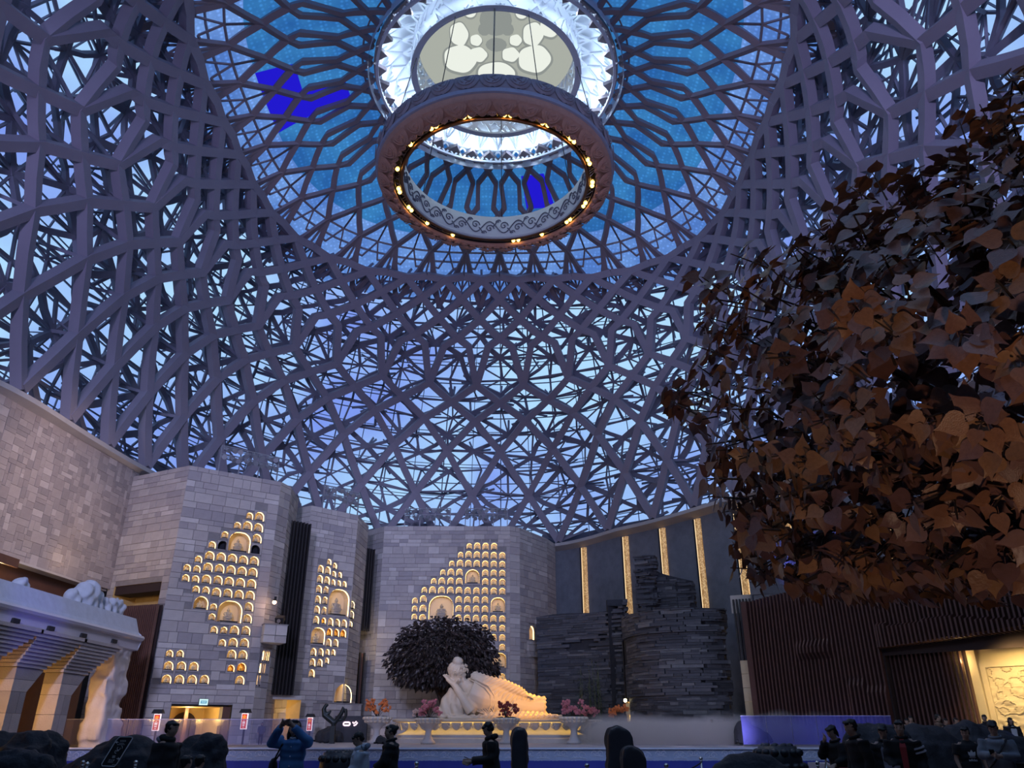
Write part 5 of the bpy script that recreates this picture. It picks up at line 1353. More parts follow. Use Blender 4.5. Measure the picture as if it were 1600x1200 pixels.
# sleeve and robe hanging from the propped arm
sv = MB()
sv.tube([(LX(640), -.35, LZ_(315)), (LX(610), -.5, LZ_(390)), (LX(585), -.6, LZ_(470))], [.42, .52, .55], 16); sv.ball((LX(595), -.6, .12), (.62, .6, .2), 14)
sv.tube([(LX(700), -.6, LZ_(330)), (LX(660), -.75, LZ_(410)), (LX(650), -.75, LZ_(475))], [.4, .5, .42], 14); sv.box((LX(690), -.7, .1), (1.7, 1.2, .2))
sme = remesh(sv, 'sleeve', [M['marble']], .045, 3); warp(sme, lambda c: .035 * math.sin((c.x * 1.0 + c.z * .35 + .2 * math.sin(c.z * 2)) * 13)); link('sleeve', sme, bud)
nb = MB()                               # robe border across the chest
nb.tube([(LX(728), -.55, LZ_(240)), (LX(770), -.85, LZ_(262)), (LX(830), -1.02, LZ_(295)), (LX(862), -1.06, LZ_(345)), (LX(866), -1.0, LZ_(400)), (LX(850), -1.05, LZ_(455))], .05, 8)
nb.tube([(LX(738), -.5, LZ_(232)), (LX(785), -.8, LZ_(250)), (LX(850), -.96, LZ_(285)), (LX(885), -1.0, LZ_(345)), (LX(890), -.96, LZ_(405)), (LX(880), -1.0, LZ_(460))], .045, 8)
for q in range(7): nb.tube([(LX(780 + 14 * q), -1.0 + .02 * q, LZ_(440 - 4 * q)), (LX(815 + 12 * q), -1.12, LZ_(455)), (LX(860 + 10 * q), -1.05, LZ_(468))], .035, 7)
nb.build('robe_border', M['marble'], bud, True)
hh = MB()                               # hair with swirling curls and the topknot
C0 = TH_ @ Vector((0, .1 * 1.36, .2 * 1.36))
hh.ball(C0, (.52, .6, .50), 18, M=TH_.to_3x3()); hh.ball(TH_ @ Vector((0, .12, .82)), (.30, .32, .26), 14, M=TH_.to_3x3())
hme = remesh(hh, 'hair', [M['marble']], .04, 2); warp(hme, lambda c: .028 * math.sin(math.atan2((TH_.inverted() @ c).x, (TH_.inverted() @ c).y) * 14 + (TH_.inverted() @ c).z * 10)); link('hair', hme, bud)
hc = MB()
for (x, y, z, s) in ((.28, -.45, .38, .12), (-.28, -.45, .38, .12), (0, -.5, .5, .12), (.46, -.2, .3, .13), (-.46, -.2, .3, .13), (.5, .08, .2, .13), (.4, -.2, .55, .12), (.16, -.4, .66, .1), (-.16, -.4, .66, .1), (.42, .2, .55, .12)):
    p = Vector((x, y, z)); n = (p - Vector((0, .05, .2))).normalized(); u = n.orthogonal().normalized(); v = n.cross(u)
    hc.tube([TH_ @ (p + n * .05 + (u * math.cos(t * 11) + v * math.sin(t * 11)) * s * (1.05 - t) + n * .06 * t) for t in [q / 18 for q in range(18)]], .03, 6)
hc.build('curls', M['marble'], bud, True)

# ================================================================== URNS WITH FLOWERS
ub = MB(); ub.lathe([(.02, 0), (.42, 0), (.42, .12), (.3, .2), (.2, .4), (.17, .65), (.3, .85), (.55, 1.0), (.72, 1.2), (.76, 1.36), (.68, 1.36), (.5, 1.25), (.02, 1.22)], 28)
urn_m = ub.mesh('bowl', M['plat'], True)
up_ = MB()
for row, (r, z, n, s) in enumerate(((.62, 1.13, 16, .12), (.72, 1.27, 18, .11))):
    for i in range(n):
        a = 2 * PI * (i + .5 * row) / n; up_.ball((r * math.cos(a), r * math.sin(a), z), (s, s, s * .85), 8)
petals_m = up_.mesh('lotus_petals', M['marble'], True)
def urn(x, y, fwd, z, label, s):
    p = at(x, y, fwd); t = tag(empty('lotus_urn', (p.x, fwd, z)), label, 'urn', 'lotus urns around the platform'); t.scale = (s, s, s)
    link('bowl', urn_m, t); tag(link('lotus_petals', petals_m, t), kind='stuff'); return Vector((p.x, fwd, z + 1.24 * s))
def flowers(p, label, col, s, seed, leafy=.5):
    rnd = random.Random(seed); t = tag(empty('flower_arrangement', p), label, 'flowers', 'flower arrangements in the lotus urns')
    st = MB(); fl_ = MB(); lf = MB()
    for i in range(15):
        a = rnd.uniform(0, 2 * PI); r = rnd.uniform(.15, .62) * s; h = rnd.uniform(.35, .95) * s
        tip = Vector((r * math.cos(a), r * math.sin(a), h)); st.tube([(0, 0, 0), tip * .5 + Vector((0, 0, .15 * s)), tip], .012, 4)
        for q in range(6):
            c = tip + Vector((rnd.uniform(-.12, .12), rnd.uniform(-.12, .12), rnd.uniform(-.12, .1))) * s; rr2 = .05 * s
            fl_.ball(c, (rr2, rr2, rr2 * .7), 6)
            for e in range(5):
                b = 2 * PI * e / 5; fl_.ball(c + Vector((math.cos(b) * rr2, -.01, math.sin(b) * rr2)), (rr2 * .6, rr2 * .3, rr2 * .6), 5)
    for i in range(12):
        a = rnd.uniform(0, 2 * PI); d = Vector((math.cos(a), math.sin(a), .25)); sd = Vector((-d.y, d.x, 0)) * .09 * s
        lf.add([Vector((0, 0, .02)), d * .28 * s + sd + Vector((0, 0, .1 * s)), d * .6 * s, d * .28 * s - sd + Vector((0, 0, .1 * s))], [(0, 1, 2, 3)])
    st.build('stems', M['bark'], t); tag(fl_.build('blossoms', mat('petal_colour', col, .6), t, True), kind='stuff'); lf.build('leaves', mat('dark_leaf', (.02, .04, .02), .5), t)
PINK, ORANGE, PALE = (.62, .22, .26), (.75, .22, .06), (.7, .5, .42)
for (x, y, fw, lab, fc, fcn, s, sd_) in ((588, 1150, 46.5, 'at the far left before the middle tower', ORANGE, 'orange', 1.0, 1), (669, 1150, 46.0, 'before the left half of the platform', PINK, 'dark pink and white', .95, 2), (791, 1150, 46.0, 'before the middle of the platform', (.3, .05, .05), 'dark red', .95, 3),
                          (897, 1150, 46.5, 'before the right end of the platform', PINK, 'pink', 1.0, 4), (922, 1150, 53.2, 'just behind the right end of the platform', PINK, 'deep pink', .95, 5)):
    q = urn(x, y, fw, SZ, 'white lotus urn ' + lab, s); flowers(q, fcn + ' flowers in the urn ' + lab, fc, 1.0, sd_)
bx = at(964, 1140, 49); t = tag(MB().box((0, 0, .55), (1.3, 1.0, 1.1), taper=.94).build('flower_pedestal', M['plat'], None, False, (bx.x, 49, SZ)), 'white block pedestal right of the platform', 'pedestal')
flowers(Vector((bx.x, 49, SZ + 1.1)), 'bright orange flowers on the white block pedestal', ORANGE, 1.0, 9)
q = at(652, 1118, 49.0); flowers(Vector((q.x, 49.2, PZ)), 'pale flowers lying at the left end of the platform top', PALE, .55, 12)

# ================================================================== BAMBOO
bam = tag(empty('bamboo_clump', (at(928, 1130, 57).x, 57, SZ)), 'clump of slender dark bamboo before the slate wall', 'bamboo')
rb_ = random.Random(14); lf = MB()
for i in range(13):
    x, y = rb_.uniform(-1.2, 1.2), rb_.uniform(-.5, .5); h = rb_.uniform(3.2, 5.6); b = rb_.uniform(-.5, .5)
    mb = MB(); mb.tube([(x, y, 0), (x + b * .1, y, h * .5), (x + b * .5, y, h)], [.035, .03, .012], 6)
    for q in range(1, 10): mb.ball((x + b * .1 * min(1, q / 5), y, h * q / 10), (.045, .045, .02), 6)
    mb.build('cane', mat('bamboo_green', (.09, .11, .05), .5) if i == 0 else bpy.data.materials['bamboo_green'], bam)
    for q in range(46):
        t = rb_.uniform(.35, 1); c = Vector((x + b * .5 * t, y, h * t)); d = Vector((rb_.uniform(-1, 1), rb_.uniform(-1, 1), rb_.uniform(-.8, .3))).normalized(); sd = d.cross(Vector((0, 0, 1))).normalized() * .025
        c += d * rb_.uniform(.05, .4); lf.add([c, c + d * .14 + sd, c + d * .36, c + d * .14 - sd], [(0, 1, 2, 3)])
tag(lf.build('leaves', mat('bamboo_leaf', (.035, .055, .025), .6), bam), kind='stuff')

# ================================================================== TREES
def ell(rnd, rx, ry, rz, lo, hi):
    while True:
        v = Vector((rnd.gauss(0, 1), rnd.gauss(0, 1), rnd.gauss(0, 1))).normalized()
        f = rnd.uniform(lo, hi); return Vector((v.x * rx, v.y * ry, v.z * rz)) * f, v
# far tree behind the statue
FT = at(694, 1028, 57.5); ft = tag(empty('bodhi_tree', (FT.x, 57.5, SZ)), 'dark round crowned tree standing behind the reclining statue', 'tree', None)
rt = random.Random(17); mb = MB(); cz = FT.z - SZ
mb.tube([(.1, 0, 0), (-.05, 0, 1.2), (.15, 0, 2.2), (0, 0, cz - .8)], [.55, .38, .33, .28], 10)
for i in range(9):
    a = 2 * PI * i / 9 + rt.uniform(-.2, .2); mb.tube([(0, 0, 1.9 + .12 * i), (1.1 * math.cos(a), .9 * math.sin(a), cz - .9), (2.6 * math.cos(a), 2.2 * math.sin(a), cz + rt.uniform(-.3, .8))], [.2, .13, .05], 7)
mb.build('trunk', M['bark'], ft)
lf = MB()
for i in range(5200):
    p, v = ell(rt, 3.85, 3.6, 2.75, .55, 1.03)
    if p.z < -1.6: p.z = -1.6 + (p.z + 1.6) * .35
    p.x *= 1 + .05 * math.sin(v.z * 5 + v.x * 4); d = (v + Vector((rt.uniform(-.6, .6), rt.uniform(-.6, .6), -1.0 + rt.uniform(-.3, .4)))).normalized(); sd = d.cross(Vector((rt.uniform(-1, 1), rt.uniform(-1, 1), .3))).normalized()
    L = rt.uniform(.28, .46); w = L * .3; nn = sd.cross(d) * .04
    p = p + Vector((0, 0, cz)); lf.add([p, p + d * L * .4 + sd * w + nn, p + d * L, p + d * L * .4 - sd * w + nn, p + d * L * .45 - nn], [(0, 1, 4), (1, 2, 4), (2, 3, 4), (3, 0, 4)], rt.choice((0, 0, 0, 1)))
tag(lf.build('foliage', [mat('black_brown_leaf', (.028, .020, .020), .5), mat('black_brown_leaf', (.055, .038, .036), .5)], ft), kind='stuff')

# near tree
NT = Vector((6.95, 8.3, 4.72)); RX, RY, RZ_ = 4.95, 4.7, 3.7
nt_ = tag(empty('bodhi_tree', (NT.x, NT.y, 0)), 'near tree with copper brown heart shaped leaves filling the right edge', 'tree', None)
rt = random.Random(23); mb = MB()
mb.tube([(0, 0, 0), (.1, .05, 1.5), (0, 0, 3.0), (.1, 0, 5.2)], [.42, .33, .3, .2], 12)
for i in range(26):
    v = ell(rt, 1, 1, 1, 1, 1)[1]; a = Vector((v.x * RX, v.y * RY, v.z * RZ_)) * .86; c = NT.z
    mb.tube([(0, 0, 2.6 + .1 * i), (a.x * .45, a.y * .45, c + a.z * .35 - .2), (a.x, a.y, c + a.z)], [.12, .07, .02], 6)
mb.build('trunk', M['bark'], nt_)
LM = []
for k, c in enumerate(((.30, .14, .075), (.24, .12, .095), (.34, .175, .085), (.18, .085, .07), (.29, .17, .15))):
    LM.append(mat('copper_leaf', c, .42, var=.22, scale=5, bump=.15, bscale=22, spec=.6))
def leaf_mesh(k):
    mb = MB(); rows = ((.0, .07), (-.02, .20), (.05, .33), (.18, .42), (.33, .435), (.47, .37), (.60, .26), (.72, .15), (.85, .06), (1.0, .006)); fold_ = (.30, .5, .16)[k % 3]; curl = (.10, .24, -.06)[k % 3]
    for i, (t, w) in enumerate(rows):
        z = -curl * max(0, t) ** 2; c = (.05, .07, .10, .18, .33, .47, .60, .72, .85, 1.0)[i]
        mb.v += [(-w, t, z + fold_ * w * .5), (0, c, z), (w, t, z + fold_ * w * .5)]
    for r in range(len(rows) - 1):
        for e in range(2): b = r * 3 + e; mb.f.append((b, b + 1, b + 4, b + 3)); mb.m.append(0)
    b = len(mb.v); mb.v += [(-.012, -.28, -.04), (.012, -.28, -.04), (.012, .06, 0), (-.012, .06, 0)]; mb.f.append((b, b + 1, b + 2, b + 3)); mb.m.append(0)
    return mb
LMB = [leaf_mesh(k) for k in range(3)]
leaves = []
def place_leaf(p, d, up_, L, mi):
    y = d.normalized(); x = y.cross(up_); x = x.normalized() if x.length > 1e-4 else y.orthogonal().normalized(); z = x.cross(y)
    leaves.append((Matrix(((x.x * L, y.x * L, z.x * L, p.x), (x.y * L, y.y * L, z.y * L, p.y), (x.z * L, y.z * L, z.z * L, p.z), (0, 0, 0, 1))), mi, L))
twigs = MB()
def lumpy(v): return 1 + .07 * math.sin(v.x * 7 + v.z * 5) + .05 * math.sin(v.y * 9 - v.z * 7)
cnt = 0
while cnt < 1150:
    p, v = ell(rt, RX, RY, RZ_, .80, 1.0)
    if v.dot(Vector((.62, .60, -.1))) > .35: continue            # the side turned away is never near the view
    p = p * lumpy(v)
    cut_ = -1.6 + .55 * max(-.3, p.y / RY)
    if p.z < cut_: p.z = cut_ + (p.z - cut_) * .12
    c = NT + p; cnt += 1
    if (c - CAM).length < 2.6: continue
    out = (Vector((v.x / RX, v.y / RY, v.z / RZ_))).normalized()
    ax = (out + Vector((rt.uniform(-.5, .5), rt.uniform(-.5, .5), rt.uniform(-.3, .5)))).normalized()
    twigs.tube([tuple(c - ax * .5 - Vector((nt_.location.x, nt_.location.y, 0))), tuple(c - Vector((nt_.location.x, nt_.location.y, 0)))], [.014, .007], 4, cap=False)
    n = rt.randint(5, 9); a0 = rt.uniform(0, 6)
    t1_ = ax.orthogonal().normalized(); t2_ = ax.cross(t1_); base = rt.choice((0, 0, 1, 2, 3, 3, 4))
    for k in range(n):
        a = a0 + 2 * PI * k / n + rt.uniform(-.25, .25); rad = t1_ * math.cos(a) + t2_ * math.sin(a)
        d = (rad + ax * rt.uniform(-.1, .7) + Vector((0, 0, -.55))).normalized()
        L = rt.uniform(.155, .245)
        place_leaf(c - ax * rt.uniform(0, .28) + rad * .07, d, (ax + rad * rt.uniform(-.3, .5)).normalized(), L, base if rt.random() < .6 else rt.randrange(5))
for i in range(2600):                   # inner leaves that close the crown, darkest tone for the shade inside
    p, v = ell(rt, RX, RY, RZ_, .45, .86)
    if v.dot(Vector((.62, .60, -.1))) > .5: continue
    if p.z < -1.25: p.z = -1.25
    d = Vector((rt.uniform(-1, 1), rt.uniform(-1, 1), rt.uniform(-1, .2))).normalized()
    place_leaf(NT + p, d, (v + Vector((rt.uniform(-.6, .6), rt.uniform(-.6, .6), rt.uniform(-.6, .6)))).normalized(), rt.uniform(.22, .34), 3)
def leaf_rank(q):
    c = q[0].translation; x, y = pix(c); zc = c.y * CT + (c.z - EYE) * ST
    if zc < .5 or not (0 < x < 1600 and 0 < y < 1200): return 0
    e = (c - NT); e = Vector((e.x / RX, e.y / RY, e.z / RZ_))
    f = max(.02, -e.dot((c - CAM).normalized())) * (1 if e.length > .84 else .05)
    nrm = abs(Vector((q[0][0][2], q[0][1][2], q[0][2][2])).dot((c - CAM).normalized()))
    return (q[2] / zc) ** 2 * f * nrm
leaves.sort(key=leaf_rank, reverse=True)
LME = {}
off = Vector((nt_.location.x, nt_.location.y, 0)); rest = [[], []]; bulk = MB()
for k, (mt, mi, L) in enumerate(leaves):
    s = k % 3
    if k < 298:
        if (s, mi) not in LME: LME[(s, mi)] = LMB[s].mesh('leaf', LM[mi], True)
        o = link('leaf', LME[(s, mi)], nt_); m2 = mt.copy(); m2.translation = mt.translation - off; o.matrix_basis = m2
    else:
        m2 = mt.copy(); m2.translation = mt.translation - off
        bulk.add([m2 @ Vector(v) for v in LMB[s].v], LMB[s].f, mi)
tag(bulk.build('foliage', LM, nt_, True), kind='stuff')
tag(twigs.build('twigs', M['bark'], nt_), kind='stuff')

# ================================================================== LOW FOG on the stage
fg = MB(); fx0, fx1, fy0, fy1 = 3.4, 17.5, 41.5, 48.0
fg.box(((fx0 + fx1) / 2, (fy0 + fy1) / 2, SZ + .95), (fx1 - fx0, fy1 - fy0, 1.88))
fo_ = fg.build('fog', None or M['white']); tag(fo_, 'bank of low white fog rolling over the stage', 'fog', kind='stuff')
vm = bpy.data.materials.new('rolling_fog'); vm.use_nodes = True; n = vm.node_tree.nodes; l = vm.node_tree.links; n.clear()
o = n.new('ShaderNodeOutputMaterial'); v = n.new('ShaderNodeVolumeScatter'); v.inputs['Color'].default_value = (.95, .95, 1, 1); v.inputs['Anisotropy'].default_value = 0.0
t = n.new('ShaderNodeTexCoord'); z = n.new('ShaderNodeTexNoise'); z.inputs['Scale'].default_value = .55; z.inputs['Detail'].default_value = 3
sx = n.new('ShaderNodeSeparateXYZ'); l.new(t.outputs['Generated'], sx.inputs[0]); l.new(t.outputs['Object'], z.inputs['Vector'])
mr = n.new('ShaderNodeMapRange'); mr.inputs[1].default_value = .35; mr.inputs[2].default_value = .9; mr.inputs[3].default_value = 1; mr.inputs[4].default_value = -.35
l.new(sx.outputs['Z'], mr.inputs[0])
ex = n.new('ShaderNodeMapRange'); ex.inputs[1].default_value = 0; ex.inputs[2].default_value = .12; l.new(sx.outputs['X'], ex.inputs[0])
ex2 = n.new('ShaderNodeMapRange'); ex2.inputs[1].default_value = 1; ex2.inputs[2].default_value = .8; l.new(sx.outputs['X'], ex2.inputs[0])
a = n.new('ShaderNodeMath'); a.operation = 'ADD'; l.new(mr.outputs[0], a.inputs[0])
b = n.new('ShaderNodeMath'); b.operation = 'MULTIPLY_ADD'; b.inputs[1].default_value = 2.2; b.inputs[2].default_value = -1.25; l.new(z.outputs['Fac'], b.inputs[0]); l.new(b.outputs[0], a.inputs[1])
c = n.new('ShaderNodeMath'); c.operation = 'MULTIPLY'; c.use_clamp = True; l.new(a.outputs[0], c.inputs[0]); l.new(ex.outputs[0], c.inputs[1])
c2 = n.new('ShaderNodeMath'); c2.operation = 'MULTIPLY'; l.new(c.outputs[0], c2.inputs[0]); l.new(ex2.outputs[0], c2.inputs[1])
d = n.new('ShaderNodeMath'); d.operation = 'MULTIPLY'; d.inputs[1].default_value = 1.1; l.new(c2.outputs[0], d.inputs[0]); l.new(d.outputs[0], v.inputs['Density'])
l.new(v.outputs[0], o.inputs['Volume']); fo_.data.materials.clear(); fo_.data.materials.append(vm)
for fx_ in (4.5, 7.5, 10.0):
    lamp('fog_fill', 'SPOT', (fx_, 37.2, 1.5), (fx_ + 1.6, 46, 1.7), 420, (.66, .62, 1.0), spot_size=1.1, spot_blend=1.0, shadow_soft_size=.2)  # added low spots along the stage edge, only there to brighten the fog
# ================================================================== SIGNS, LAMPS AND RACKS ON THE TOWERS
def text_mesh(body, size, m, parent, loc, rot, name='lettering', ext=.004):
    c = bpy.data.curves.new('text', 'FONT'); c.body = body; c.size = size; c.extrude = ext; c.align_x = 'CENTER'
    o = bpy.data.objects.new('text', c); COL.objects.link(o)
    me = bpy.data.meshes.new_from_object(o.evaluated_get(bpy.context.evaluated_depsgraph_get()))
    bpy.data.objects.remove(o); me.name = name; me.materials.clear(); me.materials.append(m)
    return link(name, me, parent, loc, rot)
# lit sign above the doorway
p = at_plane(318, 1097, f1.pos(0, 0, .12), f1.n)
es = tag(empty('exit_sign', p, f1.rz), 'small pale cyan lit sign above the left tower doorway', 'sign')
MB().box((0, .03, 0), (.52, .08, .36)).build('case', M['black'], es); MB().box((0, -.02, 0), (.48, .03, .32)).build('lit_face', emit_mat('sign_white_cyan', (.66, .92, .95), 1.0), es)
mb = MB(); mb.box((0, -.04, 0), (.34, .01, .16)); mb.build('pictogram_field', emit_mat('sign_blue_mark', (.20, .52, .75), .8), es)
mb = MB(); mb.tube([(-.1, -.05, .04), (-.04, -.05, -.03), (0, -.05, .04), (.05, -.05, -.03), (.1, -.05, .04)], .014, 5); mb.build('pictogram', emit_mat('sign_mark', (.7, .95, 1), 1), es)
# lantern boxes
RED = emit_mat('lantern_red', (.75, .05, .05), 1.0); WHT = emit_mat('lantern_white', (1, .82, .85), 1.25); ORG = emit_mat('lantern_orange', (1.0, .30, .06), 1.1)
def lantern(x, yt, yb, fwd, label, rz):
    a, b = at(x, yt, fwd), at(x, yb, fwd); h = a.z - b.z; t = tag(empty('lantern_box', (a.x, fwd, 0), rz), label, 'lantern', 'red lantern boxes'); z = b.z; w = h * .42
    MB().box((0, .12, (z + h) / 2), (.08, .08, z + h * 1.1)).build('post', M['black'], t)
    mb = MB(); mb.box((0, 0, z + h * 1.15), (w * 1.65, .5, h * .24), taper=.72); mb.build('roof_cap', M['black'], t)
    MB().box((0, 0, z + h / 2), (w, .12, h)).build('case', WHT, t)
    MB().box((0, -.065, z + h / 2), (w * .8, .02, h * .9)).build('red_face', RED, t)
    mb = MB(); mb.prism(blob(0, 0, w * .26, h * .09, 16), (0, -.08, z + h * .8), (1, 0, 0), (0, 0, 1), (0, -1, 0), 0, .02); mb.prism([(-w * .3, -h * .1), (w * .3, -h * .1), (w * .15, 0), (-w * .15, 0)], (0, -.08, z + h * .76), (1, 0, 0), (0, 0, 1), (0, -1, 0), 0, .02); mb.build('orange_emblem', ORG, t)
    mb = MB()
    for k, (zz, ww) in enumerate(((.56, .14), (.47, .42), (.42, .42), (.37, .42), (.28, .36), (.23, .3), (.13, .22))): mb.box((0, -.085, z + h * zz), (w * ww, .01, h * .032))
    for q in (-.16, 0, .16): mb.box((q * w, -.085, z + h * .42), (w * .05, .01, h * .15))
    mb.build('lettering', WHT, t); return t
lantern(247, 1115.5, 1142, 43.5, 'glowing red and white lantern box left of the tower doorway', math.radians(8))
lantern(383.5, 1114.5, 1139.5, 44.5, 'glowing red and white lantern box right of the tower doorway', 0)
lantern(485, 1121, 1142, 52, 'small red and white lantern box behind the raised arms of the blue cardigan', 0)
# wall lamps
def wall_lamp(x, y, fwd, label, e=30, col=(1, .62, .38)):
    p = at(x, y, fwd); t = tag(empty('wall_lamp', p), label, 'lamp')
    MB().box((0, .1, .28), (.12, .12, .14)).build('bracket', M['black'], t); mb = MB(); mb.tube([(0, .05, .2), (0, 0, .05)], [.06, .16], 10); mb.build('housing', M['black'], t)
    mb = MB(); mb.ball((0, -.02, 0), .13, 10); mb.build('bulb', emit_mat('warm_bulb', col, 6), t, True); lamp('lamp_glow', 'POINT', p + Vector((0, -.3, -.2)), None, e, col, shadow_soft_size=.1)
wall_lamp(429, 941, 48.6, 'small warm lamp on a bracket high beside the left tower')
# projector on the left balcony
p = at(437, 973, 48.9); t = tag(empty('projector', p), 'black projector standing on the left tower balcony', 'projector')
mb = MB(); mb.box((0, 0, .22), (.5, .45, .3), M=Matrix.Rotation(.5, 3, 'X')); mb.build('body', M['black'], t); mb = MB(); mb.tube([(0, 0, -.2), (0, 0, .15)], .05, 6); mb.build('stand', M['black'], t); mb = MB(); mb.tube([(.05, -.3, .1), (.05, -.42, .05)], [.1, .12], 10); mb.build('lens', M['chrome'], t)
# stage light racks on the tower roofs
M['pale_metal'] = mat('pale_grey_metal', (.30, .31, .34), .5, metal=.2)
def rack(pl, pr, z, label, n, h=2.0):
    a, b = Vector((*pl, z)), Vector((*pr, z)); L = (b - a).length; u = (b - a).normalized(); t = tag(empty('light_rack', (a.x, a.y, z), math.atan2(u.y, u.x)), label, 'light rack', 'stage light racks on the tower tops')
    for i in range(4): MB().box((L * i / 3, 0, h / 2), (.07, .07, h)).build('post', M['pale_metal'], t)
    for zz in (h, h - .55): 
        mb = MB(); mb.tube([(0, 0, zz), (L, 0, zz)], .04, 6); mb.tube([(0, .25, zz - .1), (L, .25, zz - .1)], .03, 6); mb.build('bar', M['pale_metal'], t)
    lm_ = MB(); lm_.tube([(0, 0, 0), (0, -.03, -.12)], .03, 5); lm_.tube([(0, .1, -.1), (0, -.12, -.26), (0, -.26, -.36)], [.11, .15, .17], 10); lm_.box((.17, 0, -.15), (.02, .08, .26)); lm_.box((-.17, 0, -.15), (.02, .08, .26)); lme = lm_.mesh('spotlight', M['pale_metal'])
    rg = random.Random(n)
    for zz in (h, h - .55):
        for i in range(n): link('spotlight', lme, t, (L * (i + .5) / n, 0, zz - .03), (rg.uniform(-.3, .3), 0, rg.uniform(-.6, .6)))
rack((-18.9, 47.4), (-15.9, 50.0), 16.52, 'long rack of stage lights on top of the left tower', 8)
rack((-14.2, 56.3), (-12.0, 58.6), 16.52, 'rack of stage lights on top of the middle tower', 6)
rack((-9.2, 65.0), (-5.3, 65.0), 17.02, 'left rack of stage lights on top of the centre tower', 7)
rack((-4.0, 65.0), (-.4, 65.0), 17.02, 'right rack of stage lights on top of the centre tower', 7)
# looped lit script sign
NE = emit_mat('pink_white_script', (1, .72, .85), 1.8); p = at(548, 1131, 52); t = tag(empty('script_sign', p), 'small glowing pinkish script sign on the dark counter', 'sign')
mb = MB(); mb.tube([(-.02 - .22 + .2 * math.cos(a), -.05, .12 * math.sin(a) * (1 + .3 * math.cos(2 * a))) for a in [q * .5 for q in range(14)]], .045, 6); mb.tube([(.12, -.05, .1), (.2, -.05, .02), (.34, -.05, .13), (.42, -.05, .06), (.32, -.05, -.06), (.2, -.05, -.1)], .04, 6); mb.build('script', NE, t)
mb = MB(); mb.box((0, .15, -.35), (2.0, .3, 1.6)); mb.build('counter', M['slate_core'], t, loc=(0, 0, p.z * 0 - .0))
# branching bronze sculpture
p = at(519, 1155, 47); t = tag(empty('branch_sculpture', (p.x, 47, SZ)), 'dark bronze sculpture with two branching horns on a post', 'sculpture'); BRZ = mat('dark_bronze', (.02, .028, .03), .4, metal=.5)
mb = MB(); mb.box((0, 0, .45), (.26, .26, .9)); mb.build('post', BRZ, t)
mb = MB()
mb.tube([(0, 0, .85), (.02, 0, 1.05), (-.25, 0, 1.25), (-.55, 0, 1.45), (-.62, 0, 1.75), (-.5, 0, 1.98), (-.38, 0, 1.95)], [.14, .16, .17, .16, .13, .1, .08], 8); mb.tube([(-.5, 0, 1.5), (-.3, 0, 1.55), (-.2, 0, 1.68)], [.14, .1, .05], 7)
mb.tube([(0, 0, 1.0), (.2, 0, 1.25), (.4, 0, 1.55), (.5, 0, 1.85), (.62, 0, 1.75), (.66, 0, 1.45), (.55, 0, 1.2)], [.13, .13, .12, .11, .09, .09, .07], 8); mb.tube([(.15, 0, 1.2), (.4, 0, 1.2), (.6, 0, 1.25)], [.1, .08, .06], 7)
link('horns', remesh(mb, 'horns', BRZ, .03, 2), t)

# ================================================================== ROCKS, BENCHES AND POSTS IN THE FOREGROUND
def rock(label, poly_px, fwd, depth, seed, name='boulder', rough=.10, m=None, base=0.0, flat=None):
    """a boulder grown from masses under a seen outline: (x, y, radius in metres)"""
    mb = MB(); rg = random.Random(seed)
    for (x, y, r) in poly_px:
        p = at(x, y, fwd); top = p.z; r = min(r, max(.12, (top - base)))
        mb.ball((p.x, fwd + rg.uniform(-.1, .1) * depth, top - r), (r, r * .8 * depth, r), 12)
        mb.tube([(p.x, fwd, base), (p.x, fwd, top - r * .8)], [r * 1.12, r * .95], 12)
    me = remesh(mb, name, [m or M['rock']], .06 if fwd < 30 else .1, 5)
    of = Vector((seed * 3.7, 0, 0)); warp(me, lambda c: rough * (noise.noise(c * 1.6 + of) + .5 * noise.noise(c * 4.2 + of) + .25 * noise.noise(c * 9 + of)))
    zmin = min(v.co.z for v in me.vertices)
    for v in me.vertices: v.co.z += (base - zmin) if v.co.z < base + .06 else 0
    return tag(link(name, me), label, 'rock', 'dark landscape boulders')
rock('dark boulder at the left edge under the arcade', [(5, 1144, .45), (22, 1147, .4)], 24, 1, 1)
rock('round dark boulder second from the left edge', [(40, 1142, .5), (56, 1143, .45)], 23, 1, 2)
rock('round dark boulder just left of the low long rock', [(80, 1141, .45), (92, 1147, .35)], 25, 1, 3)
rock('low rough black rock at the bottom left corner', [(10, 1170, .35), (32, 1168, .32), (55, 1168, .32), (70, 1174, .28)], 17, 1, 4, rough=.12)
rock('big smooth black rock carrying the slanted sign', [(118, 1188, .4), (140, 1176, .5), (165, 1163, .55), (190, 1150, .55), (214, 1146, .5), (226, 1154, .4)], 19.8, 1, 5, rough=.05)
rock('small angular rock peeking out above the sign rock', [(165, 1158, .3), (182, 1152, .25)], 24, 1, 6)
rock('large rough black rock behind the walking man', [(272, 1176, .5), (292, 1160, .6), (312, 1149, .6), (328, 1146, .45), (336, 1152, .4)], 21.6, 1, 7, rough=.13)
rock('rounded rock behind the violet lit glass fence', [(1160, 1124, .5), (1178, 1134, .55), (1192, 1142, .4)], 41.5, 1, 8, base=SZ, rough=.06)
rock('rough rock behind the group of visitors', [(1345, 1134, .5), (1365, 1131, .5), (1385, 1134, .5)], 21, 1, 9, rough=.13)
rock('long humped black rock in the middle of the right side', [(1402, 1132, .6), (1425, 1127, .65), (1450, 1131, .6), (1470, 1145, .45), (1485, 1150, .4)], 22, 1, 10, rough=.05)
rock('broad dark boulder with a blue glow at its left end', [(1492, 1130, .5), (1510, 1127, .55), (1535, 1130, .55), (1560, 1138, .5)], 23, 1, 11, rough=.08)
rock('smooth sloping black boulder at the right edge', [(1562, 1143, .5), (1585, 1148, .6), (1605, 1156, .6)], 20, 1, 12, rough=.05)
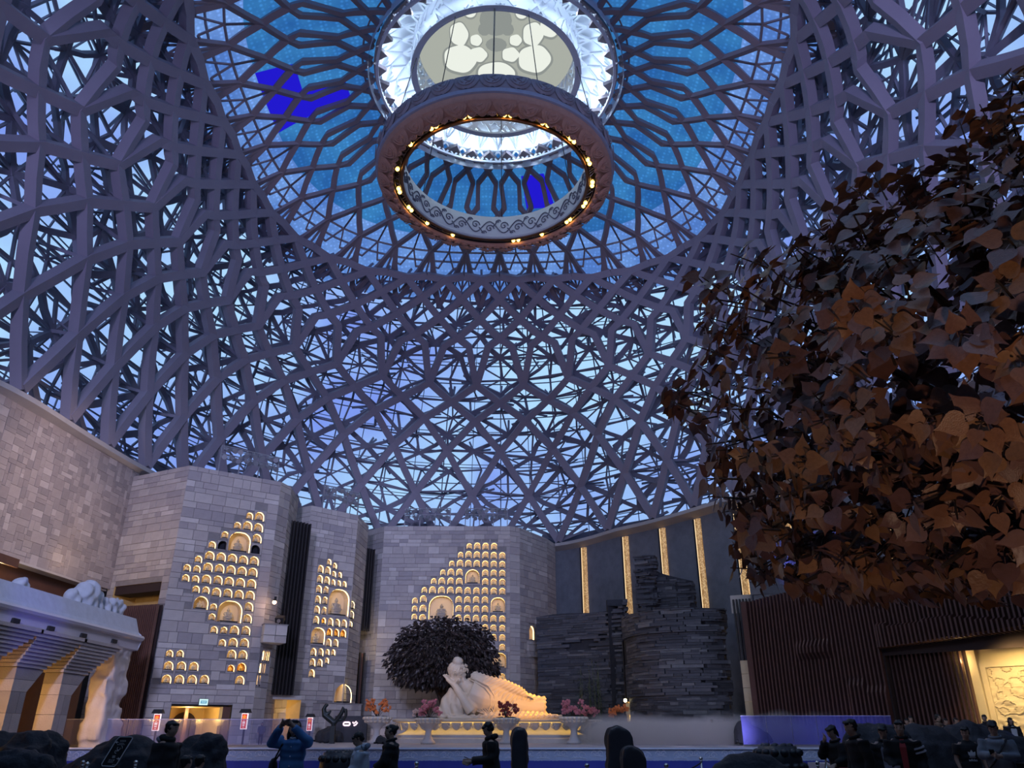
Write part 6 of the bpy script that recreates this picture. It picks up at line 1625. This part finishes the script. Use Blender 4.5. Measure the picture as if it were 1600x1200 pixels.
rock('large smooth boulder at the bottom right of the stage front', [(1128, 1188, .3), (1150, 1177, .36), (1172, 1173, .38), (1192, 1177, .36), (1212, 1190, .3)], 14.5, 1, 13, rough=.03)
rock('little dark rock at the right end of the platform', [(930, 1128, .28), (936, 1138, .2)], 49.5, 1, 14, base=SZ)
rock('jagged dark rock in the fog beside the pedestal', [(985, 1127, .3), (1000, 1134, .25)], 50.8, 1, 15, base=SZ)
rock('low dark rock behind the white hooded visitor', [(596, 1147, .3), (606, 1152, .25)], 40, 1, 16, base=SZ)
rock('faint dark rock beside the bronze sculpture', [(503, 1138, .35), (514, 1133, .4), (528, 1140, .35)], 48.2, 1, 17, base=SZ)
lamp('rock_blue', 'SPOT', (15.2, 20, 2.6), (14.0, 23, 1.3), 160, (.08, .10, 1.0), spot_size=.5, spot_blend=.6, shadow_soft_size=.05)
# steles
def stele(label, out, fwd, thick, seed):
    P = [at(x, y, fwd) for x, y in out]; mb = MB(); base = [(p.x, p.z) for p in P]
    mb.prism(base, (0, fwd, 0), (1, 0, 0), (0, 0, 1), (0, 1, 0), 0, thick)
    me = remesh(mb, 'standing_stone', [M['rock'], M['rock_cut']], .05, 2); of = Vector((seed * 2.3, 1, 0))
    warp(me, lambda c: (.07 if c.y > fwd + .08 else .01) * (noise.noise(c * 2.2 + of) + .6 * noise.noise(c * 6 + of)))
    paint(me, lambda c: 1 if c.y < fwd + .06 else 0); return tag(link('standing_stone', me), label, 'stone', 'standing stones in front of the stage')
def ground(x, f): return pix((at(x, 1190, f).x, f, 0))
g0 = 1300
stele('tall narrow standing stone right of the man with the phone', [(799, g0), (798.5, 1160), (801, 1143), (808, 1137), (818, 1138), (823, 1148), (828, g0)], 18, .35, 1)
stele('tall round topped standing stone with a smooth cut face', [(950, g0), (949, 1150), (954, 1139), (964, 1135), (978, 1137), (988, 1147), (992, 1168), (993, g0)], 17.5, .45, 2)
stele('lower standing stone leaning against the tall round topped one', [(972, g0), (973, 1172), (978, 1166), (990, 1166), (1003, 1174), (1011, 1186), (1016, g0)], 16.6, .4, 3)
# knobbly benches
def knob_bench(label, x0, x1, yt, fwd):
    a, b = at(x0, yt, fwd), at(x1, yt, fwd); w = (b.x - a.x); h = a.z; mb = MB(); c = ((a.x + b.x) / 2, fwd)
    t = tag(empty('knob_bench', (c[0], c[1], 0)), label, 'bench', 'black knobbly benches'); hw = w / 2
    mb.lathe([(hw * .6, 0), (hw * .8, .12), (hw * .9, h * .5), (hw * .86, h * .8), (hw * .7, h * .96), (.01, h * .97)], 28); mb.build('seat', M['black_stone'], t, True)
    kb = MB()
    for r, (rr, z, n, s) in enumerate(((.86, h * .26, 16, .125), (.9, h * .47, 16, .13), (.89, h * .68, 16, .13), (.78, h * .87, 14, .125), (.5, h * .95, 9, .11))):
        for i in range(n):
            q = 2 * PI * (i + .5 * (r % 2)) / n; kb.ball((hw * rr * math.cos(q), hw * rr * math.sin(q), z), (hw * s * 1.35, hw * s * 1.35, hw * s * 1.2), 9)
    tag(kb.build('knobs', M['black_stone'], t, True), kind='stuff')
M['black_stone'] = mat('black_polished_stone', (.022, .024, .030), .38)
knob_bench('knobbly black stone bench left of the white hooded visitor', 497, 566, 1171, 17)
knob_bench('knobbly black stone bench beside the smooth bottom boulder', 1173, 1254, 1161, 17.5)
# slanted information sign
SG = 15.6; out = [(187.6, 1151), (206.9, 1151.2), (207.6, 1153.7), (183, 1193.6), (178.9, 1197.8), (159.2, 1196.8), (158.9, 1193.6), (181.7, 1156.5)]
P = [at(x, y, SG) for x, y in out]; org = Vector((at(183, 1175, SG).x, SG, 0)); isg = tag(empty('information_sign', org), 'slanted black information panel with white border and small white marks', 'sign')
ol = [(p.x - org.x, p.z) for p in P]; mb = MB(); mb.prism(ol, (0, 0, 0), (1, 0, 0), (0, 0, 1), (0, 1, 0), 0, .05); mb.build('panel', mat('sign_black', (.018, .018, .02), .4), isg)
M['sign_white'] = mat('sign_white', (.70, .70, .72), .6)
mb = MB(); cx = sum(a for a, b in ol) / 8; cz = sum(b for a, b in ol) / 8; mb.ribbon([(cx + (a - cx) * .985, -.004, cz + (b - cz) * .985) for a, b in ol], [Vector((0, -1, 0))] * 8, .012, .006, closed=True); mb.build('border', M['sign_white'], isg)
mb = MB()
def zs_(x, y): p = at(150 + x / 21.8, 1145 + y / 21.8, SG); return p.x - org.x, p.z
def bar(x, y, w, h, sk=.35):
    a, b = zs_(x, y); w, h = w / 21.8 * .0129 / 1.0, h / 21.8 * .0108; mb.add([(a - w / 2 - sk * h / 2, -.006, b - h / 2), (a + w / 2 - sk * h / 2, -.006, b - h / 2), (a + w / 2 + sk * h / 2, -.006, b + h / 2), (a - w / 2 + sk * h / 2, -.006, b + h / 2)], [(0, 1, 2, 3)])
for k in range(4): bar(850 + 52 * k, 275, 10, 50); bar(850 + 52 * k, 262, 38, 9); bar(850 + 52 * k, 290, 38, 9)
bar(880, 355, 150, 12); bar(855, 400, 240, 14); bar(495, 995, 160, 16); bar(600, 1080, 90, 12)
for k in range(4): bar(570 + 24 * k, 815, 9, 90)
for k in range(3): bar(610, 785 + 28 * k, 100, 8)
bar(470, 910, 50, 9); bar(480, 930, 12, 40); bar(455, 950, 50, 9); bar(540, 930, 40, 10); bar(540, 930, 10, 50); bar(610, 915, 50, 10); bar(610, 930, 10, 60); bar(600, 950, 44, 9)
for (x, y) in ((720, 320), (760, 880)):
    s = -1 if x == 720 else 1; a, b = zs_(x, y); mb.add([(a + s * .03, -.006, b), (a - s * .005, -.006, b + .024), (a - s * .005, -.006, b - .024)], [(0, 1, 2)] if s < 0 else [(0, 2, 1)]); bar(x - s * 30, y, 50, 20)
def arcm(x, y, r, a0, a1):
    a, b = zs_(x, y); mb.tube([(a + r * math.cos(q), -.006, b + r * math.sin(q)) for q in [a0 + (a1 - a0) * k / 9 for k in range(10)]], .004, 4)
arcm(780, 530, .028, 2.2, 6.6); arcm(850, 500, .03, 1.3, -.6); arcm(690, 650, .024, 1.6, 5.0); arcm(735, 640, .018, .5, 3.4); bar(760, 620, 40, 10)
mb.build('lettering', M['sign_white'], isg); MB().box((cx * .3, .03, ol[5][1] / 2), (.12, .05, ol[5][1])).build('stem', M['black'], isg)
# stanchions and ropes
sb = MB(); sb.lathe([(.16, 0), (.16, .02), (.05, .05), (.02, .06)], 20, cap=True); base_m = sb.mesh('base', M['chrome'], True)
sb = MB(); sb.tube([(0, 0, .04), (0, 0, .93)], .024, 10); post_m = sb.mesh('post', M['chrome'], True)
sb = MB(); sb.ball((0, 0, .97), .045, 12); sb.tube([(0, 0, .90), (0, 0, .93)], [.035, .03], 10); ball_m = sb.mesh('ball_top', M['chrome'], True)
posts = []
WHERE = ['at the bottom left below the low rough rock', 'left one before the sign rock', 'right one before the sign rock', 'beside the slanted sign', 'below the blue cardigan', 'in front of the knobbly bench', 'below the woman with the bun',
         'left of the round topped stone', 'before the round topped stone', 'before the lower leaning stone', 'in the gap before the cloud band', 'left of the bottom boulder', 'nearer of two left of the black coats', 'farther of two left of the black coats', 'below the man with the red shirt',
         'farther of two by the black tee shirt', 'nearer of two by the black tee shirt', 'in front of the black tee shirt']
for k, (x, y) in enumerate(((48, 1191), (130, 1190), (136.5, 1193), (212.5, 1190), (457, 1195), (543, 1193), (651, 1192), (917, 1195), (966, 1184.5), (990, 1186.5), (1041, 1195), (1095, 1184), (1277, 1191), (1289, 1181), (1392, 1190), (1472.5, 1170.5), (1489, 1172.5), (1505, 1187))):
    r = ray(x, y); t_ = (0.985 - EYE) / r.z; f = r.y * t_
    if f > 27: f = 27.0
    p = at(x, y, f); t = tag(empty('stanchion', (p.x, f, 0)), 'polished steel stanchion with a ball top, ' + WHERE[k], 'stanchion', 'stanchions of the rope barrier')
    link('base', base_m, t); link('post', post_m, t); link('ball_top', ball_m, t); posts.append(Vector((p.x, f, .88)))
def rope(a, b, label, sag=.22):
    a, b = posts[a], posts[b]; mb = MB(); mb.tube([a + (b - a) * q + Vector((0, 0, -sag * 4 * q * (1 - q))) for q in [k / 12 for k in range(13)]], .016, 6)
    tag(mb.build('rope', M['rope'], None, True), label, 'rope', 'ropes of the barrier')
rope(8, 9, 'black rope hung between the two stanchions before the standing stones'); rope(9, 11, 'black rope from the standing stones to the boulder'); rope(12, 13, 'black rope between the pair of stanchions left of the black coats')
rope(15, 17, 'black rope sagging before the long humped rock'); rope(1, 2, 'short black rope before the sign rock'); rope(7, 8, 'black rope left of the round topped stone'); rope(13, 14, 'black rope passing behind the black coats')

# ================================================================== PEOPLE
SKIN = mat('skin', (.40, .25, .18), .55); SKINP = mat('skin_pale', (.50, .34, .26), .55); HAIR = mat('black_hair', (.010, .009, .009), .5)
EYE_ = mat('dark_eye', (.01, .008, .008), .3)
_cl = {}
def cloth(c):
    if c not in _cl: _cl[c] = mat('cloth', c, .85, var=.12, scale=9)
    return _cl[c]
def person(label, x, ytop, fwd, rz, top, bottom, style='jacket', arms=None, head=(0, 0), hair='short', lean=0.0, base=0.0, skin=None, detail=True, extra=None, hmin=1.05, legs=0.0):
    a = at(x, ytop, fwd); H = max(hmin, a.z - base); s = H / 1.70
    t = tag(empty('person', (a.x, fwd, base), rz), label, 'person'); t.scale = (s, s, s)
    LN = Matrix.Translation((0, 0, .95)) @ Matrix.Rotation(lean, 4, 'X') @ Matrix.Translation((0, 0, -.95))
    V = lambda *p: LN @ Vector(p)
    arms = arms or {}
    AR = {}
    for sd, sx in (('r', -1), ('l', 1)):
        e, h = arms.get(sd, ((sx * .245, .02, 1.12), (sx * .25, -.07, .87)))
        AR[sd] = (V(sx * .185, .0, 1.395), LN @ Vector(e), LN @ Vector(h))
    hc = V(0, -.03, 1.59); HM = Matrix.Translation(hc) @ Matrix.Rotation(lean, 4, 'X') @ Matrix.Rotation(head[1], 4, 'Z') @ Matrix.Rotation(head[0], 4, 'X')
    sk = skin or SKIN
    # body: one continuous figure, shoes excepted
    mb = MB()
    for (z_, rx, ry, rz_) in ((.94, .145, .095, .12), (1.08, .13, .085, .14), (1.24, .15, .095, .15), (1.36, .13, .075, .07)): mb.ball(V(0, 0, z_), (rx, ry, rz_), 14, M=LN.to_3x3())
    mb.tube([V(-.16, 0, 1.375), V(.16, 0, 1.375)], [.055, .055], 10); mb.tube([V(0, .01, 1.40), V(0, -.015, 1.53)], [.062, .056], 10)
    add_head(mb, HM, .232)
    for sx in (-1, 1):
        st = legs * sx
        mb.tube([(sx * .09, 0, .92), (sx * .1, -.02 - st * .5, .50), (sx * .1, .02 - st, .10)], [.095, .06, .042], 10); mb.ball((sx * .105, -.05 - st, .05), (.042, .12, .045), 10)
    for sd, sx in (('r', -1), ('l', 1)):
        sh, el, ha = AR[sd]; mb.tube([sh, el, ha], [.055, .042, .029], 10)
        d = (ha - el).normalized(); fwdv = Vector((0, -1, 0)); n = (fwdv - d * fwdv.dot(d)); n = n.normalized() if n.length > .1 else Vector((0, 0, 1)); w = d.cross(n)
        mb.tube([ha, ha + d * .08], [.033, .036], 8)
        if detail:
            for k in range(4):
                b0 = ha + d * .075 + w * ((k - 1.5) * .021); ln = (.062, .072, .068, .054)[k]
                mb.tube([b0, b0 + d * ln * .5 + n * .006, b0 + d * ln * .85 + n * .028, b0 + d * ln + n * .05], [.0115, .011, .0105, .009], 6)
            tb = ha + d * .02 + w * (-sx * .03); mb.tube([tb, tb + d * .035 - w * sx * .025 + n * .01, tb + d * .07 - w * sx * .02 + n * .025], [.013, .012, .010], 6)
    link('body', remesh(mb, 'body', [sk], .0125 if detail else .02, 2), t)
    # trousers and shoes
    mb = MB(); mb.ball((0, .005, .92), (.165, .125, .12), 14)
    for sx in (-1, 1):
        st = legs * sx; mb.tube([(sx * .085, .005, .9), (sx * .1, -.015 - st * .5, .5), (sx * .102, .02 - st, .09)], [.112, .082, .07], 12)
    link('trousers', remesh(mb, 'trousers', [cloth(bottom)], .02, 3), t)
    mb = MB()
    for sx in (-1, 1): mb.ball((sx * .105, -.05 - legs * sx, .052), (.052, .135, .055), 12)
    mb.build('shoes', M['black'], t, True)
    # top
    hem = {'jacket': .80, 'coat': .46, 'hoodie': .82, 'tee': .80, 'cardigan': .84}[style]; ex = {'jacket': .02, 'coat': .03, 'hoodie': .03, 'tee': .012, 'cardigan': .015}[style]
    mb = MB(); rings = []
    prof = [(hem, .20 + ex + (.03 if style == 'coat' else 0)), (.95, .185 + ex), (1.12, .17 + ex), (1.28, .185 + ex), (1.38, .175 + ex), (1.435, .10), (1.47, .075)]
    n = 20
    for (z, r) in prof:
        for k in range(n):
            q = 2 * PI * k / n; p = Vector((r * math.cos(q), r * .70 * math.sin(q), z)); mb.v.append(tuple(LN @ p if z > .9 else p))
    for i in range(len(prof) - 1):
        for k in range(n): k2 = (k + 1) % n; mb.f.append((i * n + k, i * n + k2, (i + 1) * n + k2, (i + 1) * n + k)); mb.m.append(0)
    mb.f.append(tuple(range(n))[::-1]); mb.m.append(0); mb.f.append(tuple(range((len(prof) - 1) * n, len(prof) * n))); mb.m.append(0)
    for sd in 'rl':
        sh, el, ha = AR[sd]
        if style == 'tee': mb.tube([sh, sh + (el - sh) * .72], [.085, .085], 12)
        else: mb.tube([sh, el, el + (ha - el) * .93], [.085 + ex * .6, .068 + ex * .7, .05 + ex * .5], 12)
    tm = remesh(mb, 'top', [cloth(top)], .02, 3); of = Vector((x * .1, 0, 0)); warp(tm, lambda c: .010 * noise.noise(c * 9 + of) + .006 * math.sin(c.z * 38 + 6 * noise.noise(c * 3 + of)))
    link({'jacket': 'jacket', 'coat': 'coat', 'hoodie': 'hoodie', 'tee': 'tee_shirt', 'cardigan': 'cardigan'}[style], tm, t)
    if style in ('jacket', 'coat', 'hoodie'):
        mb = MB(); 
        for k in range(13):
            q = 2 * PI * k / 12; mb.v.append((0, 0, 0)) if 0 else None
        mb.tube([LN @ Vector((.085 * math.cos(q), .08 * math.sin(q) + (.02 if style == 'hoodie' else 0), 1.46 + .02 * math.sin(q))) for q in [2 * PI * k / 14 for k in range(15)]], .022 if style != 'hoodie' else .045, 8, cap=False); mb.build('collar', cloth(top), t, True)
    # hair
    mb = MB(); Bq = lambda c, r: mb.ball(HM @ (Vector(c) * .232), tuple(v * .232 for v in r), 14, M=HM.to_3x3())
    Bq((0, .115, .19), (.365, .40, .36)); Bq((.06, -.27, .30), (.24, .12, .13)); Bq((-.16, -.24, .33), (.14, .14, .12)); Bq((.29, .02, .04), (.075, .15, .2)); Bq((-.29, .02, .04), (.075, .15, .2))
    if hair == 'short': Bq((0, .26, -.02), (.30, .22, .30))
    if hair == 'bun': Bq((0, .3, .0), (.28, .2, .26)); Bq((0, .46, .28), (.2, .2, .2))
    if hair == 'bob': Bq((0, .2, -.15), (.40, .28, .42)); Bq((.32, 0, -.12), (.1, .2, .36)); Bq((-.32, 0, -.12), (.1, .2, .36))
    if hair == 'long':
        Bq((0, .25, -.2), (.38, .24, .5)); Bq((0, .3, -.8), (.34, .16, .6)); Bq((.32, .02, -.3), (.1, .18, .45)); Bq((-.32, .02, -.3), (.1, .18, .45))
    if hair == 'tied': Bq((0, .24, -.02), (.32, .22, .32)); Bq((0, .46, -.2), (.12, .12, .34))
    hm = remesh(mb, 'hair', [HAIR], .016, 2); warp(hm, lambda c: .012 * noise.noise(c * 22) + .006 * noise.noise(c * 60)); link('hair', hm, t)
    mb = MB()
    for e in (-1, 1): mb.ball(HM @ (Vector((e * .13, -.385, .05)) * .232), (.0085, .006, .0045), 6); mb.tube([HM @ (Vector((e * .06, -.385, .15)) * .232), HM @ (Vector((e * .14, -.385, .18)) * .232), HM @ (Vector((e * .21, -.35, .15)) * .232)], .004, 5)
    mb.build('eyes', EYE_, t)
    if extra: extra(t, V, AR, HM)
    return t
BLK = (.012, .012, .014)
def phone(sd, dz=.06, tilt=.6):
    def f(t, V, AR, HM):
        p = AR[sd][2] + Vector((0, -.06, dz)); MB().box(p, (.075, .012, .15), M=Matrix.Rotation(tilt, 3, 'X')).build('phone', M['black'], t)
    return f
def shirt_front(col, w=.10):
    def f(t, V, AR, HM):
        mb = MB(); q = []
        for z, ww in ((1.42, .03), (1.3, w), (1.1, w * .9), (.9, w * .8)): q += [V(-ww, -.155 if z < 1.4 else -.10, z), V(ww, -.155 if z < 1.4 else -.10, z)]
        mb.add(q, [(0, 1, 3, 2), (2, 3, 5, 4), (4, 5, 7, 6)]); mb.build('shirt', cloth(col), t)
    return f
def both(*fs):
    def f(*a):
        for g in fs: g(*a)
    return f
Q = math.radians
person('man in a black hooded jacket walking right in front of the rough rock', 268, 1127, 13, Q(78), BLK, BLK, 'hoodie', head=(.12, 0), legs=.16,
       extra=lambda t, V, AR, HM: MB().tube([V(.09 * math.cos(q), .09 + .05 * math.sin(q), 1.44 + .03 * math.sin(q)) for q in [2 * PI * k / 10 for k in range(11)]], .035, 7).build('grey_hood', cloth((.22, .22, .26)), t, True))
def cardigan_bits(t, V, AR, HM):
    mb = MB()
    for z in (1.33, 1.2, 1.07, .94): mb.ball(V(.02, -.145, z), .011, 6)
    mb.build('buttons', mat('pearl_button', (.7, .75, .85), .4), t); MB().box((0, -.155, 1.0), (.02, .01, .001)).build('placket', cloth((.05, .13, .30)), t)
    mb = MB(); mb.ball((-.30, .02, 1.03), (.06, .11, .15), 12); mb.build('shoulder_bag', M['black'], t, True); mb = MB(); mb.tube([(-.27, .03, 1.15), V(-.2, .1, 1.3), V(-.12, .06, 1.43), V(-.14, -.1, 1.36), (-.27, -.03, 1.15)], .013, 6); mb.build('bag_strap', M['black'], t)
    MB().box(V(0, -.36, 1.66), (.15, .015, .075), M=Matrix.Rotation(-.5, 3, 'X')).build('phone', M['black'], t)
    mb = MB(); mb.tube([V(-.075, -.03, 1.46), V(0, -.09, 1.44), V(.075, -.03, 1.46)], .015, 6); mb.build('white_collar', cloth((.6, .6, .65)), t)
person('woman in a blue cardigan raising a phone with both hands', 463, 1125, 13.2, Q(-8), (.065, .19, .42), BLK, 'cardigan', arms={'r': ((-.30, -.14, 1.38), (-.09, -.33, 1.62)), 'l': ((.30, -.14, 1.38), (.09, -.33, 1.62))}, head=(-.35, 0), hair='long', extra=cardigan_bits)
person('visitor in a white hooded coat looking down to the left', 570, 1144, 13.6, Q(-75), (.45, .50, .58), (.08, .08, .1), 'hoodie', arms={'l': ((.2, -.12, 1.13), (.1, -.34, 1.02)), 'r': ((-.2, -.12, 1.13), (-.1, -.34, 1.02))}, head=(.45, 0), lean=.12, legs=.1,
       extra=lambda t, V, AR, HM: MB().tube([V(.1 * math.cos(q), .08 + .06 * math.sin(q), 1.45 + .03 * math.sin(q)) for q in [2 * PI * k / 10 for k in range(11)]], .045, 7).build('grey_hood', cloth((.16, .20, .26)), t, True))
person('woman with hair in a bun and a long black coat facing left', 613, 1133, 14.8, Q(-80), BLK, BLK, 'coat', arms={'l': ((.22, -.10, 1.12), (.12, -.26, 1.0)), 'r': ((-.22, -.10, 1.12), (-.12, -.26, 1.0))}, hair='bun', head=(0, .1))
person('man in black with cropped hair reading a phone held out left', 769, 1129, 15, Q(-84), BLK, BLK, 'hoodie', arms={'l': ((.21, -.02, 1.12), (.10, -.36, 1.10)), 'r': ((-.21, -.02, 1.12), (-.06, -.34, 1.12))}, head=(.5, 0), lean=.06, skin=SKIN, extra=phone('r', .03, 1.2))
person('distant visitor in white standing in the fog by the drum', 1112, 1124, 46, Q(-60), (.62, .60, .62), (.3, .3, .32), 'jacket', base=SZ, arms={'l': ((.22, -.1, 1.15), (.1, -.3, 1.1))}, hair='bob', detail=False)
person('distant dark figure behind the left glass fence', 410, 1129, 44, Q(20), (.06, .06, .10), BLK, 'jacket', base=SZ, hair='long', detail=False)
person('woman in a black coat pressing a hand to her face', 1303, 1134, 15, Q(-72), BLK, BLK, 'coat', arms={'r': ((-.2, -.18, 1.22), (-.05, -.19, 1.46)), 'l': ((.24, -.08, 1.14), (.2, -.26, 1.08))}, head=(.35, .1), hair='tied', lean=.06, skin=SKINP, legs=.08,
       extra=lambda t, V, AR, HM: MB().box((.30, -.1, .82), (.10, .26, .42)).build('red_white_bag', [mat('bag_red_white', (.62, .10, .12), .6)], t))
person('tall man in black striding left with wavy hair', 1335, 1124, 13.8, Q(-82), BLK, BLK, 'jacket', head=(.05, 0), lean=.10, skin=SKINP, legs=.18, hair='short')
person('woman in a grey top under a black jacket looking down', 1377, 1133, 15.2, Q(-18), BLK, BLK, 'jacket', arms={'l': ((.24, -.08, 1.14), (.12, -.27, 1.08)), 'r': ((-.26, .0, 1.14), (-.25, -.1, .92))}, head=(.5, -.2), hair='tied', skin=SKINP, extra=both(shirt_front((.24, .23, .27)), phone('l', .02, 1.2)))
def stripes(t, V, AR, HM):
    for k in range(2):
        sh, el, ha = AR['l']; c = sh + (el - sh) * (.35 + .22 * k); d = (el - sh).normalized(); mb = MB(); mb.tube([c, c + d * .025], .112, 14); mb.build('white_stripe', cloth((.55, .55, .6)), t)
    mb = MB(); mb.box((-.2, -.22, .93), (.22, .06, .2)); mb.build('carried_paper', cloth((.35, .35, .45)), t)
person('man in a black jacket with sleeve stripes over a red shirt', 1403, 1126, 14.4, Q(-25), BLK, BLK, 'jacket', arms={'r': ((-.25, -.02, 1.12), (-.16, -.24, .98)), 'l': ((.26, .02, 1.12), (.24, -.12, .88))}, head=(.1, -.1), skin=SKINP, legs=.1, extra=both(shirt_front((.42, .05, .05), .05), stripes))
def trefoil(t, V, AR, HM):
    mb = MB(); W_ = cloth((.72, .72, .76))
    for (an, L, w) in ((0, .125, .034), (.62, .115, .03), (-.62, .115, .03)):
        pts = []
        for k in range(9): q = k / 8; pts.append((w * math.sin(PI * q ** .8), .0 + L * q))
        for k in range(7, 0, -1): q = k / 8; pts.append((-w * math.sin(PI * q ** .8), L * q))
        c, s_ = math.cos(an), math.sin(an); pts = [(a * c + b * s_, -a * s_ + b * c) for a, b in pts]
        mb.prism(pts, (0, -.150, 1.17), (1, 0, 0), (0, 0, 1), (0, -1, 0), 0, .008 + abs(an) * .002)
    mb.prism([(-.06, 0), (.06, 0), (.035, .05), (-.035, .05)], (0, -.150, 1.155), (1, 0, 0), (0, 0, 1), (0, -1, 0), 0, .008)
    mb.build('emblem', W_, t)
    mb = MB()
    for k in range(2): mb.box((0, -.162, 1.168 + .018 * k), (.13, .004, .005))
    mb.build('emblem_gap', cloth(BLK), t); text_mesh('adidas', .062, W_, t, (0, -.155, 1.095), (PI / 2, 0, 0))
person('youth in a black tee shirt with a white leaf emblem', 1505, 1136, 16.2, Q(-10), BLK, BLK, 'tee', arms={'r': ((-.25, .0, 1.12), (-.22, -.1, .88))}, head=(.15, -.5), hair='short', extra=trefoil)
def satchel(t, V, AR, HM):
    mb = MB(); mb.tube([V(.17, -.06, 1.43), V(.08, -.155, 1.28), V(-.06, -.17, 1.08), (-.2, -.1, .95)], .026, 6, flat=.3); mb.build('strap', M['black'], t, True)
    MB().box((.28, .05, .95), (.12, .24, .2)).build('satchel', M['black'], t)
person('man in a loose grey shirt with a dark strap studying a phone', 1549, 1127, 15, Q(-35), (.22, .25, .29), (.13, .11, .09), 'jacket', arms={'l': ((.26, -.06, 1.14), (.04, -.31, 1.16)), 'r': ((-.25, -.08, 1.15), (-.06, -.33, 1.18))}, head=(.5, 0), skin=SKINP, extra=both(phone('r', .04, 1.0), satchel))
for (lab, x, y, f, rz, top, hr, st) in (('far child in front of the slats beside a man in tan', 1416, 1123, 31, -30, (.25, .18, .16), 'short', 'jacket'), ('far man in tan beside a child before the brown slats', 1422, 1119, 31.6, -20, (.30, .22, .18), 'short', 'jacket'),
        ('far man in a brown jacket turned from the lit slats', 1463, 1116, 30.5, 60, (.16, .10, .07), 'short', 'jacket'), ('far visitor in black with a pale scarf by the lit slats', 1476, 1123, 30, 0, BLK, 'short', 'jacket'),
        ('far visitor half hidden behind the blue glowing boulder', 1492, 1122, 31, 10, (.2, .12, .10), 'short', 'jacket'), ('far man in dark clothes before the relief pilaster', 1537, 1117, 30, -40, BLK, 'short', 'jacket'),
        ('far woman with bobbed hair in black and white before the relief', 1577, 1121.5, 29, -10, BLK, 'bob', 'coat')):
    person(lab, x, y, f, Q(rz), top, BLK, st, base=.4, hair=hr, detail=False, extra=shirt_front((.55, .55, .6)) if ('scarf' in lab or 'bobbed' in lab) else None)
person('child with dark hair at the bottom edge below the rough rock', 291, 1181, 11, Q(150), (.10, .09, .12), BLK, 'jacket', hair='short', detail=False)
person('smaller child in a pale top at the bottom edge', 313, 1180, 11.6, Q(170), (.35, .28, .27), BLK, 'jacket', hair='short', detail=False)
